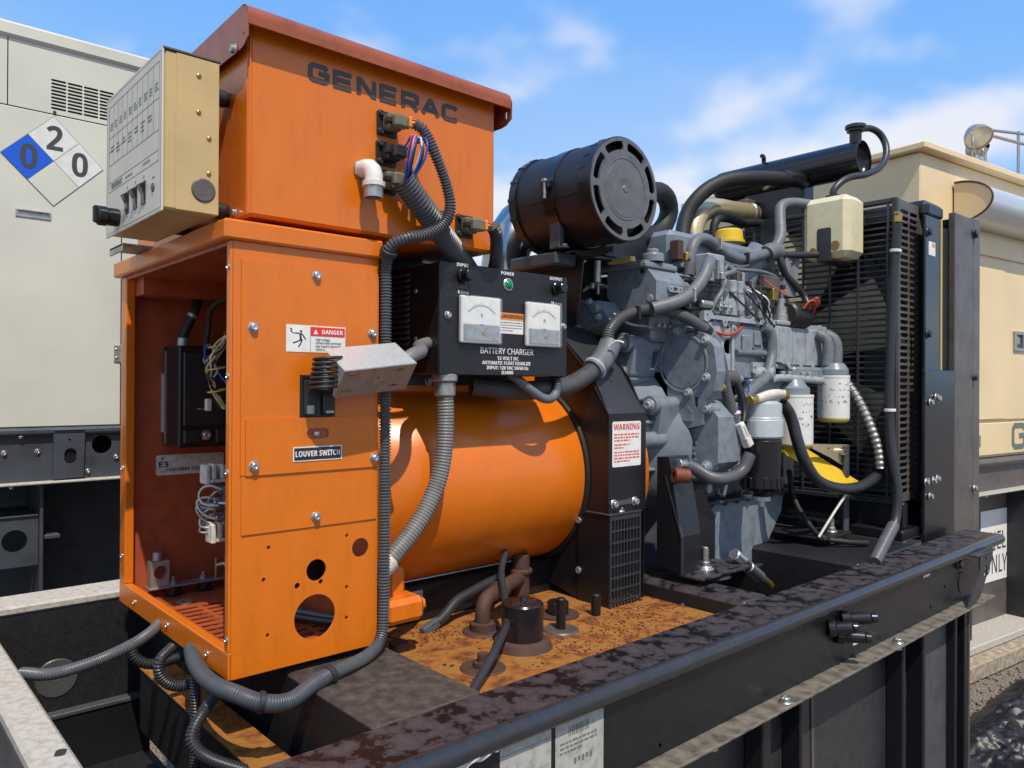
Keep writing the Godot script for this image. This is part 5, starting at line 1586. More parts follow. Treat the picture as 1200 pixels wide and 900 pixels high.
	for q in [[1.755, -0.05], [1.718, 0.058], [1.60, 0.062], [1.552, -0.005], [1.60, -0.165], [1.70, -0.16]]:
		bolt(V(1.499, q[0], q[1]), V(-1, 0, 0), 0.012, mats.engine_light)
	part(m().plate(poly([-0.07, 1.46, -0.07, 1.512, -0.04, 1.515, -0.005, 1.508, 0.012, 1.49, 0.012, 1.46]), [], 0.006, face_nx(1.496, 0, 0)), "cast_pad", en)
	# side panel of the block with a deep bore
	part(m().plate(rect(1.59, 1.53, 1.735, 1.79), [disc(1.72, 1.71, 0.028, 24)], 0.03, face_z(0, 0, 0.0)), "side_cover", el)
	part(m().lathe([Vector2(0.03, 0), Vector2(0.022, -0.03), Vector2(0, -0.04)], M.axis(V(1.72, 1.71, -0.004), V(1.72, 1.71, 1)), 24), "bore", en)
	part(m().box(V(1.735, 1.60, -0.10), V(1.985, 1.79, 0.0), 0.006), "side_housing", mats.engine)
	part(m().box(V(1.735, 1.60, 0.0), V(1.75, 1.79, 0.006), 0.002), "side_rib", el)
	var bb := m()
	bb.plate(poly([1.56, 1.822, 1.60, 1.825, 1.615, 1.81, 1.985, 1.812, 1.985, 1.795, 1.70, 1.796, 1.69, 1.775, 1.675, 1.776, 1.665, 1.797, 1.60, 1.797, 1.58, 1.785, 1.56, 1.79]), [disc(1.682, 1.789, 0.005, 10), disc(1.58, 1.808, 0.005, 10)], 0.02, face_z(0, 0, 0.012))
	part(bb, "joint_flange", el)
	part(m().box(V(1.54, 1.40, -0.06), V(1.66, 1.53, -0.0), 0.01), "side_lug", el)
	# timing gear housing lower down, with cast points
	part(m().plate(poly([-0.03, 1.50, 0.045, 1.53, 0.092, 1.475, 0.092, 1.33, 0.025, 1.28, -0.03, 1.305]), [], 0.13, face_nx(1.52, 0, 0)), "oil_pump_case", en)
	for r in 9:
		part(m().box(V(1.516, 1.33 + r * 0.019, -0.018), V(1.5205, 1.338 + r * 0.019, 0.012 - 0.004 * (r % 3)), 0.001), "cast_mark", en)
	part(m().plate(rect(1.652, 1.30, 1.70, 1.52), [disc(1.676, 1.45, 0.006, 10), disc(1.676, 1.42, 0.006, 10)], 0.06, face_z(0, 0, 0.06)), "bracket_plate", el)
	for q in [[1.50, 0.055], [1.315, 0.05], [1.285, -0.01]]:
		part(m().cyl(V(1.515, q[0], q[1]), V(1.56, q[0], q[1]), 0.022, 16, 0.003), "boss", en)
		bolt(V(1.514, q[0], q[1]), V(-1, 0, 0), 0.013, mats.engine_light)
	# rear casting box with chamfered shoulder and flat lid
	var cb := m()
	cb.plate(poly([-0.223, 1.947, -0.063, 1.952, -0.023, 1.905, -0.022, 1.842, -0.146, 1.818, -0.20, 1.835, -0.225, 1.87]), [], 0.16, face_nx(1.35, 0, 0))
	part(cb, "rear_casting", en)
	part(m().box(V(1.40, 1.85, -0.10), V(1.56, 1.915, -0.02), 0.014), "rear_casting_shoulder", en)
	part(m().plate(rect(1.405, 1.872, 1.475, 1.892, 0.006), [rect(1.425, 1.877, 1.448, 1.888, 0.002, 2), disc(1.414, 1.882, 0.004, 10), disc(1.462, 1.882, 0.004, 10)], 0.008, face_z(0, 0, -0.012)), "shoulder_plate", el)
	part(m().box(V(1.335, 1.948, -0.26), V(1.50, 1.966, -0.05), 0.004), "casting_lid", en)
	part(m().box(V(1.34, 1.966, -0.25), V(1.49, 1.972, -0.06), 0.002), "casting_lid_plate", en)
	part(m().lathe([Vector2(0, 0.042), Vector2(0.016, 0.042), Vector2(0.02, 0.038), Vector2(0.02, 0.03), Vector2(0.034, 0.026), Vector2(0.036, 0.02), Vector2(0.036, 0)], Transform3D(Basis(), V(1.40, 1.972, -0.075)), 20), "breather_cap", en)
	part(m().cyl(V(1.349, 1.938, -0.075), V(1.345, 1.938, -0.075), 0.008, 12), "drilled_hole", mats.ink)
	part(m().cyl(V(1.347, 1.85, -0.046), V(1.37, 1.85, -0.046), 0.012, 12, 0.002), "pipe_fitting", el)
	var yl := m()
	yl.box(V(1.31, 1.967, -0.19), V(1.335, 1.984, -0.09), 0.003)
	part(yl, "yellow_tag", mats.wire_yellow)
	# injection pump plate left of the casting
	part(m().plate(poly([-0.315, 1.828, -0.29, 1.854, -0.18, 1.845, -0.125, 1.78, -0.25, 1.742, -0.33, 1.77]), [], 0.09, face_nx(1.25, 0, 0)), "pump_cover", en)
	part(m().plate(poly([-0.32, 1.80, -0.24, 1.85, -0.17, 1.80, -0.24, 1.755]), [], 0.012, face_nx(1.239, 0, 0)), "pump_cover_plate", en)
	part(m().cyl(V(1.23, 1.82, -0.18), V(1.27, 1.82, -0.18), 0.018, 14, 0.003), "pump_boss", en)
	for q in [[1.825, -0.26], [1.79, -0.16], [1.76, -0.25], [1.84, -0.20]]: bolt(V(1.238, q[0], q[1]), V(-1, 0, 0), 0.010, mats.engine_light)
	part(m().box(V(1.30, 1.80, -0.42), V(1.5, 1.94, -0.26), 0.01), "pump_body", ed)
	for i in 3:
		part(m().tube([V(1.27, 1.885, -0.30 + i * 0.02), V(1.30, 1.905, -0.27 + i * 0.02), V(1.36, 1.90, -0.25 + i * 0.015)], 0.006, 8), "pump_line", mats.dull_zinc)
	part(m().cyl(V(1.29, 1.89, -0.235), V(1.29, 1.91, -0.235), 0.012, 10, 0.002), "pipe_fitting", mats.dull_zinc)
	part(m().box(V(1.42, 1.72, -0.33), V(1.52, 1.84, -0.09), 0.01), "starter_pad", en)
	# injection equipment on the near side of the head
	part(m().box(V(1.61, 1.925, -0.06), V(1.705, 2.02, -0.005), 0.004), "control_unit", el)
	part(m().box(V(1.64, 1.93, -0.004), V(1.655, 2.00, 0.012), 0.003), "control_unit_clip", en)
	part(m().box(V(1.53, 1.835, -0.09), V(1.70, 1.925, -0.01), 0.004), "solenoid_box", mats.black)
	for y in [1.865, 1.89, 1.91]: part(m().box(V(1.528, y, -0.009), V(1.69, y + 0.004, -0.007)), "solenoid_fin", mats.connector_black)
	for i in 3:
		part(m().cyl(V(1.735 + i * 0.05, 1.82, -0.03), V(1.735 + i * 0.05, 1.945, -0.03), 0.019, 16, 0.003), "injector_barrel", el)
		part(m().cyl(V(1.735 + i * 0.05, 1.90, -0.03), V(1.735 + i * 0.05, 1.912, -0.03), 0.023, 6, 0.002), "injector_nut", mats.dull_zinc)
	for i in 4:
		part(m().lathe([Vector2(0, 0.10), Vector2(0.010, 0.10), Vector2(0.010, 0.07), Vector2(0.018, 0.068), Vector2(0.018, 0.05), Vector2(0.014, 0.046), Vector2(0.022, 0.03), Vector2(0.022, 0.0), Vector2(0, 0)], Transform3D(Basis(), V(1.60 + i * 0.03, 1.812 + (i % 2) * 0.01, -0.06 + (i % 2) * 0.02)), 8), "union", [el, mats.dull_zinc][i % 2])
	for q in [[1.555, 1.84, -0.03], [1.585, 1.845, 0.0]]:
		part(m().cyl(V(q[0] - 0.03, q[1], q[2]), V(q[0] + 0.03, q[1], q[2]), 0.013, 12, 0.003), "sensor", mats.dull_zinc)
	part(m().tube([V(1.72, 1.945, -0.02), V(1.74, 1.99, -0.02), V(1.83, 1.992, -0.05), V(1.97, 2.0, -0.05), V(2.06, 2.0, -0.05), V(2.14, 1.98, -0.05), V(2.155, 1.92, -0.045), V(2.15, 1.87, -0.04)], 0.007, 8), "injector_pipe", mats.grey_hose)
	part(m().tube([V(1.66, 1.935, 0.0), V(1.675, 1.95, 0.02), V(1.72, 1.965, 0.02), V(1.745, 1.985, -0.01)], 0.010, 10), "fuel_pipe", mats.grey_hose)
	part(m().tube([V(1.655, 1.935, 0.012), V(1.66, 1.90, 0.015), V(1.63, 1.86, 0.01), V(1.615, 1.825, 0.0)], 0.009, 10), "fuel_pipe", mats.grey_hose)
	part(m().box(V(1.645, 1.93, 0.0), V(1.668, 1.955, 0.024), 0.003), "pipe_clip", mats.dull_zinc)
	part(m().box(V(1.835, 1.945, -0.07), V(1.905, 1.985, -0.035), 0.004), "plug_block", mats.taupe_steel)
	part(m().box(V(1.855, 1.948, -0.0345), V(1.87, 1.98, -0.028), 0.002), "plug_pin", mats.dull_zinc)
	part(m().box(V(2.02, 1.94, -0.07), V(2.13, 1.99, -0.035), 0.004), "plug_block", mats.taupe_steel)
	part(m().box(V(2.07, 1.90, -0.06), V(2.11, 1.945, -0.03), 0.003), "plug_block", mats.brass)
	part(m().lathe([Vector2(0, 0.09), Vector2(0.018, 0.09), Vector2(0.018, 0.06), Vector2(0.03, 0.058), Vector2(0.03, 0.03), Vector2(0.036, 0.028), Vector2(0.036, 0.0), Vector2(0, 0)], Transform3D(Basis(), V(2.14, 1.82, -0.04)), 6), "hex_union", mats.dull_zinc)
	part(m().box(V(2.05, 1.805, -0.10), V(2.24, 1.822, 0.0), 0.004), "pump_foot", el)
	# oil cooler: flat box with a scalloped top edge, end posts and pipes
	var oc := poly([1.985, 1.642, 2.455, 1.642, 2.455, 1.815])
	for i in 4:
		var x := 2.44 - i * 0.115
		for q in [[x, 1.818], [x - 0.02, 1.818], [x - 0.026, 1.808], [x - 0.034, 1.808], [x - 0.04, 1.818]]: oc.append(Vector2(q[0], q[1]))
	oc.append(Vector2(1.985, 1.818))
	part(m().plate(oc, [], 0.11, face_z(0, 0, -0.012)), "oil_cooler", el)
	part(m().box(V(1.985, 1.655, -0.012), V(2.45, 1.80, -0.002), 0.006), "oil_cooler_face", el)
	part(m().plate(rect(1.955, 1.655, 2.0, 1.775, 0.012), [disc(1.984, 1.755, 0.006, 10), disc(1.984, 1.72, 0.009, 12), disc(1.984, 1.68, 0.006, 10)], 0.03, face_z(0, 0, 0.012)), "cooler_flange", el)
	part(m().tube([V(1.925, 1.788, 0.01), V(1.955, 1.77, 0.022), V(1.962, 1.70, 0.025), V(1.945, 1.66, 0.03), V(1.90, 1.61, 0.04), V(1.82, 1.575, 0.045), V(1.725, 1.530, 0.05)], 0.019, 14), "coolant_pipe", mats.grey_hose)
	part(m().tube([V(1.76, 1.69, 0.005), V(1.84, 1.692, 0.008), V(1.93, 1.692, 0.015)], 0.012, 12), "cross_pipe", mats.grey_hose)
	for k in [[2.335, 0.022], [2.40, 0.026]]:
		part(m().tube([V(k[0] + 0.01, 1.785, 0.0), V(k[0] + 0.03, 1.76, 0.03), V(k[0] + 0.028, 1.70, 0.04), V(k[0] + 0.02, 1.655, 0.04)], k[1], 12), "cooler_pipe", mats.grey_hose)
	# fuel rail, heads and small fittings under the cooler
	part(m().tube([V(1.88, 1.59, 0.03), V(1.99, 1.605, 0.035), V(2.15, 1.603, 0.035), V(2.33, 1.598, 0.03)], 0.014, 12), "fuel_rail", el)
	for x in [1.90, 2.02, 2.07, 2.17, 2.22]: part(m().cyl(V(x, 1.60, 0.035), V(x, 1.63, 0.035), 0.012, 6, 0.002), "banjo_nut", mats.dull_zinc)
	part(m().pipe(V(1.90, 1.615, -0.02), V(1.93, 1.615, 0.055), 0.028, 0.016, 18), "hollow_boss", el)
	part(m().box(V(1.85, 1.545, -0.06), V(2.05, 1.60, 0.01), 0.005), "filter_bracket", en)
	part(m().cyl(V(1.60, 1.605, 0.02), V(1.69, 1.60, 0.05), 0.026, 16, 0.004), "pressure_sender", mats.taupe_steel)
	part(m().cyl(V(1.69, 1.60, 0.05), V(1.715, 1.598, 0.056), 0.018, 14, 0.003, 0.012), "sender_tip", mats.dull_zinc)
	part(m().tube([V(1.715, 1.597, 0.057), V(1.735, 1.585, 0.065), V(1.735, 1.555, 0.07)], 0.003, 6), "sender_wire", mats.wire_blue)
	part(m().cyl(V(1.545, 1.58, 0.04), V(1.60, 1.57, 0.06), 0.02, 14, 0.003), "sender", mats.brass)
	# filter heads
	part(m().lathe([Vector2(0, 0.055), Vector2(0.035, 0.055), Vector2(0.05, 0.03), Vector2(0.060, 0.022), Vector2(0.060, 0.0), Vector2(0, 0)], Transform3D(Basis(), V(2.105, 1.546, 0.03)), 24), "filter_head", en)
	part(m().lathe([Vector2(0, 0.045), Vector2(0.04, 0.045), Vector2(0.05, 0.03), Vector2(0.056, 0.02), Vector2(0.056, 0.0), Vector2(0, 0)], Transform3D(Basis(), V(2.386, 1.622, 0.05)), 24), "filter_head", en)
	part(m().box(V(2.12, 1.59, -0.05), V(2.38, 1.65, 0.03), 0.01), "filter_bracket", en)
	# alternator of the engine with its leads
	part(m().cyl(V(2.14, 1.85, -0.02), V(2.28, 1.85, -0.02), 0.05, 20, 0.008), "charging_alternator", mats.connector_black)
	for i in 5:
		part(m().tube([V(2.18 + i * 0.012, 1.87, 0.03), V(2.20 + i * 0.012, 1.90 + i * 0.004, 0.05), V(2.24 + i * 0.006, 1.89, 0.05), V(2.26, 1.86 + i * 0.005, 0.03)], 0.004, 6), "charging_lead", [mats.wire_red, mats.copper, mats.rubber][i % 3])
	# thermostat housing, water outlet
	part(m().tube([V(2.05, 1.90, -0.16), V(2.08, 2.0, -0.16), V(2.12, 2.06, -0.15), V(2.15, 2.11, -0.13)], 0.05, 16), "water_outlet", en)
	part(m().tube([V(1.93, 2.0, -0.14), V(1.97, 1.9, -0.08), V(1.99, 1.83, -0.07)], 0.04, 14), "intake_runner", en)
	part(m().box(V(1.56, 2.0, -0.13), V(1.59, 2.07, -0.09), 0.004), "solenoid", mats.rust_pipe)
	part(m().box(V(1.592, 2.0, -0.12), V(1.62, 2.03, -0.08), 0.004), "solenoid_plug", mats.brass)
	part(m().plate(poly([0, 0, 0.10, 0, 0.135, 0.16, 0.105, 0.17, 0.03, 0.165]), [poly([0.068, 0.09, 0.098, 0.145, 0.062, 0.145])], 0.012, Transform3D(Basis(), V(2.19, 1.93, -0.06))), "fan_bracket", en)
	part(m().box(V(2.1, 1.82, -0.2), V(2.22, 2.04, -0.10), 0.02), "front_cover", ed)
	# small castings, bolts, unions and wires
	var dr := RandomNumberGenerator.new()
	dr.seed = 61
	for i in 7:
		var a := deg_to_rad(34.0 + i * 15.0)
		var d := V(0, cos(a), sin(a))
		part(m().box(V(1.356, -0.006, 0.262), V(1.47, 0.006, 0.305), 0.004, Transform3D(Basis(V(1, 0, 0), d.cross(V(1, 0, 0)) * -1.0, d), V(0, 1.40, -0.365))), "housing_rib", en)
	for i in 5:
		var x := 2.03 + i * 0.094
		part(m().cyl(V(x, 1.806, -0.02), V(x, 1.822, -0.02), 0.0105, 6, 0.001), "cooler_nut", el)
		part(m().cyl(V(x, 1.652, -0.002), V(x, 1.652, 0.006), 0.009, 6, 0.001), "cooler_nut", el)
	for i in 4: part(m().box(V(2.06 + i * 0.1, 1.665, -0.0022), V(2.064 + i * 0.1, 1.795, 0.0), 0.001), "casting_line", el)
	for q in [[1.60, 1.545], [1.60, 1.775], [1.75, 1.615], [1.75, 1.775], [1.965, 1.615], [1.965, 1.785]]:
		bolt(V(q[0], q[1], 0.001), V(0, 0, 1), 0.0085, el)
	part(m().plate(rect(1.86, 1.62, 1.955, 1.66, 0.006), [disc(1.875, 1.64, 0.006, 10), disc(1.94, 1.64, 0.006, 10)], 0.012, face_z(0, 0, 0.010)), "port_cover", el)
	part(m().box(V(1.80, 1.70, 0.0), V(1.86, 1.755, 0.009), 0.004), "cast_pad", en)
	part(m().box(V(1.88, 1.72, 0.0), V(1.93, 1.77, 0.006), 0.003), "cast_pad", en)
	# unions with high pressure pipes up to the head
	for i in 4:
		var x := 1.83 + i * 0.062
		part(m().lathe([Vector2(0, 0.05), Vector2(0.008, 0.05), Vector2(0.008, 0.032), Vector2(0.014, 0.03), Vector2(0.014, 0.012), Vector2(0.018, 0.01), Vector2(0.018, 0), Vector2(0, 0)], Transform3D(Basis(), V(x, 1.812, -0.02)), 6), "delivery_union", [mats.dull_zinc, el][i % 2])
		part(m().tube([V(x, 1.858, -0.02), V(x, 1.89, -0.02), V(x - 0.01, 1.92, -0.05), V(x - 0.02, 1.95, -0.10), V(x - 0.02, 1.97, -0.155)], 0.0038, 6), "delivery_pipe", mats.dull_zinc)
	for i in 5:
		var x := 1.62 + i * 0.03
		part(m().box(V(x, 1.83 + 0.012 * (i % 2), -0.035), V(x + 0.02, 1.86 + 0.015 * (i % 3), -0.008), 0.003), "small_casting", [el, en][i % 2])
		bolt(V(x + 0.01, 1.845, -0.008), V(0, 0, 1), 0.006, mats.dull_zinc)
	for i in 8:
		part(m().box(V(1.56, 1.825 + i * 0.018, -0.128), V(1.76, 1.832 + i * 0.018, -0.108), 0.002), "cooling_fin", el)
	# thin black wires and their clips over the near side
	for i in 9:
		var p := V(dr.randf_range(1.58, 2.05), dr.randf_range(1.80, 1.98), dr.randf_range(-0.05, -0.01))
		var e := V(dr.randf_range(1.60, 2.20), dr.randf_range(1.58, 1.98), dr.randf_range(-0.03, 0.015))
		part(m().tube([p, p.lerp(e, 0.3) + V(0, -0.03, 0.03), p.lerp(e, 0.7) + V(0.01, -0.04, 0.035), e], dr.randf_range(0.0025, 0.005), 6), "sensor_wire", [mats.rubber, mats.conduit_dark, mats.rubber, mats.wire_red][i % 4])
		part(m().box(e - V(0.009, 0.008, 0.006), e + V(0.009, 0.008, 0.01), 0.002), "sensor_plug", [mats.connector_black, mats.taupe_steel, mats.connector_black][i % 3])
	for q in [[1.62, 1.985, 0.0], [1.80, 2.085, -0.09], [1.95, 2.046, -0.07], [1.47, 1.862, 0.03], [1.30, 1.80, -0.055]]:
		part(m().box(V(q[0] - 0.004, q[1] - 0.022, q[2] - 0.012), V(q[0] + 0.004, q[1] + 0.022, q[2] + 0.012), 0.002), "pipe_clip", [mats.dull_zinc, mats.connector_black][int((q[0] as float) * 10.0) % 2])
	# links and lever on the injection pump
	part(m().box(V(1.285, 1.87, -0.215), V(1.293, 1.945, -0.205), 0.002), "lever", mats.dull_zinc)
	part(m().tube([V(1.26, 1.80, -0.12), V(1.30, 1.77, -0.09), V(1.38, 1.765, -0.085), V(1.46, 1.76, -0.09)], 0.005, 6), "pump_line", mats.dull_zinc)
	part(m().box(V(1.40, 1.755, -0.14), V(1.50, 1.80, -0.085), 0.004), "solenoid", en)
	for i in 3: part(m().cyl(V(1.43 + i * 0.03, 1.77, -0.085), V(1.43 + i * 0.03, 1.77, -0.07), 0.008, 6, 0.001), "cap_nut", mats.dull_zinc)
	for i in 6: bolt(V(1.505 + 0.0, 1.19, -0.06 + i * 0.001) + V(0.05 + i * 0.11, 0, 0), V(0, 0, 1), 0.009, ed)
	part(m().cyl(V(1.60, 1.235, -0.06), V(1.60, 1.235, 0.01), 0.018, 6, 0.002), "drain_plug", el)
	part(m().tube([V(1.72, 1.48, 0.02), V(1.735, 1.40, 0.01), V(1.73, 1.30, 0.0), V(1.74, 1.20, -0.03)], 0.009, 8), "dipstick_tube", el)
	# oil pan
	var pan := m()
	pan.plate(poly([1.50, 1.166, 2.23, 1.166, 2.215, 1.09, 2.13, 1.0, 2.08, 0.93, 2.03, 0.905, 1.50, 0.905]), [], 0.44, face_z(0, 0, -0.075))
	part(pan, "oil_pan", en)
	part(m().box(V(1.50, 1.160, -0.53), V(2.25, 1.172, -0.055), 0.003), "oil_pan_flange", ed)
	for i in 9: bolt(V(1.56 + i * 0.08, 1.160, -0.062), V(0, -1, 0), 0.008, ed)
	# drain line on the pan
	thing("drain_valve", "brass and steel drain valve slanting out of the oil pan", "valve", V(1.68, 0.92, 0.12))
	part(m().cyl(V(1.575, 1.04, 0.115), V(1.62, 1.01, 0.12), 0.022, 6, 0.003), "hex_nut", mats.zinc)
	part(m().cyl(V(1.62, 1.01, 0.12), V(1.65, 0.99, 0.12), 0.015, 14, 0.002), "neck", mats.connector_black)
	part(m().cyl(V(1.65, 0.99, 0.12), V(1.73, 0.94, 0.12), 0.020, 14, 0.003), "body", mats.zinc)
	part(m().cyl(V(1.73, 0.94, 0.12), V(1.79, 0.902, 0.12), 0.016, 12, 0.003), "tip", mats.brass)
	part(m().box(V(1.695, 0.975, 0.10), V(1.745, 0.985, 0.12), 0.003), "lever", mats.connector_black)

	# engine mount near the flywheel
	thing("engine_mount", "black folded engine mount bracket beside the flywheel housing", "bracket", V(1.45, 0.98, 0.06))
	part(m().plate(poly([0.0, 1.355, 0.045, 1.358, 0.09, 1.12, 0.09, 1.008, 0.0, 1.02]), [], 0.10, face_nx(1.33, 0, 0)), "side_plate", mats.black)
	part(m().plate(poly([1.335, 1.262, 1.53, 1.238, 1.60, 1.145, 1.60, 0.998, 1.335, 1.0]), [disc(1.46, 1.215, 0.006, 10)], 0.008, face_z(0, 0, 0.03)), "gusset", mats.black)
	part(m().plate(poly([0.028, 1.30, 0.034, 1.30, 0.095, 1.12, 0.095, 1.005, 0.089, 1.005, 0.089, 1.12]), [], 0.008, face_nx(1.328, 0, 0)), "plate_edge", mats.dark_steel)
	part(m().box(V(1.34, 0.998, 0.0), V(1.60, 1.008, 0.16), 0.002), "foot", mats.rail_top)
	part(m().lathe([Vector2(0, 0.0), Vector2(0.058, 0.0), Vector2(0.062, 0.006), Vector2(0.05, 0.018), Vector2(0, 0.018)], Transform3D(Basis(), V(1.47, 0.98, 0.10)), 28), "rubber_mount", mats.conduit_dark)
	part(m().lathe([Vector2(0, 0.004), Vector2(0.026, 0.004), Vector2(0.028, 0)], Transform3D(Basis(), V(1.455, 1.008, 0.09)), 20), "washer", mats.zinc)
	bolt(V(1.455, 1.012, 0.09), V(0, 1, 0), 0.017, mats.zinc)
	part(m().cyl(V(1.455, 1.025, 0.09), V(1.455, 1.075, 0.09), 0.0115, 14, 0.002), "stud", mats.zinc)
	part(m().pipe(V(1.325, 1.305, 0.065), V(1.37, 1.30, 0.085), 0.022, 0.011, 16), "copper_nipple", mats.copper)
	part(m().cyl(V(1.36, 1.335, 0.055), V(1.40, 1.332, 0.055), 0.016, 12, 0.002), "fitting", mats.zinc)
	# second mount towards the radiator
	thing("engine_mount", "round black rubber engine mount with bolt near the radiator", "mount", V(2.30, 0.98, 0.06), "")
	part(m().lathe([Vector2(0, 0.0), Vector2(0.075, 0.0), Vector2(0.08, 0.008), Vector2(0.066, 0.026), Vector2(0, 0.026)], Transform3D(Basis(), V(2.28, 0.98, 0.06)), 28), "rubber", mats.rubber)
	part(m().box(V(2.16, 1.006, -0.08), V(2.38, 1.016, 0.13), 0.003), "plate", mats.black_rough)
	bolt(V(2.31, 1.016, 0.08), V(0, 1, 0), 0.017, mats.dull_zinc)
	part(m().cyl(V(2.31, 1.03, 0.08), V(2.31, 1.07, 0.08), 0.011, 12, 0.002), "stud", mats.dull_zinc)

	# spin-on filters
	var rg := RandomNumberGenerator.new()
	rg.seed = 23
	for k in [[2.105, 1.345, 0.03, 0.200, 0.072, "large white spin-on oil filter just right of the water separator", "oil_filter"], [2.386, 1.435, 0.05, 0.185, 0.06, "smaller white spin-on fuel filter hanging nearest the radiator guard", "fuel_filter"]]:
		var b := V(k[0], k[1], k[2])
		var h: float = k[3]
		var r: float = k[4]
		thing(k[6], k[5], "filter", b, "white spin-on filters")
		part(m().lathe([Vector2(0, 0.0), Vector2(r * 0.8, 0.0), Vector2(r * 0.95, 0.006), Vector2(r, 0.016), Vector2(r, 0.02)], Transform3D(Basis(), b), 36, true), "base", mats.wire_yellow)
		part(m().lathe([Vector2(r, 0.018), Vector2(r, h - 0.012), Vector2(r * 1.02, h - 0.01), Vector2(r * 1.02, h), Vector2(0, h)], Transform3D(Basis(), b), 40), "can", mats.white_paint)
		# print wrapped on the can
		var pr := m()
		for i in 46:
			var a := rg.randf_range(PI * 0.25, PI * 1.15)
			var y: float = h * (0.42 + 0.13 * (i % 4)) + rg.randf_range(-0.004, 0.004)
			var wd := rg.randf_range(0.02, 0.09)
			var hh := 0.004 if i % 4 else 0.008
			var rr := r + 0.0004
			for s in 2:
				var a0 := a + wd * s / 2.0
				var a1 := a + wd * (s + 1) / 2.0
				var n0 := V(cos(a0), 0, sin(a0))
				var n1 := V(cos(a1), 0, sin(a1))
				pr.quad4(b + n0 * rr + V(0, y, 0), b + n1 * rr + V(0, y, 0), b + n1 * rr + V(0, y + hh, 0), b + n0 * rr + V(0, y + hh, 0), n0, n1, n1, n0)
		part(pr, "print", mats.ink_soft)
		if r > 0.061:
			part(m().lathe([Vector2(0, 0.0008), Vector2(0.005, 0.0008), Vector2(0.005, 0)], M.axis(b + V(0.0, 0.12, r), b + V(0.0, 0.12, r + 1)), 12), "blue_dot", mats.blue)
	thing("water_separator", "grey metal and black fuel water separator with brass drain", "fuel filter", V(1.80, 1.17, 0.08))
	var b := V(1.80, 1.17, 0.08)
	part(m().lathe([Vector2(0, 0.355), Vector2(0.05, 0.355), Vector2(0.066, 0.345), Vector2(0.066, 0.30), Vector2(0.070, 0.298), Vector2(0.070, 0.292), Vector2(0.072, 0.29), Vector2(0.072, 0.235), Vector2(0.066, 0.228), Vector2(0, 0.228)], Transform3D(Basis(), b), 40), "head", mats.galvanised)
	part(m().lathe([Vector2(0.062, 0.228), Vector2(0.066, 0.22), Vector2(0.063, 0.10), Vector2(0.068, 0.098), Vector2(0.068, 0.062), Vector2(0.06, 0.05), Vector2(0.045, 0.045), Vector2(0.03, 0.038), Vector2(0.028, 0.03), Vector2(0, 0.03)], Transform3D(Basis(), b), 40), "bowl", mats.black_gloss)
	for i in 18:
		part(m().box(V(0.0665, 0.064, -0.004), V(0.0715, 0.097, 0.004), 0.001, Transform3D(Basis(Vector3.UP, TAU * i / 18), b)), "bowl_rib", mats.black_gloss)
	part(m().lathe([Vector2(0, 0.03), Vector2(0.030, 0.03), Vector2(0.030, 0.016), Vector2(0.010, 0.013), Vector2(0.010, -0.004), Vector2(0, -0.004)], Transform3D(Basis(), b), 20), "drain_knob", mats.white_plastic)
	part(m().box(V(1.74, 1.515, 0.0), V(1.88, 1.545, 0.11), 0.01), "bracket", mats.dull_zinc)
	part(m().cyl(V(1.69, 1.528, 0.10), V(1.74, 1.532, 0.10), 0.015, 14, 0.003), "inlet_fitting", mats.brass)
	part(m().tube([V(1.73, 1.53, 0.10), V(1.78, 1.545, 0.115), V(1.84, 1.55, 0.115), V(1.90, 1.545, 0.10)], 0.0155, 14), "clear_hose", mats.white_plastic)
	part(m().cyl(V(1.89, 1.548, 0.10), V(1.93, 1.54, 0.095), 0.019, 12, 0.003), "outlet_fitting", mats.brass)
	# white plastic plug on the harness
	thing("harness_plug", "white inline plug hanging from the engine harness beside the water separator", "connector", V(1.655, 1.36, 0.115))
	var q0 := V(1.628, 1.455, 0.10)
	var q1 := V(1.665, 1.365, 0.12)
	var ax2 := M.axis(q0, q1)
	part(m().box(V(-0.012, 0.0, -0.012), V(0.012, 0.06, 0.012), 0.003, ax2), "shell", mats.white_paint)
	part(m().box(V(-0.014, 0.05, -0.014), V(0.014, 0.085, 0.014), 0.003, ax2), "collar", mats.white_plastic)
	part(m().box(V(-0.004, 0.012, 0.012), V(0.004, 0.05, 0.016), 0.001, ax2), "latch", mats.white_plastic)

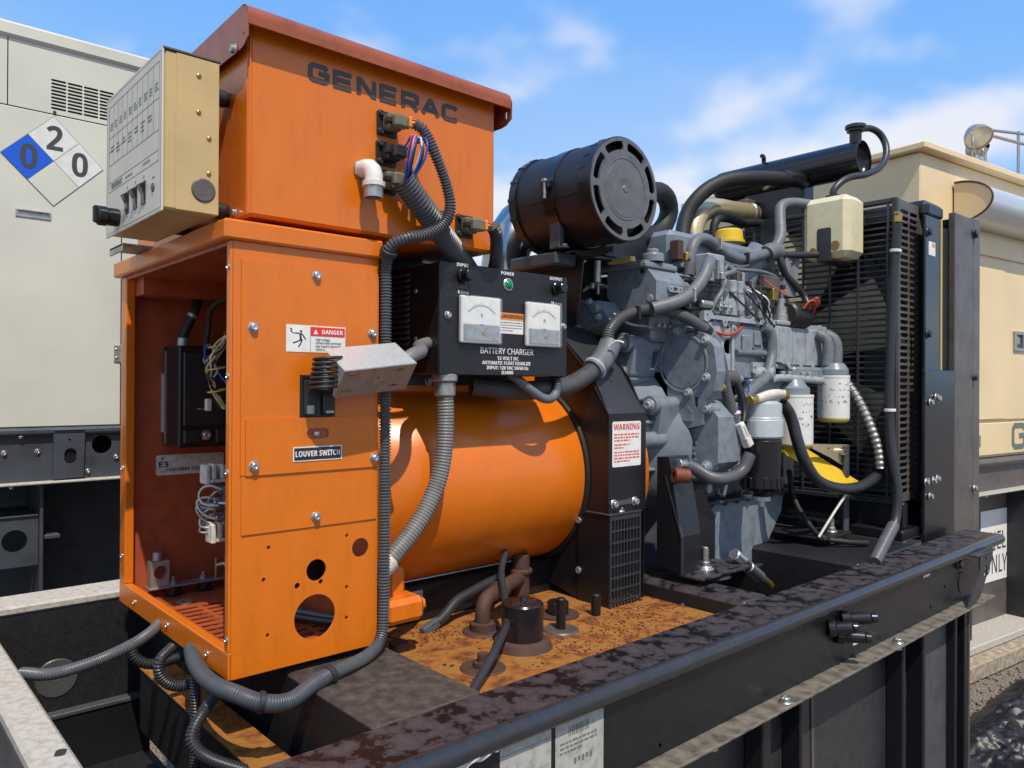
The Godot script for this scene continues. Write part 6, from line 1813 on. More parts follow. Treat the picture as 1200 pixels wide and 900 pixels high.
func build_air_filter() -> void:
	thing("air_filter", "round black air filter with slotted grey end cap above the engine", "air filter", V(1.17, 2.0, -0.18))
	var c := V(1.172, 2.153, 0.0)
	var ax := M.axis(c + V(0, 0, -0.345), c)
	part(m().lathe([Vector2(0, 0.0), Vector2(0.13, 0.0), Vector2(0.148, 0.01), Vector2(0.15, 0.02), Vector2(0.15, 0.30), Vector2(0.147, 0.305)], ax, 72), "canister", mats.black_rough)
	# end cap with eight curved openings
	var holes := []
	for i in 8:
		var a0 := TAU * i / 8.0 + 0.10
		var h := PackedVector2Array()
		for k in 9: h.append(Vector2(cos(a0 + 0.585 * k / 8.0), sin(a0 + 0.585 * k / 8.0)) * 0.140)
		h.append(Vector2(cos(a0 + 0.62), sin(a0 + 0.62)) * 0.130)
		for k in 9: h.append(Vector2(cos(a0 + 0.585 - 0.585 * k / 8.0), sin(a0 + 0.585 - 0.585 * k / 8.0)) * 0.115)
		h.append(Vector2(cos(a0 - 0.035), sin(a0 - 0.035)) * 0.125)
		holes.append(h)
	part(m().plate(disc(0, 0, 0.150, 72), holes, 0.006, Transform3D(Basis(), c)), "end_cap", mats.cap_grey)
	part(m().lathe([Vector2(0.146, -0.048), Vector2(0.153, -0.048), Vector2(0.1535, -0.002), Vector2(0.150, 0.0)], M.axis(c, c + V(0, 0, 1)), 72), "cap_skirt", mats.black)
	part(m().lathe([Vector2(0.0, 0.004), Vector2(0.01, 0.004), Vector2(0.012, 0.002), Vector2(0.03, 0.0035), Vector2(0.082, 0.001), Vector2(0.085, -0.003), Vector2(0.088, -0.003), Vector2(0.09, 0.0015), Vector2(0.093, 0.0005)], M.axis(c, c + V(0, 0, 1)), 56), "centre_disc", mats.cap_grey)
	part(m().lathe([Vector2(0.0, 0.0), Vector2(0.143, 0.0)], M.axis(c + V(0, 0, -0.05), c), 48), "filter_face", mats.ink)
	for i in 22:
		part(m().box(V(0.1525, -0.0008, -0.048), V(0.1545, 0.0008, -0.022), 0.0, Transform3D(Basis(Vector3(0, 0, 1), TAU * i / 22), c)), "crimp", mats.ink)
	part(m().box(V(-0.001, 0.1495, -0.30), V(0.001, 0.151, -0.05), 0.0, Transform3D(Basis(Vector3(0, 0, 1), 1.75), c)), "seam", mats.black)
	part(m().lathe([Vector2(0.1505, 0.315), Vector2(0.155, 0.315), Vector2(0.155, 0.345), Vector2(0.148, 0.347)], M.axis(c, c + V(0, 0, -1)), 60), "back_rim", mats.black)
	for i in 16:
		part(m().box(V(0.154, -0.006, -0.348), V(0.1575, 0.006, -0.318), 0.002, Transform3D(Basis(Vector3(0, 0, 1), TAU * i / 16), c)), "rim_tooth", mats.black)
	# strap with its toggle bolt
	thing("filter_strap", "black metal strap and clamp round the air filter canister", "strap", V(1.17, 2.0, -0.17))
	part(m().lathe([Vector2(0.1505, 0.15), Vector2(0.1535, 0.15), Vector2(0.1535, 0.195), Vector2(0.1505, 0.195), Vector2(0.1505, 0.15)], M.axis(c, c + V(0, 0, -1)), 72), "band", mats.black_gloss)
	part(m().box(V(-0.168, 0.005, -0.192), V(-0.150, 0.03, -0.152), 0.004, Transform3D(Basis(), c)), "clamp_block", mats.black)
	part(m().cyl(c + V(-0.166, 0.035, -0.17), c + V(-0.166, -0.025, -0.17), 0.005, 10, 0.001), "clamp_bolt", mats.dull_zinc)
	part(m().cyl(c + V(-0.166, 0.026, -0.17), c + V(-0.166, 0.034, -0.17), 0.010, 6, 0.001), "clamp_nut", mats.zinc)
	part(m().box(V(1.05, 1.985, -0.195), V(1.07, 2.10, -0.15), 0.003), "strap_leg", mats.mid_steel)
	# bracket carrying the filter
	thing("filter_bracket", "black folded steel bracket carrying the air filter", "bracket", V(1.15, 1.80, -0.3))
	part(m().box(V(1.05, 1.938, -0.378), V(1.142, 1.978, -0.165), 0.006), "shelf", mats.engine_dark)
	part(m().plate(poly([-0.42, 1.985, -0.02, 1.985, -0.02, 1.97, -0.14, 1.955, -0.16, 1.80, -0.42, 1.78]), [], 0.006, face_nx(1.142, 0, 0)), "side_plate", mats.black)
	part(m().box(V(1.142, 1.975, -0.42), V(1.38, 1.988, -0.17), 0.003), "top_plate", mats.black)
	part(m().box(V(1.15, 1.70, -0.55), V(1.36, 1.97, -0.26), 0.004), "riser", mats.black)
	for q in [V(1.07, 1.988, -0.15), V(1.24, 1.99, -0.18)]: bolt(q, V(0, 1, 0), 0.011, mats.dull_zinc)
	bolt(V(1.16, 1.965, -0.165), V(0, 0, 1), 0.013, mats.dull_zinc)
	part(m().cyl(V(1.24, 1.90, -0.17), V(1.24, 1.97, -0.17), 0.012, 10, 0.002), "stud", mats.dull_zinc)
	thing("intake_hose", "black rubber hose bending back from the right of the air filter", "hose", V(1.62, 2.08, -0.23))
	part(m().tube([V(1.40, 2.236, -0.22), V(1.535, 2.245, -0.21), V(1.635, 2.262, -0.22), V(1.705, 2.225, -0.24), V(1.695, 2.165, -0.25), V(1.624, 2.112, -0.25), V(1.50, 2.08, -0.25)], 0.034, 18), "hose", mats.rubber)
	part(m().box(V(1.30, 1.985, -0.5), V(1.54, 2.10, -0.20), 0.015), "intake_duct", mats.black)
	# polished exhaust elbow behind
	thing("exhaust_elbow", "shiny metal exhaust elbow behind the air filter", "pipe", V(1.3, 1.85, -0.6))
	part(m().tube([V(1.22, 1.70, -0.60), V(1.225, 1.95, -0.60), V(1.235, 2.05, -0.60), V(1.29, 2.15, -0.60), V(1.40, 2.21, -0.61), V(1.62, 2.22, -0.62), V(1.8, 2.16, -0.6), V(1.82, 2.0, -0.58)], 0.085, 28), "elbow", mats.steel_sheen)
	part(m().cyl(V(1.22, 1.69, -0.60), V(1.22, 1.72, -0.60), 0.1, 28, 0.004), "flange", mats.dull_zinc)

# radiator with its guard, side plates and tanks
func build_radiator() -> void:
	var xg := 2.55
	thing("radiator", "tall black radiator with slotted fan guard and side posts", "radiator", V(2.85, 0.98, -0.36))
	part(m().box(V(2.80, 1.10, -1.0), V(2.90, 2.30, 0.25), 0.004), "core", mats.radiator_core)
	part(m().box(V(2.76, 2.27, -1.02), V(2.95, 2.345, 0.26), 0.02), "top_tank", mats.black)
	part(m().box(V(2.62, 2.24, -1.0), V(2.80, 2.26, 0.21), 0.003), "shroud_top", mats.black)
	part(m().box(V(2.62, 1.09, -1.0), V(2.80, 1.11, 0.21), 0.003), "shroud_bottom", mats.black)
	# fan guard facing the engine: bars one by one
	for i in 49:
		var y := 1.135 + i * 0.0243
		part(m().box(V(xg, y, -0.99), V(xg + 0.012, y + 0.0085, 0.215), 0.0015), "guard_bar", mats.dark_steel)
	for i in 11:
		var z := -0.985 + i * 0.1175
		part(m().box(V(xg - 0.004, 1.12, z - 0.005), V(xg + 0.004, 2.315, z + 0.005), 0.0015), "guard_upright", mats.dark_steel)
	part(m().box(V(xg - 0.006, 1.115, 0.206), V(xg + 0.016, 2.322, 0.227), 0.003), "guard_corner", mats.dark_steel)
	part(m().box(V(xg - 0.006, 2.304, -1.0), V(xg + 0.016, 2.322, 0.215), 0.003), "guard_edge", mats.dark_steel)
	part(m().box(V(xg - 0.006, 1.112, -1.0), V(xg + 0.016, 1.132, 0.215), 0.003), "guard_edge", mats.dark_steel)
	part(m().box(V(xg - 0.012, 1.12, -0.36), V(xg - 0.004, 2.31, -0.29), 0.002), "guard_plate", mats.dark_steel)
	# slotted side facing the viewer
	var slots := []
	for c in 2:
		for r in 44:
			var x0 := 2.580 + c * 0.090
			var y0 := 1.155 + r * 0.0258
			slots.append(rect(x0, y0, x0 + 0.078, y0 + 0.0165, 0.007, 2))
	part(m().plate(rect(2.567, 1.12, 2.80, 2.318), slots, 0.004, face_z(0, 0, 0.226)), "slotted_side", mats.taupe_steel)
	part(m().box(V(2.77, 1.12, 0.0), V(2.80, 2.27, 0.222), 0.004), "side_channel", mats.mid_steel)
	# side plates and post
	part(m().box(V(2.700, 1.62, 0.262), V(2.86, 2.27, 0.275), 0.004), "side_panel", mats.black_gloss)
	part(m().box(V(2.86, 1.62, 0.255), V(2.868, 2.27, 0.28), 0.001), "foam_strip", mats.wire_yellow)
	part(m().box(V(2.87, 1.62, 0.20), V(3.02, 2.25, 0.262), 0.002), "dark_recess", mats.radiator_core)
	part(m().box(V(2.655, 0.93, 0.278), V(2.975, 1.645, 0.292), 0.003), "lower_plate", mats.black_gloss)
	part(m().box(V(2.985, 0.90, 0.262), V(3.205, 2.32, 0.290), 0.004), "post", mats.taupe_steel)
	part(m().box(V(3.212, 0.90, 0.256), V(3.30, 2.33, 0.288), 0.004), "post", mats.taupe_steel)
	part(m().box(V(3.02, 0.90, 0.0), V(3.29, 2.30, 0.255)), "post_web", mats.black)
	for q in [[2.70, 1.515], [2.76, 1.535], [2.78, 1.53], [2.66, 1.20], [2.735, 1.20], [2.775, 1.205], [2.70, 1.14], [3.21, 1.13], [3.21, 2.25], [3.195, 2.26], [3.21, 1.62]]:
		bolt(V(q[0], q[1], 0.294), V(0, 0, 1), 0.0125, mats.zinc if (q[1] as float) < 1.6 else mats.dark_steel)
	for q in [[2.72, 2.20], [2.72, 1.79]]: bolt(V(q[0], q[1], 0.276), V(0, 0, 1), 0.015, mats.dark_steel)
	part(m().box(V(2.73, 2.11, 0.2755), V(2.80, 2.165, 0.2765)), "small_label", mats.paper)
	part(m().box(V(2.765, 2.145, 0.2766), V(2.795, 2.16, 0.2772)), "label_stripe", mats.warn_orange)
	part(m().box(V(2.50, 0.9805, -0.98), V(3.0, 1.02, 0.27), 0.004), "base_channel", mats.black)
	part(m().box(V(2.56, 1.02, -0.9), V(2.60, 1.12, 0.25), 0.004), "lower_tank", mats.black)
	# fan behind the guard
	thing("cooling_fan", "pale plastic radiator fan seen through the black guard", "fan", V(2.64, 1.2, -0.365))
	part(m().cyl(V(2.60, 1.715, -0.365), V(2.70, 1.715, -0.365), 0.10, 28, 0.01), "hub", mats.black)
	for i in 7:
		var a := TAU * i / 7.0 + 0.35
		var bl := m()
		var ins := []
		for k in 7:
			var r := 0.09 + k * 0.076
			var w := 0.075 + k * 0.0125
			var tw := 0.62 - k * 0.045
			var e := V(sin(tw), 0, cos(tw))
			ins.append([V(0, r, 0) - e * w, V(-0.012, r, 0) , V(0, r, 0) + e * w])
		var R := Transform3D(Basis(Vector3(1, 0, 0), a), V(2.66, 1.715, -0.365))
		for k in 6:
			for j in 2:
				var p0: Vector3 = R * (ins[k][j] as Vector3)
				var p1: Vector3 = R * (ins[k][j + 1] as Vector3)
				var p2: Vector3 = R * (ins[k + 1][j + 1] as Vector3)
				var p3: Vector3 = R * (ins[k + 1][j] as Vector3)
				var nn := (p1 - p0).cross(p3 - p0).normalized()
				if nn.x > 0: nn = -nn
				bl.quad(p0, p1, p2, p3, nn)
				var o := V(0.006, 0, 0)
				bl.quad(p0 + o, p1 + o, p2 + o, p3 + o, -nn)
				if j == 0: bl.quad(p0, p3, p3 + o, p0 + o, R.basis * V(0, 0, -1))
				else: bl.quad(p1, p2, p2 + o, p1 + o, R.basis * V(0, 0, 1))
		part(bl, "blade", mats.fan_plastic)
	part(m().lathe([Vector2(0.575, 0.0), Vector2(0.60, -0.06)], M.axis(V(2.74, 1.715, -0.365), V(3, 1.715, -0.365)), 48), "fan_ring", mats.black)
	# surge tank across the top of the radiator
	thing("surge_tank", "large black cylindrical coolant tank on top of the radiator", "tank", V(2.65, 2.45, -0.27))
	var sa := M.axis(V(2.65, 2.532, -0.66), V(2.65, 2.532, 0.05))
	part(m().lathe([Vector2(0, 0.0), Vector2(0.05, 0.006), Vector2(0.073, 0.03), Vector2(0.075, 0.05), Vector2(0.075, 0.71), Vector2(0.071, 0.712), Vector2(0.070, 0.70), Vector2(0.06, 0.675), Vector2(0, 0.665)], sa, 48, true), "barrel", mats.black_gloss)
	part(m().lathe([Vector2(0.024, 0.0), Vector2(0.024, 0.055), Vector2(0.035, 0.056), Vector2(0.035, 0.064), Vector2(0.03, 0.066), Vector2(0, 0.066)], Transform3D(Basis(), V(2.65, 2.595, 0.015)), 22), "filler_neck", mats.black)
	part(m().lathe([Vector2(0.036, 0.0), Vector2(0.042, 0.003), Vector2(0.042, 0.016), Vector2(0.025, 0.022), Vector2(0, 0.022)], Transform3D(Basis(), V(2.65, 2.661, 0.015)), 12), "pressure_cap", mats.dark_steel)
	part(m().tube([V(2.65, 2.60, -0.41), V(2.65, 2.625, -0.41), V(2.63, 2.632, -0.40), V(2.60, 2.628, -0.39)], 0.010, 10), "vent_elbow", mats.connector_black)
	part(m().box(V(2.62, 2.25, -0.50), V(2.72, 2.48, -0.20), 0.01), "stand", mats.black)
	part(m().tube([V(2.46, 2.468, -0.215), V(2.56, 2.475, -0.20), V(2.62, 2.48, -0.20)], 0.0335, 16), "inlet_stub", mats.black)
	# coolant bottle
	thing("coolant_bottle", "cream plastic coolant bottle in a black bracket on the fan guard", "bottle", V(2.44, 2.08, 0.02))
	part(m().box(V(2.372, 2.085, -0.078), V(2.522, 2.332, 0.115), 0.024), "bottle", mats.tank_plastic)
	part(m().box(V(2.373, 2.10, 0.010), V(2.507, 2.10 + 0.012, 0.0105)), "mould_seam", mats.tank_plastic)
	part(m().cyl(V(2.44, 2.32, 0.02), V(2.44, 2.345, 0.02), 0.03, 20, 0.003), "cap", mats.black)
	var hb := m()
	hb.plate(rect(-0.012, 2.075, 0.045, 2.205, 0.008), [], 0.004, face_nx(2.370, 0, 0))
	hb.box(V(2.370, 2.072, -0.012), V(2.56, 2.078, 0.045), 0.001)
	part(hb, "bracket", mats.dark_steel)
	part(m().box(V(2.505, 2.225, 0.096), V(2.58, 2.265, 0.102), 0.001), "strap", mats.rubber)
	for q in [[-0.03, 2.12, 0.012, 0.01], [0.06, 2.13, 0.018, 0.015]]:
		part(m().lathe([Vector2(0, 0.0004), Vector2(q[2], 0.0003), Vector2(q[2] * 1.1, 0)], M.axis(V(2.3716, q[1], q[0]), V(0, q[1], q[0])), 14), "rust_stain", mats.stain)

# hoses, conduits and looms, each a thing of its own
func build_hoses() -> void:
	var cd: Material = mats.conduit
	thing("wiring_loom", "long corrugated grey loom looping from the top connector down the cabinet edge", "conduit", V(0.33, 1.0, 0.05))
	part(m().tube([V(0.386, 2.150, 0.055), V(0.405, 2.138, 0.062), V(0.432, 2.080, 0.075), V(0.462, 2.018, 0.075), V(0.470, 1.968, 0.075), V(0.450, 1.930, 0.072), V(0.402, 1.903, 0.068), V(0.360, 1.892, 0.060), V(0.338, 1.876, 0.040), V(0.340, 1.840, 0.016), V(0.343, 1.780, 0.010), V(0.343, 1.573, 0.010), V(0.343, 1.365, 0.010), V(0.343, 1.195, 0.010), V(0.341, 1.070, 0.012), V(0.328, 1.018, 0.022), V(0.286, 0.998, 0.045), V(0.200, 0.997, 0.082), V(0.155, 0.995, 0.094)], 0.0135, 12, 0.0068, 0.0036), "corrugated_sleeve", cd)
	part(m().tube([V(0.172, 0.997, 0.089), V(0.14, 0.992, 0.098), V(0.124, 0.988, 0.100), V(0.072, 0.975, 0.112), V(0.020, 0.985, 0.110), V(-0.015, 1.0, 0.080), V(-0.03, 1.0, 0.0), V(-0.02, 1.0, -0.114), V(0.0, 1.005, -0.20), V(0.04, 0.99, -0.30)], 0.0165, 14, 0.005, 0.0006), "smooth_sleeve", mats.conduit_blue)
	for q in [[V(0.172, 0.997, 0.089), V(0.16, 0.995, 0.093)], [V(0.022, 0.985, 0.110), V(0.012, 0.988, 0.107)], [V(0.337, 1.868, 0.034), V(0.337, 1.858, 0.026)]]:
		part(m().cyl(q[0], q[1], 0.020, 16, 0.002), "cable_tie", mats.ink)
	thing("wide_hose", "wide ribbed grey hose slanting down in front of the upper orange box", "conduit", V(0.5, 1.85, -0.03))
	part(m().tube([V(0.350, 2.022, 0.060), V(0.423, 1.964, 0.046), V(0.545, 1.905, -0.015), V(0.68, 1.862, -0.11), V(0.74, 1.84, -0.16)], 0.0275, 18, 0.0088, 0.0042, false), "ribbed_hose", cd)
	part(m().lathe([Vector2(0, 0), Vector2(0.024, 0)], M.axis(V(0.356, 2.016, 0.0592), V(0.33, 2.035, 0.066)), 16), "open_end", mats.ink)
	thing("wiring_loom", "short ribbed conduit from the low right connector to behind the charger", "conduit", V(0.64, 1.86, 0.0))
	part(m().tube([V(0.612, 1.955, 0.055), V(0.628, 1.943, 0.05), V(0.655, 1.91, 0.022), V(0.70, 1.875, -0.04), V(0.725, 1.84, -0.10)], 0.0165, 12, 0.0056, 0.002), "corrugated_sleeve", mats.conduit_dark)
	thing("flexible_conduit", "grey ribbed plastic conduit dropping from the charger to the cabinet side", "conduit", V(0.47, 1.15, -0.03))
	part(m().tube([V(0.536, 1.578, -0.030), V(0.539, 1.471, -0.030), V(0.527, 1.368, -0.030), V(0.492, 1.289, -0.030), V(0.441, 1.224, -0.030), V(0.38, 1.168, -0.030)], 0.0215, 16, 0.0076, 0.0013), "ribbed_sleeve", mats.conduit_pvc)
	part(m().cyl(V(0.536, 1.545, -0.03), V(0.536, 1.58, -0.03), 0.027, 8, 0.003), "compression_nut", mats.dull_zinc)
	part(m().cyl(V(0.536, 1.58, -0.03), V(0.536, 1.60, -0.03), 0.032, 20, 0.003), "gland", mats.dull_zinc)
	part(m().cyl(V(0.385, 1.172, -0.03), V(0.35, 1.145, -0.03), 0.026, 8, 0.003), "compression_nut", mats.white_plastic)
	part(m().cyl(V(0.35, 1.145, -0.03), V(0.332, 1.132, -0.03), 0.022, 14, 0.002), "gland", mats.dull_zinc)
	thing("engine_harness", "thick corrugated harness running from under the charger towards the engine", "conduit", V(0.95, 1.55, -0.06))
	part(m().tube([V(0.70, 1.57, -0.13), V(0.80, 1.560, -0.09), V(0.876, 1.560, -0.06), V(0.985, 1.572, -0.055), V(1.08, 1.605, -0.062), V(1.12, 1.628, -0.068)], 0.0265, 16, 0.0074, 0.0022), "corrugated_sleeve", cd)
	part(m().tube([V(1.105, 1.618, -0.066), V(1.14, 1.64, -0.068), V(1.178, 1.672, -0.075), V(1.20, 1.70, -0.08)], 0.034, 16), "taped_joint", mats.grey_hose)
	part(m().lathe([Vector2(0.034, -0.004), Vector2(0.038, 0.0), Vector2(0.034, 0.004)], M.axis(V(1.118, 1.626, -0.067), V(1.15, 1.648, -0.07)), 24), "cable_tie", mats.white_paint)
	part(m().tube([V(1.15, 1.69, -0.04), V(1.16, 1.705, -0.02), V(1.17, 1.70, 0.0)], 0.0035, 6), "tie_tail", mats.white_paint)
	thing("charger_lead", "thin grey hose looping below the charger's right corner", "hose", V(0.86, 1.53, -0.03))
	part(m().tube([V(0.765, 1.605, -0.05), V(0.79, 1.58, -0.03), V(0.828, 1.552, -0.02), V(0.868, 1.536, -0.018), V(0.90, 1.545, -0.018), V(0.912, 1.575, -0.02), V(0.912, 1.602, -0.03)], 0.0125, 12), "lead", mats.grey_hose)
	part(m().tube([V(0.909, 1.56, -0.02), V(0.912, 1.58, -0.022), V(0.912, 1.603, -0.03)], 0.0145, 12, 0.006, 0.002), "corrugated_end", mats.connector_black)
	thing("engine_loom", "corrugated grey loom arching over the bell housing and down past the round cover", "conduit", V(1.5, 1.45, 0.0))
	part(m().tube([V(1.183, 1.695, -0.078), V(1.203, 1.748, -0.08), V(1.279, 1.797, -0.075), V(1.369, 1.817, -0.050), V(1.457, 1.798, 0.000), V(1.52, 1.765, 0.03), V(1.538, 1.752, 0.036)], 0.0185, 14, 0.0068, 0.0022), "corrugated_sleeve", cd)
	part(m().tube([V(1.53, 1.755, 0.034), V(1.560, 1.72, 0.048), V(1.582, 1.66, 0.06), V(1.600, 1.58, 0.065), V(1.618, 1.51, 0.075), V(1.628, 1.462, 0.085)], 0.0185, 14, 0.0068, 0.0022), "corrugated_sleeve", cd)
	part(m().tube([V(1.675, 1.60, 0.055), V(1.69, 1.55, 0.068), V(1.69, 1.50, 0.08), V(1.67, 1.455, 0.09)], 0.0135, 12, 0.0062, 0.002), "corrugated_sleeve", mats.conduit_dark)
	part(m().cyl(V(1.528, 1.758, 0.032), V(1.545, 1.742, 0.038), 0.023, 16, 0.003), "tape", mats.rubber)
	part(m().cyl(V(1.545, 1.742, 0.040), V(1.568, 1.71, 0.052), 0.022, 16, 0.005), "tape", mats.grey_hose)
	part(m().cyl(V(1.63, 1.49, 0.078), V(1.631, 1.478, 0.081), 0.022, 16, 0.003), "cable_tie", mats.white_paint)
	part(m().tube([V(1.63, 1.462, 0.085), V(1.635, 1.45, 0.09), V(1.63, 1.44, 0.10)], 0.006, 8), "wire", mats.rubber)
	for k in [
		["taped_hose", "smooth grey taped hose rising over the rear casting to the control unit", [V(1.345, 1.815, -0.035), V(1.40, 1.832, -0.005), V(1.45, 1.853, 0.012), V(1.50, 1.885, 0.018), V(1.54, 1.925, 0.02), V(1.575, 1.968, 0.016), V(1.62, 1.99, -0.01)], 0.021, mats.grey_hose],
		["taped_hose", "grey taped hose curving along the rocker cover towards the radiator", [V(1.66, 1.96, -0.12), V(1.668, 2.02, -0.12), V(1.69, 2.075, -0.12), V(1.745, 2.10, -0.12), V(1.80, 2.085, -0.11), V(1.86, 2.055, -0.10), V(1.95, 2.045, -0.09), V(2.05, 2.068, -0.09), V(2.135, 2.092, -0.09), V(2.165, 2.10, -0.09)], 0.020, mats.grey_hose],
		["taped_hose", "dark grey hose climbing beside the coolant bottle to the radiator top", [V(2.17, 2.10, -0.09), V(2.225, 2.165, -0.09), V(2.26, 2.25, -0.11), V(2.285, 2.30, -0.12), V(2.33, 2.32, -0.11), V(2.39, 2.32, -0.075), V(2.44, 2.31, -0.04)], 0.021, mats.grey_hose],
		["coolant_hose", "thin grey hose running level to the foot of the coolant bottle", [V(2.18, 2.088, -0.08), V(2.25, 2.094, -0.06), V(2.33, 2.10, -0.035), V(2.40, 2.105, 0.0)], 0.0135, mats.conduit_dark],
		["sensor_lead", "thin dark lead sagging from the hose joint to the charging alternator", [V(2.18, 2.085, -0.07), V(2.19, 2.04, -0.06), V(2.215, 2.01, -0.06), V(2.27, 1.975, -0.05), V(2.315, 1.94, -0.04), V(2.315, 1.90, -0.02)], 0.0135, mats.conduit_dark],
		["fuel_hose", "black hose sagging from the filters past the yellow strap to the radiator", [V(1.93, 1.52, 0.08), V(1.985, 1.47, 0.085), V(2.005, 1.37, 0.105), V(2.03, 1.30, 0.12), V(2.10, 1.235, 0.13), V(2.24, 1.195, 0.14), V(2.36, 1.188, 0.15), V(2.46, 1.20, 0.155), V(2.57, 1.235, 0.16)], 0.021, mats.conduit_dark],
		["drain_hose", "long black drain hose hanging down the near corner of the fan guard", [V(2.525, 2.211, 0.237), V(2.525, 2.1, 0.229), V(2.525, 1.987, 0.221), V(2.525, 1.687, 0.210), V(2.525, 1.42, 0.210), V(2.525, 1.287, 0.224), V(2.525, 1.172, 0.240), V(2.51, 1.08, 0.242), V(2.47, 1.03, 0.245), V(2.42, 1.02, 0.25)], 0.0175, mats.conduit_dark],
		["drain_stub", "short grey conduit stub standing on the skid rail near the radiator", [V(2.335, 1.065, 0.30), V(2.26, 1.04, 0.312), V(2.07, 0.978, 0.345)], 0.022, mats.conduit],
		["wrapped_hose", "black hose in silver spiral wrap in front of the fan guard", [V(2.49, 1.60, 0.05), V(2.50, 1.52, 0.10), V(2.505, 1.42, 0.145), V(2.52, 1.32, 0.17), V(2.525, 1.255, 0.175)], 0.018, mats.dull_zinc],
		["overflow_hose", "black overflow hose looping from the pressure cap to the coolant bottle", [V(2.69, 2.672, 0.02), V(2.75, 2.680, 0.04), V(2.80, 2.655, 0.06), V(2.80, 2.59, 0.08), V(2.745, 2.515, 0.085), V(2.63, 2.458, 0.075), V(2.50, 2.42, 0.05), V(2.44, 2.37, 0.025), V(2.44, 2.33, 0.02)], 0.014, mats.conduit_dark],
		["radiator_hose", "thick black radiator hose arching left from the coolant tank", [V(2.50, 2.467, -0.205), V(2.40, 2.455, -0.22), V(2.25, 2.435, -0.25), V(2.13, 2.405, -0.30), V(2.045, 2.345, -0.34), V(1.995, 2.26, -0.37), V(1.96, 2.14, -0.36), V(1.95, 2.05, -0.30)], 0.030, mats.rubber],
		["fuel_line", "thin black line drooping behind the separator to the skid", [V(2.209, 1.25, -0.04), V(2.19, 1.15, -0.01), V(2.16, 1.07, 0.06), V(2.19, 1.015, 0.10), V(2.24, 1.0, 0.17), V(2.32, 0.992, 0.215)], 0.010, mats.rubber],
		["tank_lead", "long black hose bending from the alternator base onto the tank edge", [V(0.86, 1.10, -0.17), V(0.80, 1.06, -0.12), V(0.735, 1.02, -0.03), V(0.655, 1.0, 0.07), V(0.55, 0.985, 0.155), V(0.47, 0.962, 0.205), V(0.40, 0.942, 0.245)], 0.0095, mats.conduit_dark],
		["bay_conduit", "pale grey conduit crossing the left bay to the end beam", [V(-0.275, 0.968, -0.40), V(-0.235, 0.975, -0.335), V(-0.18, 0.985, -0.315), V(-0.12, 0.999, -0.31), V(-0.06, 1.008, -0.34), V(0.0, 1.01, -0.42), V(0.03, 1.02, -0.48)], 0.0125, mats.conduit],
		["bay_conduit", "dark corrugated conduit dropping straight from the cabinet floor into the left bay", [V(-0.035, 1.02, -0.21), V(-0.066, 0.995, -0.20), V(-0.056, 0.955, -0.20), V(-0.02, 0.935, -0.20), V(0.03, 0.94, -0.21)], 0.0115, mats.conduit_dark],
		["bay_conduit", "short black hose end under the open cabinet's lower flange", [V(-0.09, 1.0, -0.31), V(-0.082, 0.98, -0.305), V(-0.055, 0.962, -0.30), V(0.0, 0.962, -0.30), V(0.05, 0.972, -0.30)], 0.0115, mats.rubber],
		["bay_conduit", "black loom curving down through the left bay to the lower edge of the frame", [V(-0.02, 0.975, -0.01), V(-0.035, 0.95, -0.02), V(-0.062, 0.92, -0.01), V(-0.068, 0.90, 0.0), V(-0.05, 0.875, 0.02), V(0.0, 0.85, 0.06), V(0.05, 0.83, 0.10)], 0.0125, mats.conduit_dark],
		["bay_conduit", "upright dark corrugated conduit in the shadow of the left bay", [V(-0.028, 0.99, -0.10), V(-0.028, 0.9, -0.10), V(-0.028, 0.72, -0.10), V(-0.028, 0.52, -0.10)], 0.0105, mats.conduit_dark],
		["separator_loom", "grey corrugated loom bowed in front of the engine mount", [V(1.40, 1.333, 0.055), V(1.43, 1.318, 0.065), V(1.50, 1.285, 0.08), V(1.575, 1.28, 0.095), V(1.632, 1.302, 0.11), V(1.662, 1.352, 0.12)], 0.0205, mats.conduit]]:
		var corr: bool = k[0] in ["separator_loom", "wrapped_hose", "bay_conduit", "drain_stub"]
		var pitch: float = 0.022 if k[0] == "wrapped_hose" else 0.006
		var amp: float = 0.003 if k[0] == "wrapped_hose" else (0.0012 if k[0] != "drain_stub" else 0.0007)
		one(m().tube(k[2], k[3], 14, pitch if corr else 0.0, amp if corr else 0.0), k[0], k[4], k[1], "conduit" if corr else "hose")
	# joint where the small hoses meet
	one(m().tube([V(2.12, 2.085, -0.09), V(2.15, 2.10, -0.085), V(2.19, 2.10, -0.08)], 0.034, 14), "hose_joint", mats.grey_hose, "lumpy taped joint where the small grey hoses meet by the yellow cap", "joint")
	for k in [["white clamp ring half way down the drain hose on the guard", V(2.525, 1.478, 0.210), V(2.525, 1.49, 0.210), 0.022], ["white clamp ring near the top of the drain hose", V(2.525, 2.10, 0.229), V(2.525, 2.112, 0.23), 0.022]]:
		var ring := m()
		ring.cyl(k[1], k[2], k[3], 18, 0.002)
		one(ring, "hose_clamp", mats.white_paint, k[0], "clamp", "white clamps on the drain hose")
	thing("drain_cock", "small brass drain cock at the top corner of the fan guard", "valve", V(2.525, 2.215, 0.237))
	part(m().cyl(V(2.525, 2.215, 0.237), V(2.525, 2.245, 0.239), 0.016, 8, 0.002), "body", mats.brass)
	part(m().box(V(2.50, 2.245, 0.232), V(2.55, 2.255, 0.247), 0.002), "handle", mats.brass)
	# dark lead with a plug on the tank
	thing("tank_sender_lead", "black sleeved lead ending in a grey plug over the rusty tank", "wire", V(0.70, 0.94, -0.18))
	part(m().tube([V(0.88, 1.02, -0.21), V(0.82, 1.012, -0.20), V(0.76, 1.0, -0.195), V(0.70, 0.985, -0.19), V(0.655, 0.96, -0.18), V(0.625, 0.945, -0.175)], 0.014, 12), "sleeve", mats.conduit_dark)
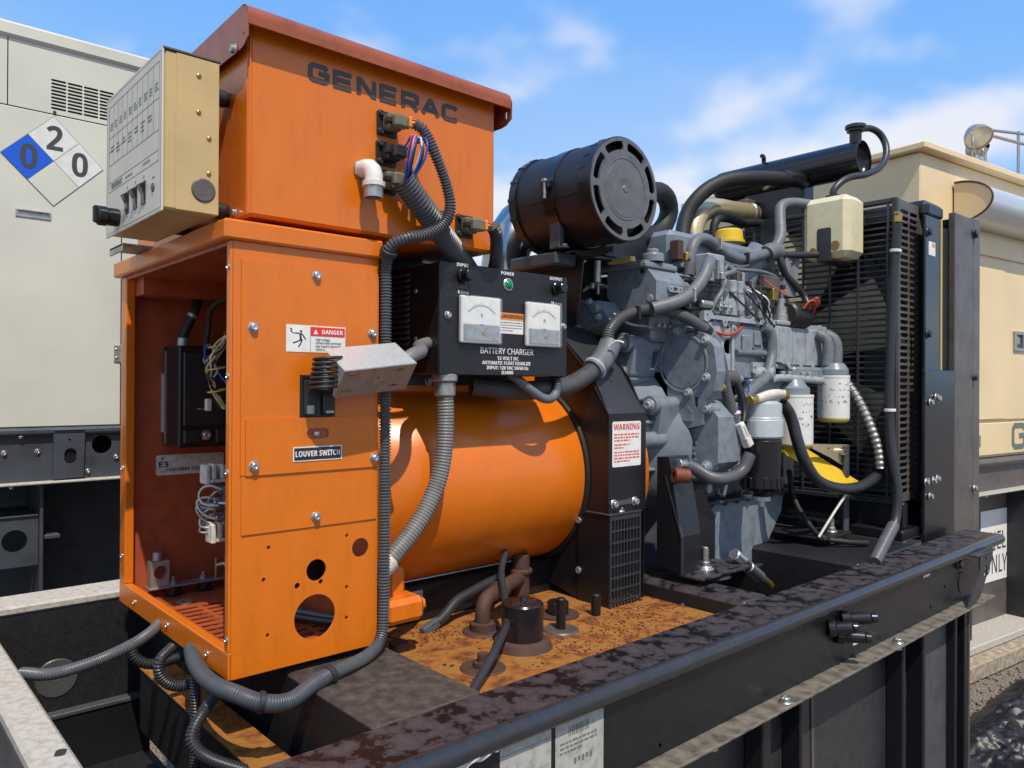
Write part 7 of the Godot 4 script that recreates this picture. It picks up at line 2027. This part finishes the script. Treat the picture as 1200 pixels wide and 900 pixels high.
	part(m().box(V(-0.012, 0.0, -0.010), V(0.012, 0.065, 0.010), 0.003, M.axis(V(0.63, 0.948, -0.176), V(0.575, 0.935, -0.165))), "plug", mats.conduit)
	# bronze pipe with clamps behind
	thing("bronze_pipe", "bronze coloured metal pipe elbow with clamps below the radiator hose", "pipe", V(2.2, 2.1, -0.41))
	part(m().tube([V(2.72, 2.385, -0.45), V(2.55, 2.368, -0.435), V(2.417, 2.352, -0.42), V(2.25, 2.335, -0.405), V(2.15, 2.305, -0.395), V(2.075, 2.25, -0.385), V(2.05, 2.17, -0.38), V(2.045, 2.02, -0.36)], 0.043, 24), "pipe", mats.bronze)
	part(m().cyl(V(2.56, 2.369, -0.436), V(2.585, 2.371, -0.438), 0.048, 24, 0.002), "clamp", mats.zinc)
	part(m().cyl(V(2.056, 2.19, -0.381), V(2.054, 2.175, -0.38), 0.047, 24, 0.002), "clamp", mats.dull_zinc)
	part(m().box(V(2.53, 2.40, -0.46), V(2.60, 2.43, -0.42), 0.005), "clamp_screw", mats.taupe_steel)
	one(m().tube([V(2.60, 2.325, -0.40), V(2.40, 2.29, -0.37), V(2.25, 2.285, -0.35), V(2.16, 2.26, -0.34), V(2.14, 2.20, -0.34), V(2.15, 2.12, -0.33)], 0.018, 12), "bypass_hose", mats.rubber, "thin black bypass hose running beneath the bronze pipe", "hose")
	# yellow strap and its bracket
	thing("belt_guard", "bright yellow flat guard slanting towards the radiator under the filters", "guard", V(2.3, 1.17, 0.08))
	var yg := m()
	var a := V(2.0, 1.345, 0.03)
	var b := V(2.19, 1.345, 0.03)
	var c := V(2.50, 1.19, 0.115)
	var d := V(2.41, 1.185, 0.12)
	var e := V(2.24, 1.22, 0.10)
	var nn := (b - a).cross(d - a).normalized()
	if nn.y < 0: nn = -nn
	for s in [0.0, -0.003]:
		var o: Vector3 = nn * s
		var sg := 1.0 if s == 0.0 else -1.0
		yg.tri(a + o, b + o, e + o, nn * sg, nn * sg, nn * sg)
		yg.tri(b + o, c + o, e + o, nn * sg, nn * sg, nn * sg)
		yg.tri(c + o, d + o, e + o, nn * sg, nn * sg, nn * sg)
	part(yg, "strap", mats.yellow)
	thing("guard_bracket", "tan metal bracket plate fixed to a slim post before the fan guard", "bracket", V(2.35, 1.03, 0.12))
	part(m().plate(poly([2.15, 1.362, 2.44, 1.346, 2.44, 1.25, 2.30, 1.30, 2.15, 1.345]), [rect(2.27, 1.335, 2.285, 1.343)], 0.003, face_z(0, 0, 0.085)), "plate", mats.bronze)
	part(m().box(V(2.385, 1.0, 0.088), V(2.415, 1.345, 0.10), 0.003), "post", mats.mid_steel)
	part(m().box(V(2.415, 1.0, 0.06), V(2.421, 1.345, 0.10), 0.002), "post_flange", mats.dark_steel)
	part(m().pipe(V(2.37, 1.322, 0.085), V(2.37, 1.322, 0.105), 0.014, 0.008, 14), "eyelet", mats.zinc)
	one(m().tube([V(2.32, 1.195, 0.14), V(2.29, 1.17, 0.145), V(2.22, 1.10, 0.13), V(2.15, 1.02, 0.11)], 0.005, 8), "tie_wire", mats.white_plastic, "pale tie wire slanting down from the black hose to the skid", "wire")

# odds and ends on the ground
func build_yard() -> void:
	var f := FastNoiseLite.new()
	f.seed = 31
	f.frequency = 2.6
	f.fractal_octaves = 2
	var g := FastNoiseLite.new()
	g.seed = 77
	g.frequency = 4.5
	g.fractal_octaves = 3
	var b := m()
	var nu := 120
	var nv := 80
	var pos := func(i: int, j: int) -> Vector3:
		var u := i / float(nu)
		var w := j / float(nv)
		var x := 2.85 + u * 1.5
		var z := 0.16 + w * 0.75
		var edge := clampf(minf(minf(u, 1.0 - u) * 5.0, minf(w, 1.0 - w) * 4.0), 0.0, 1.0)
		var h := edge * (0.07 + 0.07 * f.get_noise_2d(x, z) + 0.028 * (1.0 - absf(g.get_noise_2d(x, z)) * 2.0) + 0.018 * (1.0 - absf(g.get_noise_2d(x * 2.6 + 5.0, z * 2.6)) * 2.0))
		return V(x + 0.02 * g.get_noise_2d(z, x), -0.036 + maxf(h, 0.0), z + 0.02 * g.get_noise_2d(x + 9.0, z))
	var nrm := func(i: int, j: int) -> Vector3:
		var n: Vector3 = ((pos.call(i, j + 1) as Vector3) - (pos.call(i, j - 1) as Vector3)).cross((pos.call(i + 1, j) as Vector3) - (pos.call(i - 1, j) as Vector3)).normalized()
		return n if n.y > 0.0 else -n
	for i in nu:
		for j in nv:
			b.quad4(pos.call(i, j), pos.call(i + 1, j), pos.call(i + 1, j + 1), pos.call(i, j + 1), nrm.call(i, j), nrm.call(i + 1, j), nrm.call(i + 1, j + 1), nrm.call(i, j + 1))
	one(b, "plastic_sheet", mats.bag, "crumpled black plastic sheet lying on the gravel at the skid's right end", "plastic sheet")
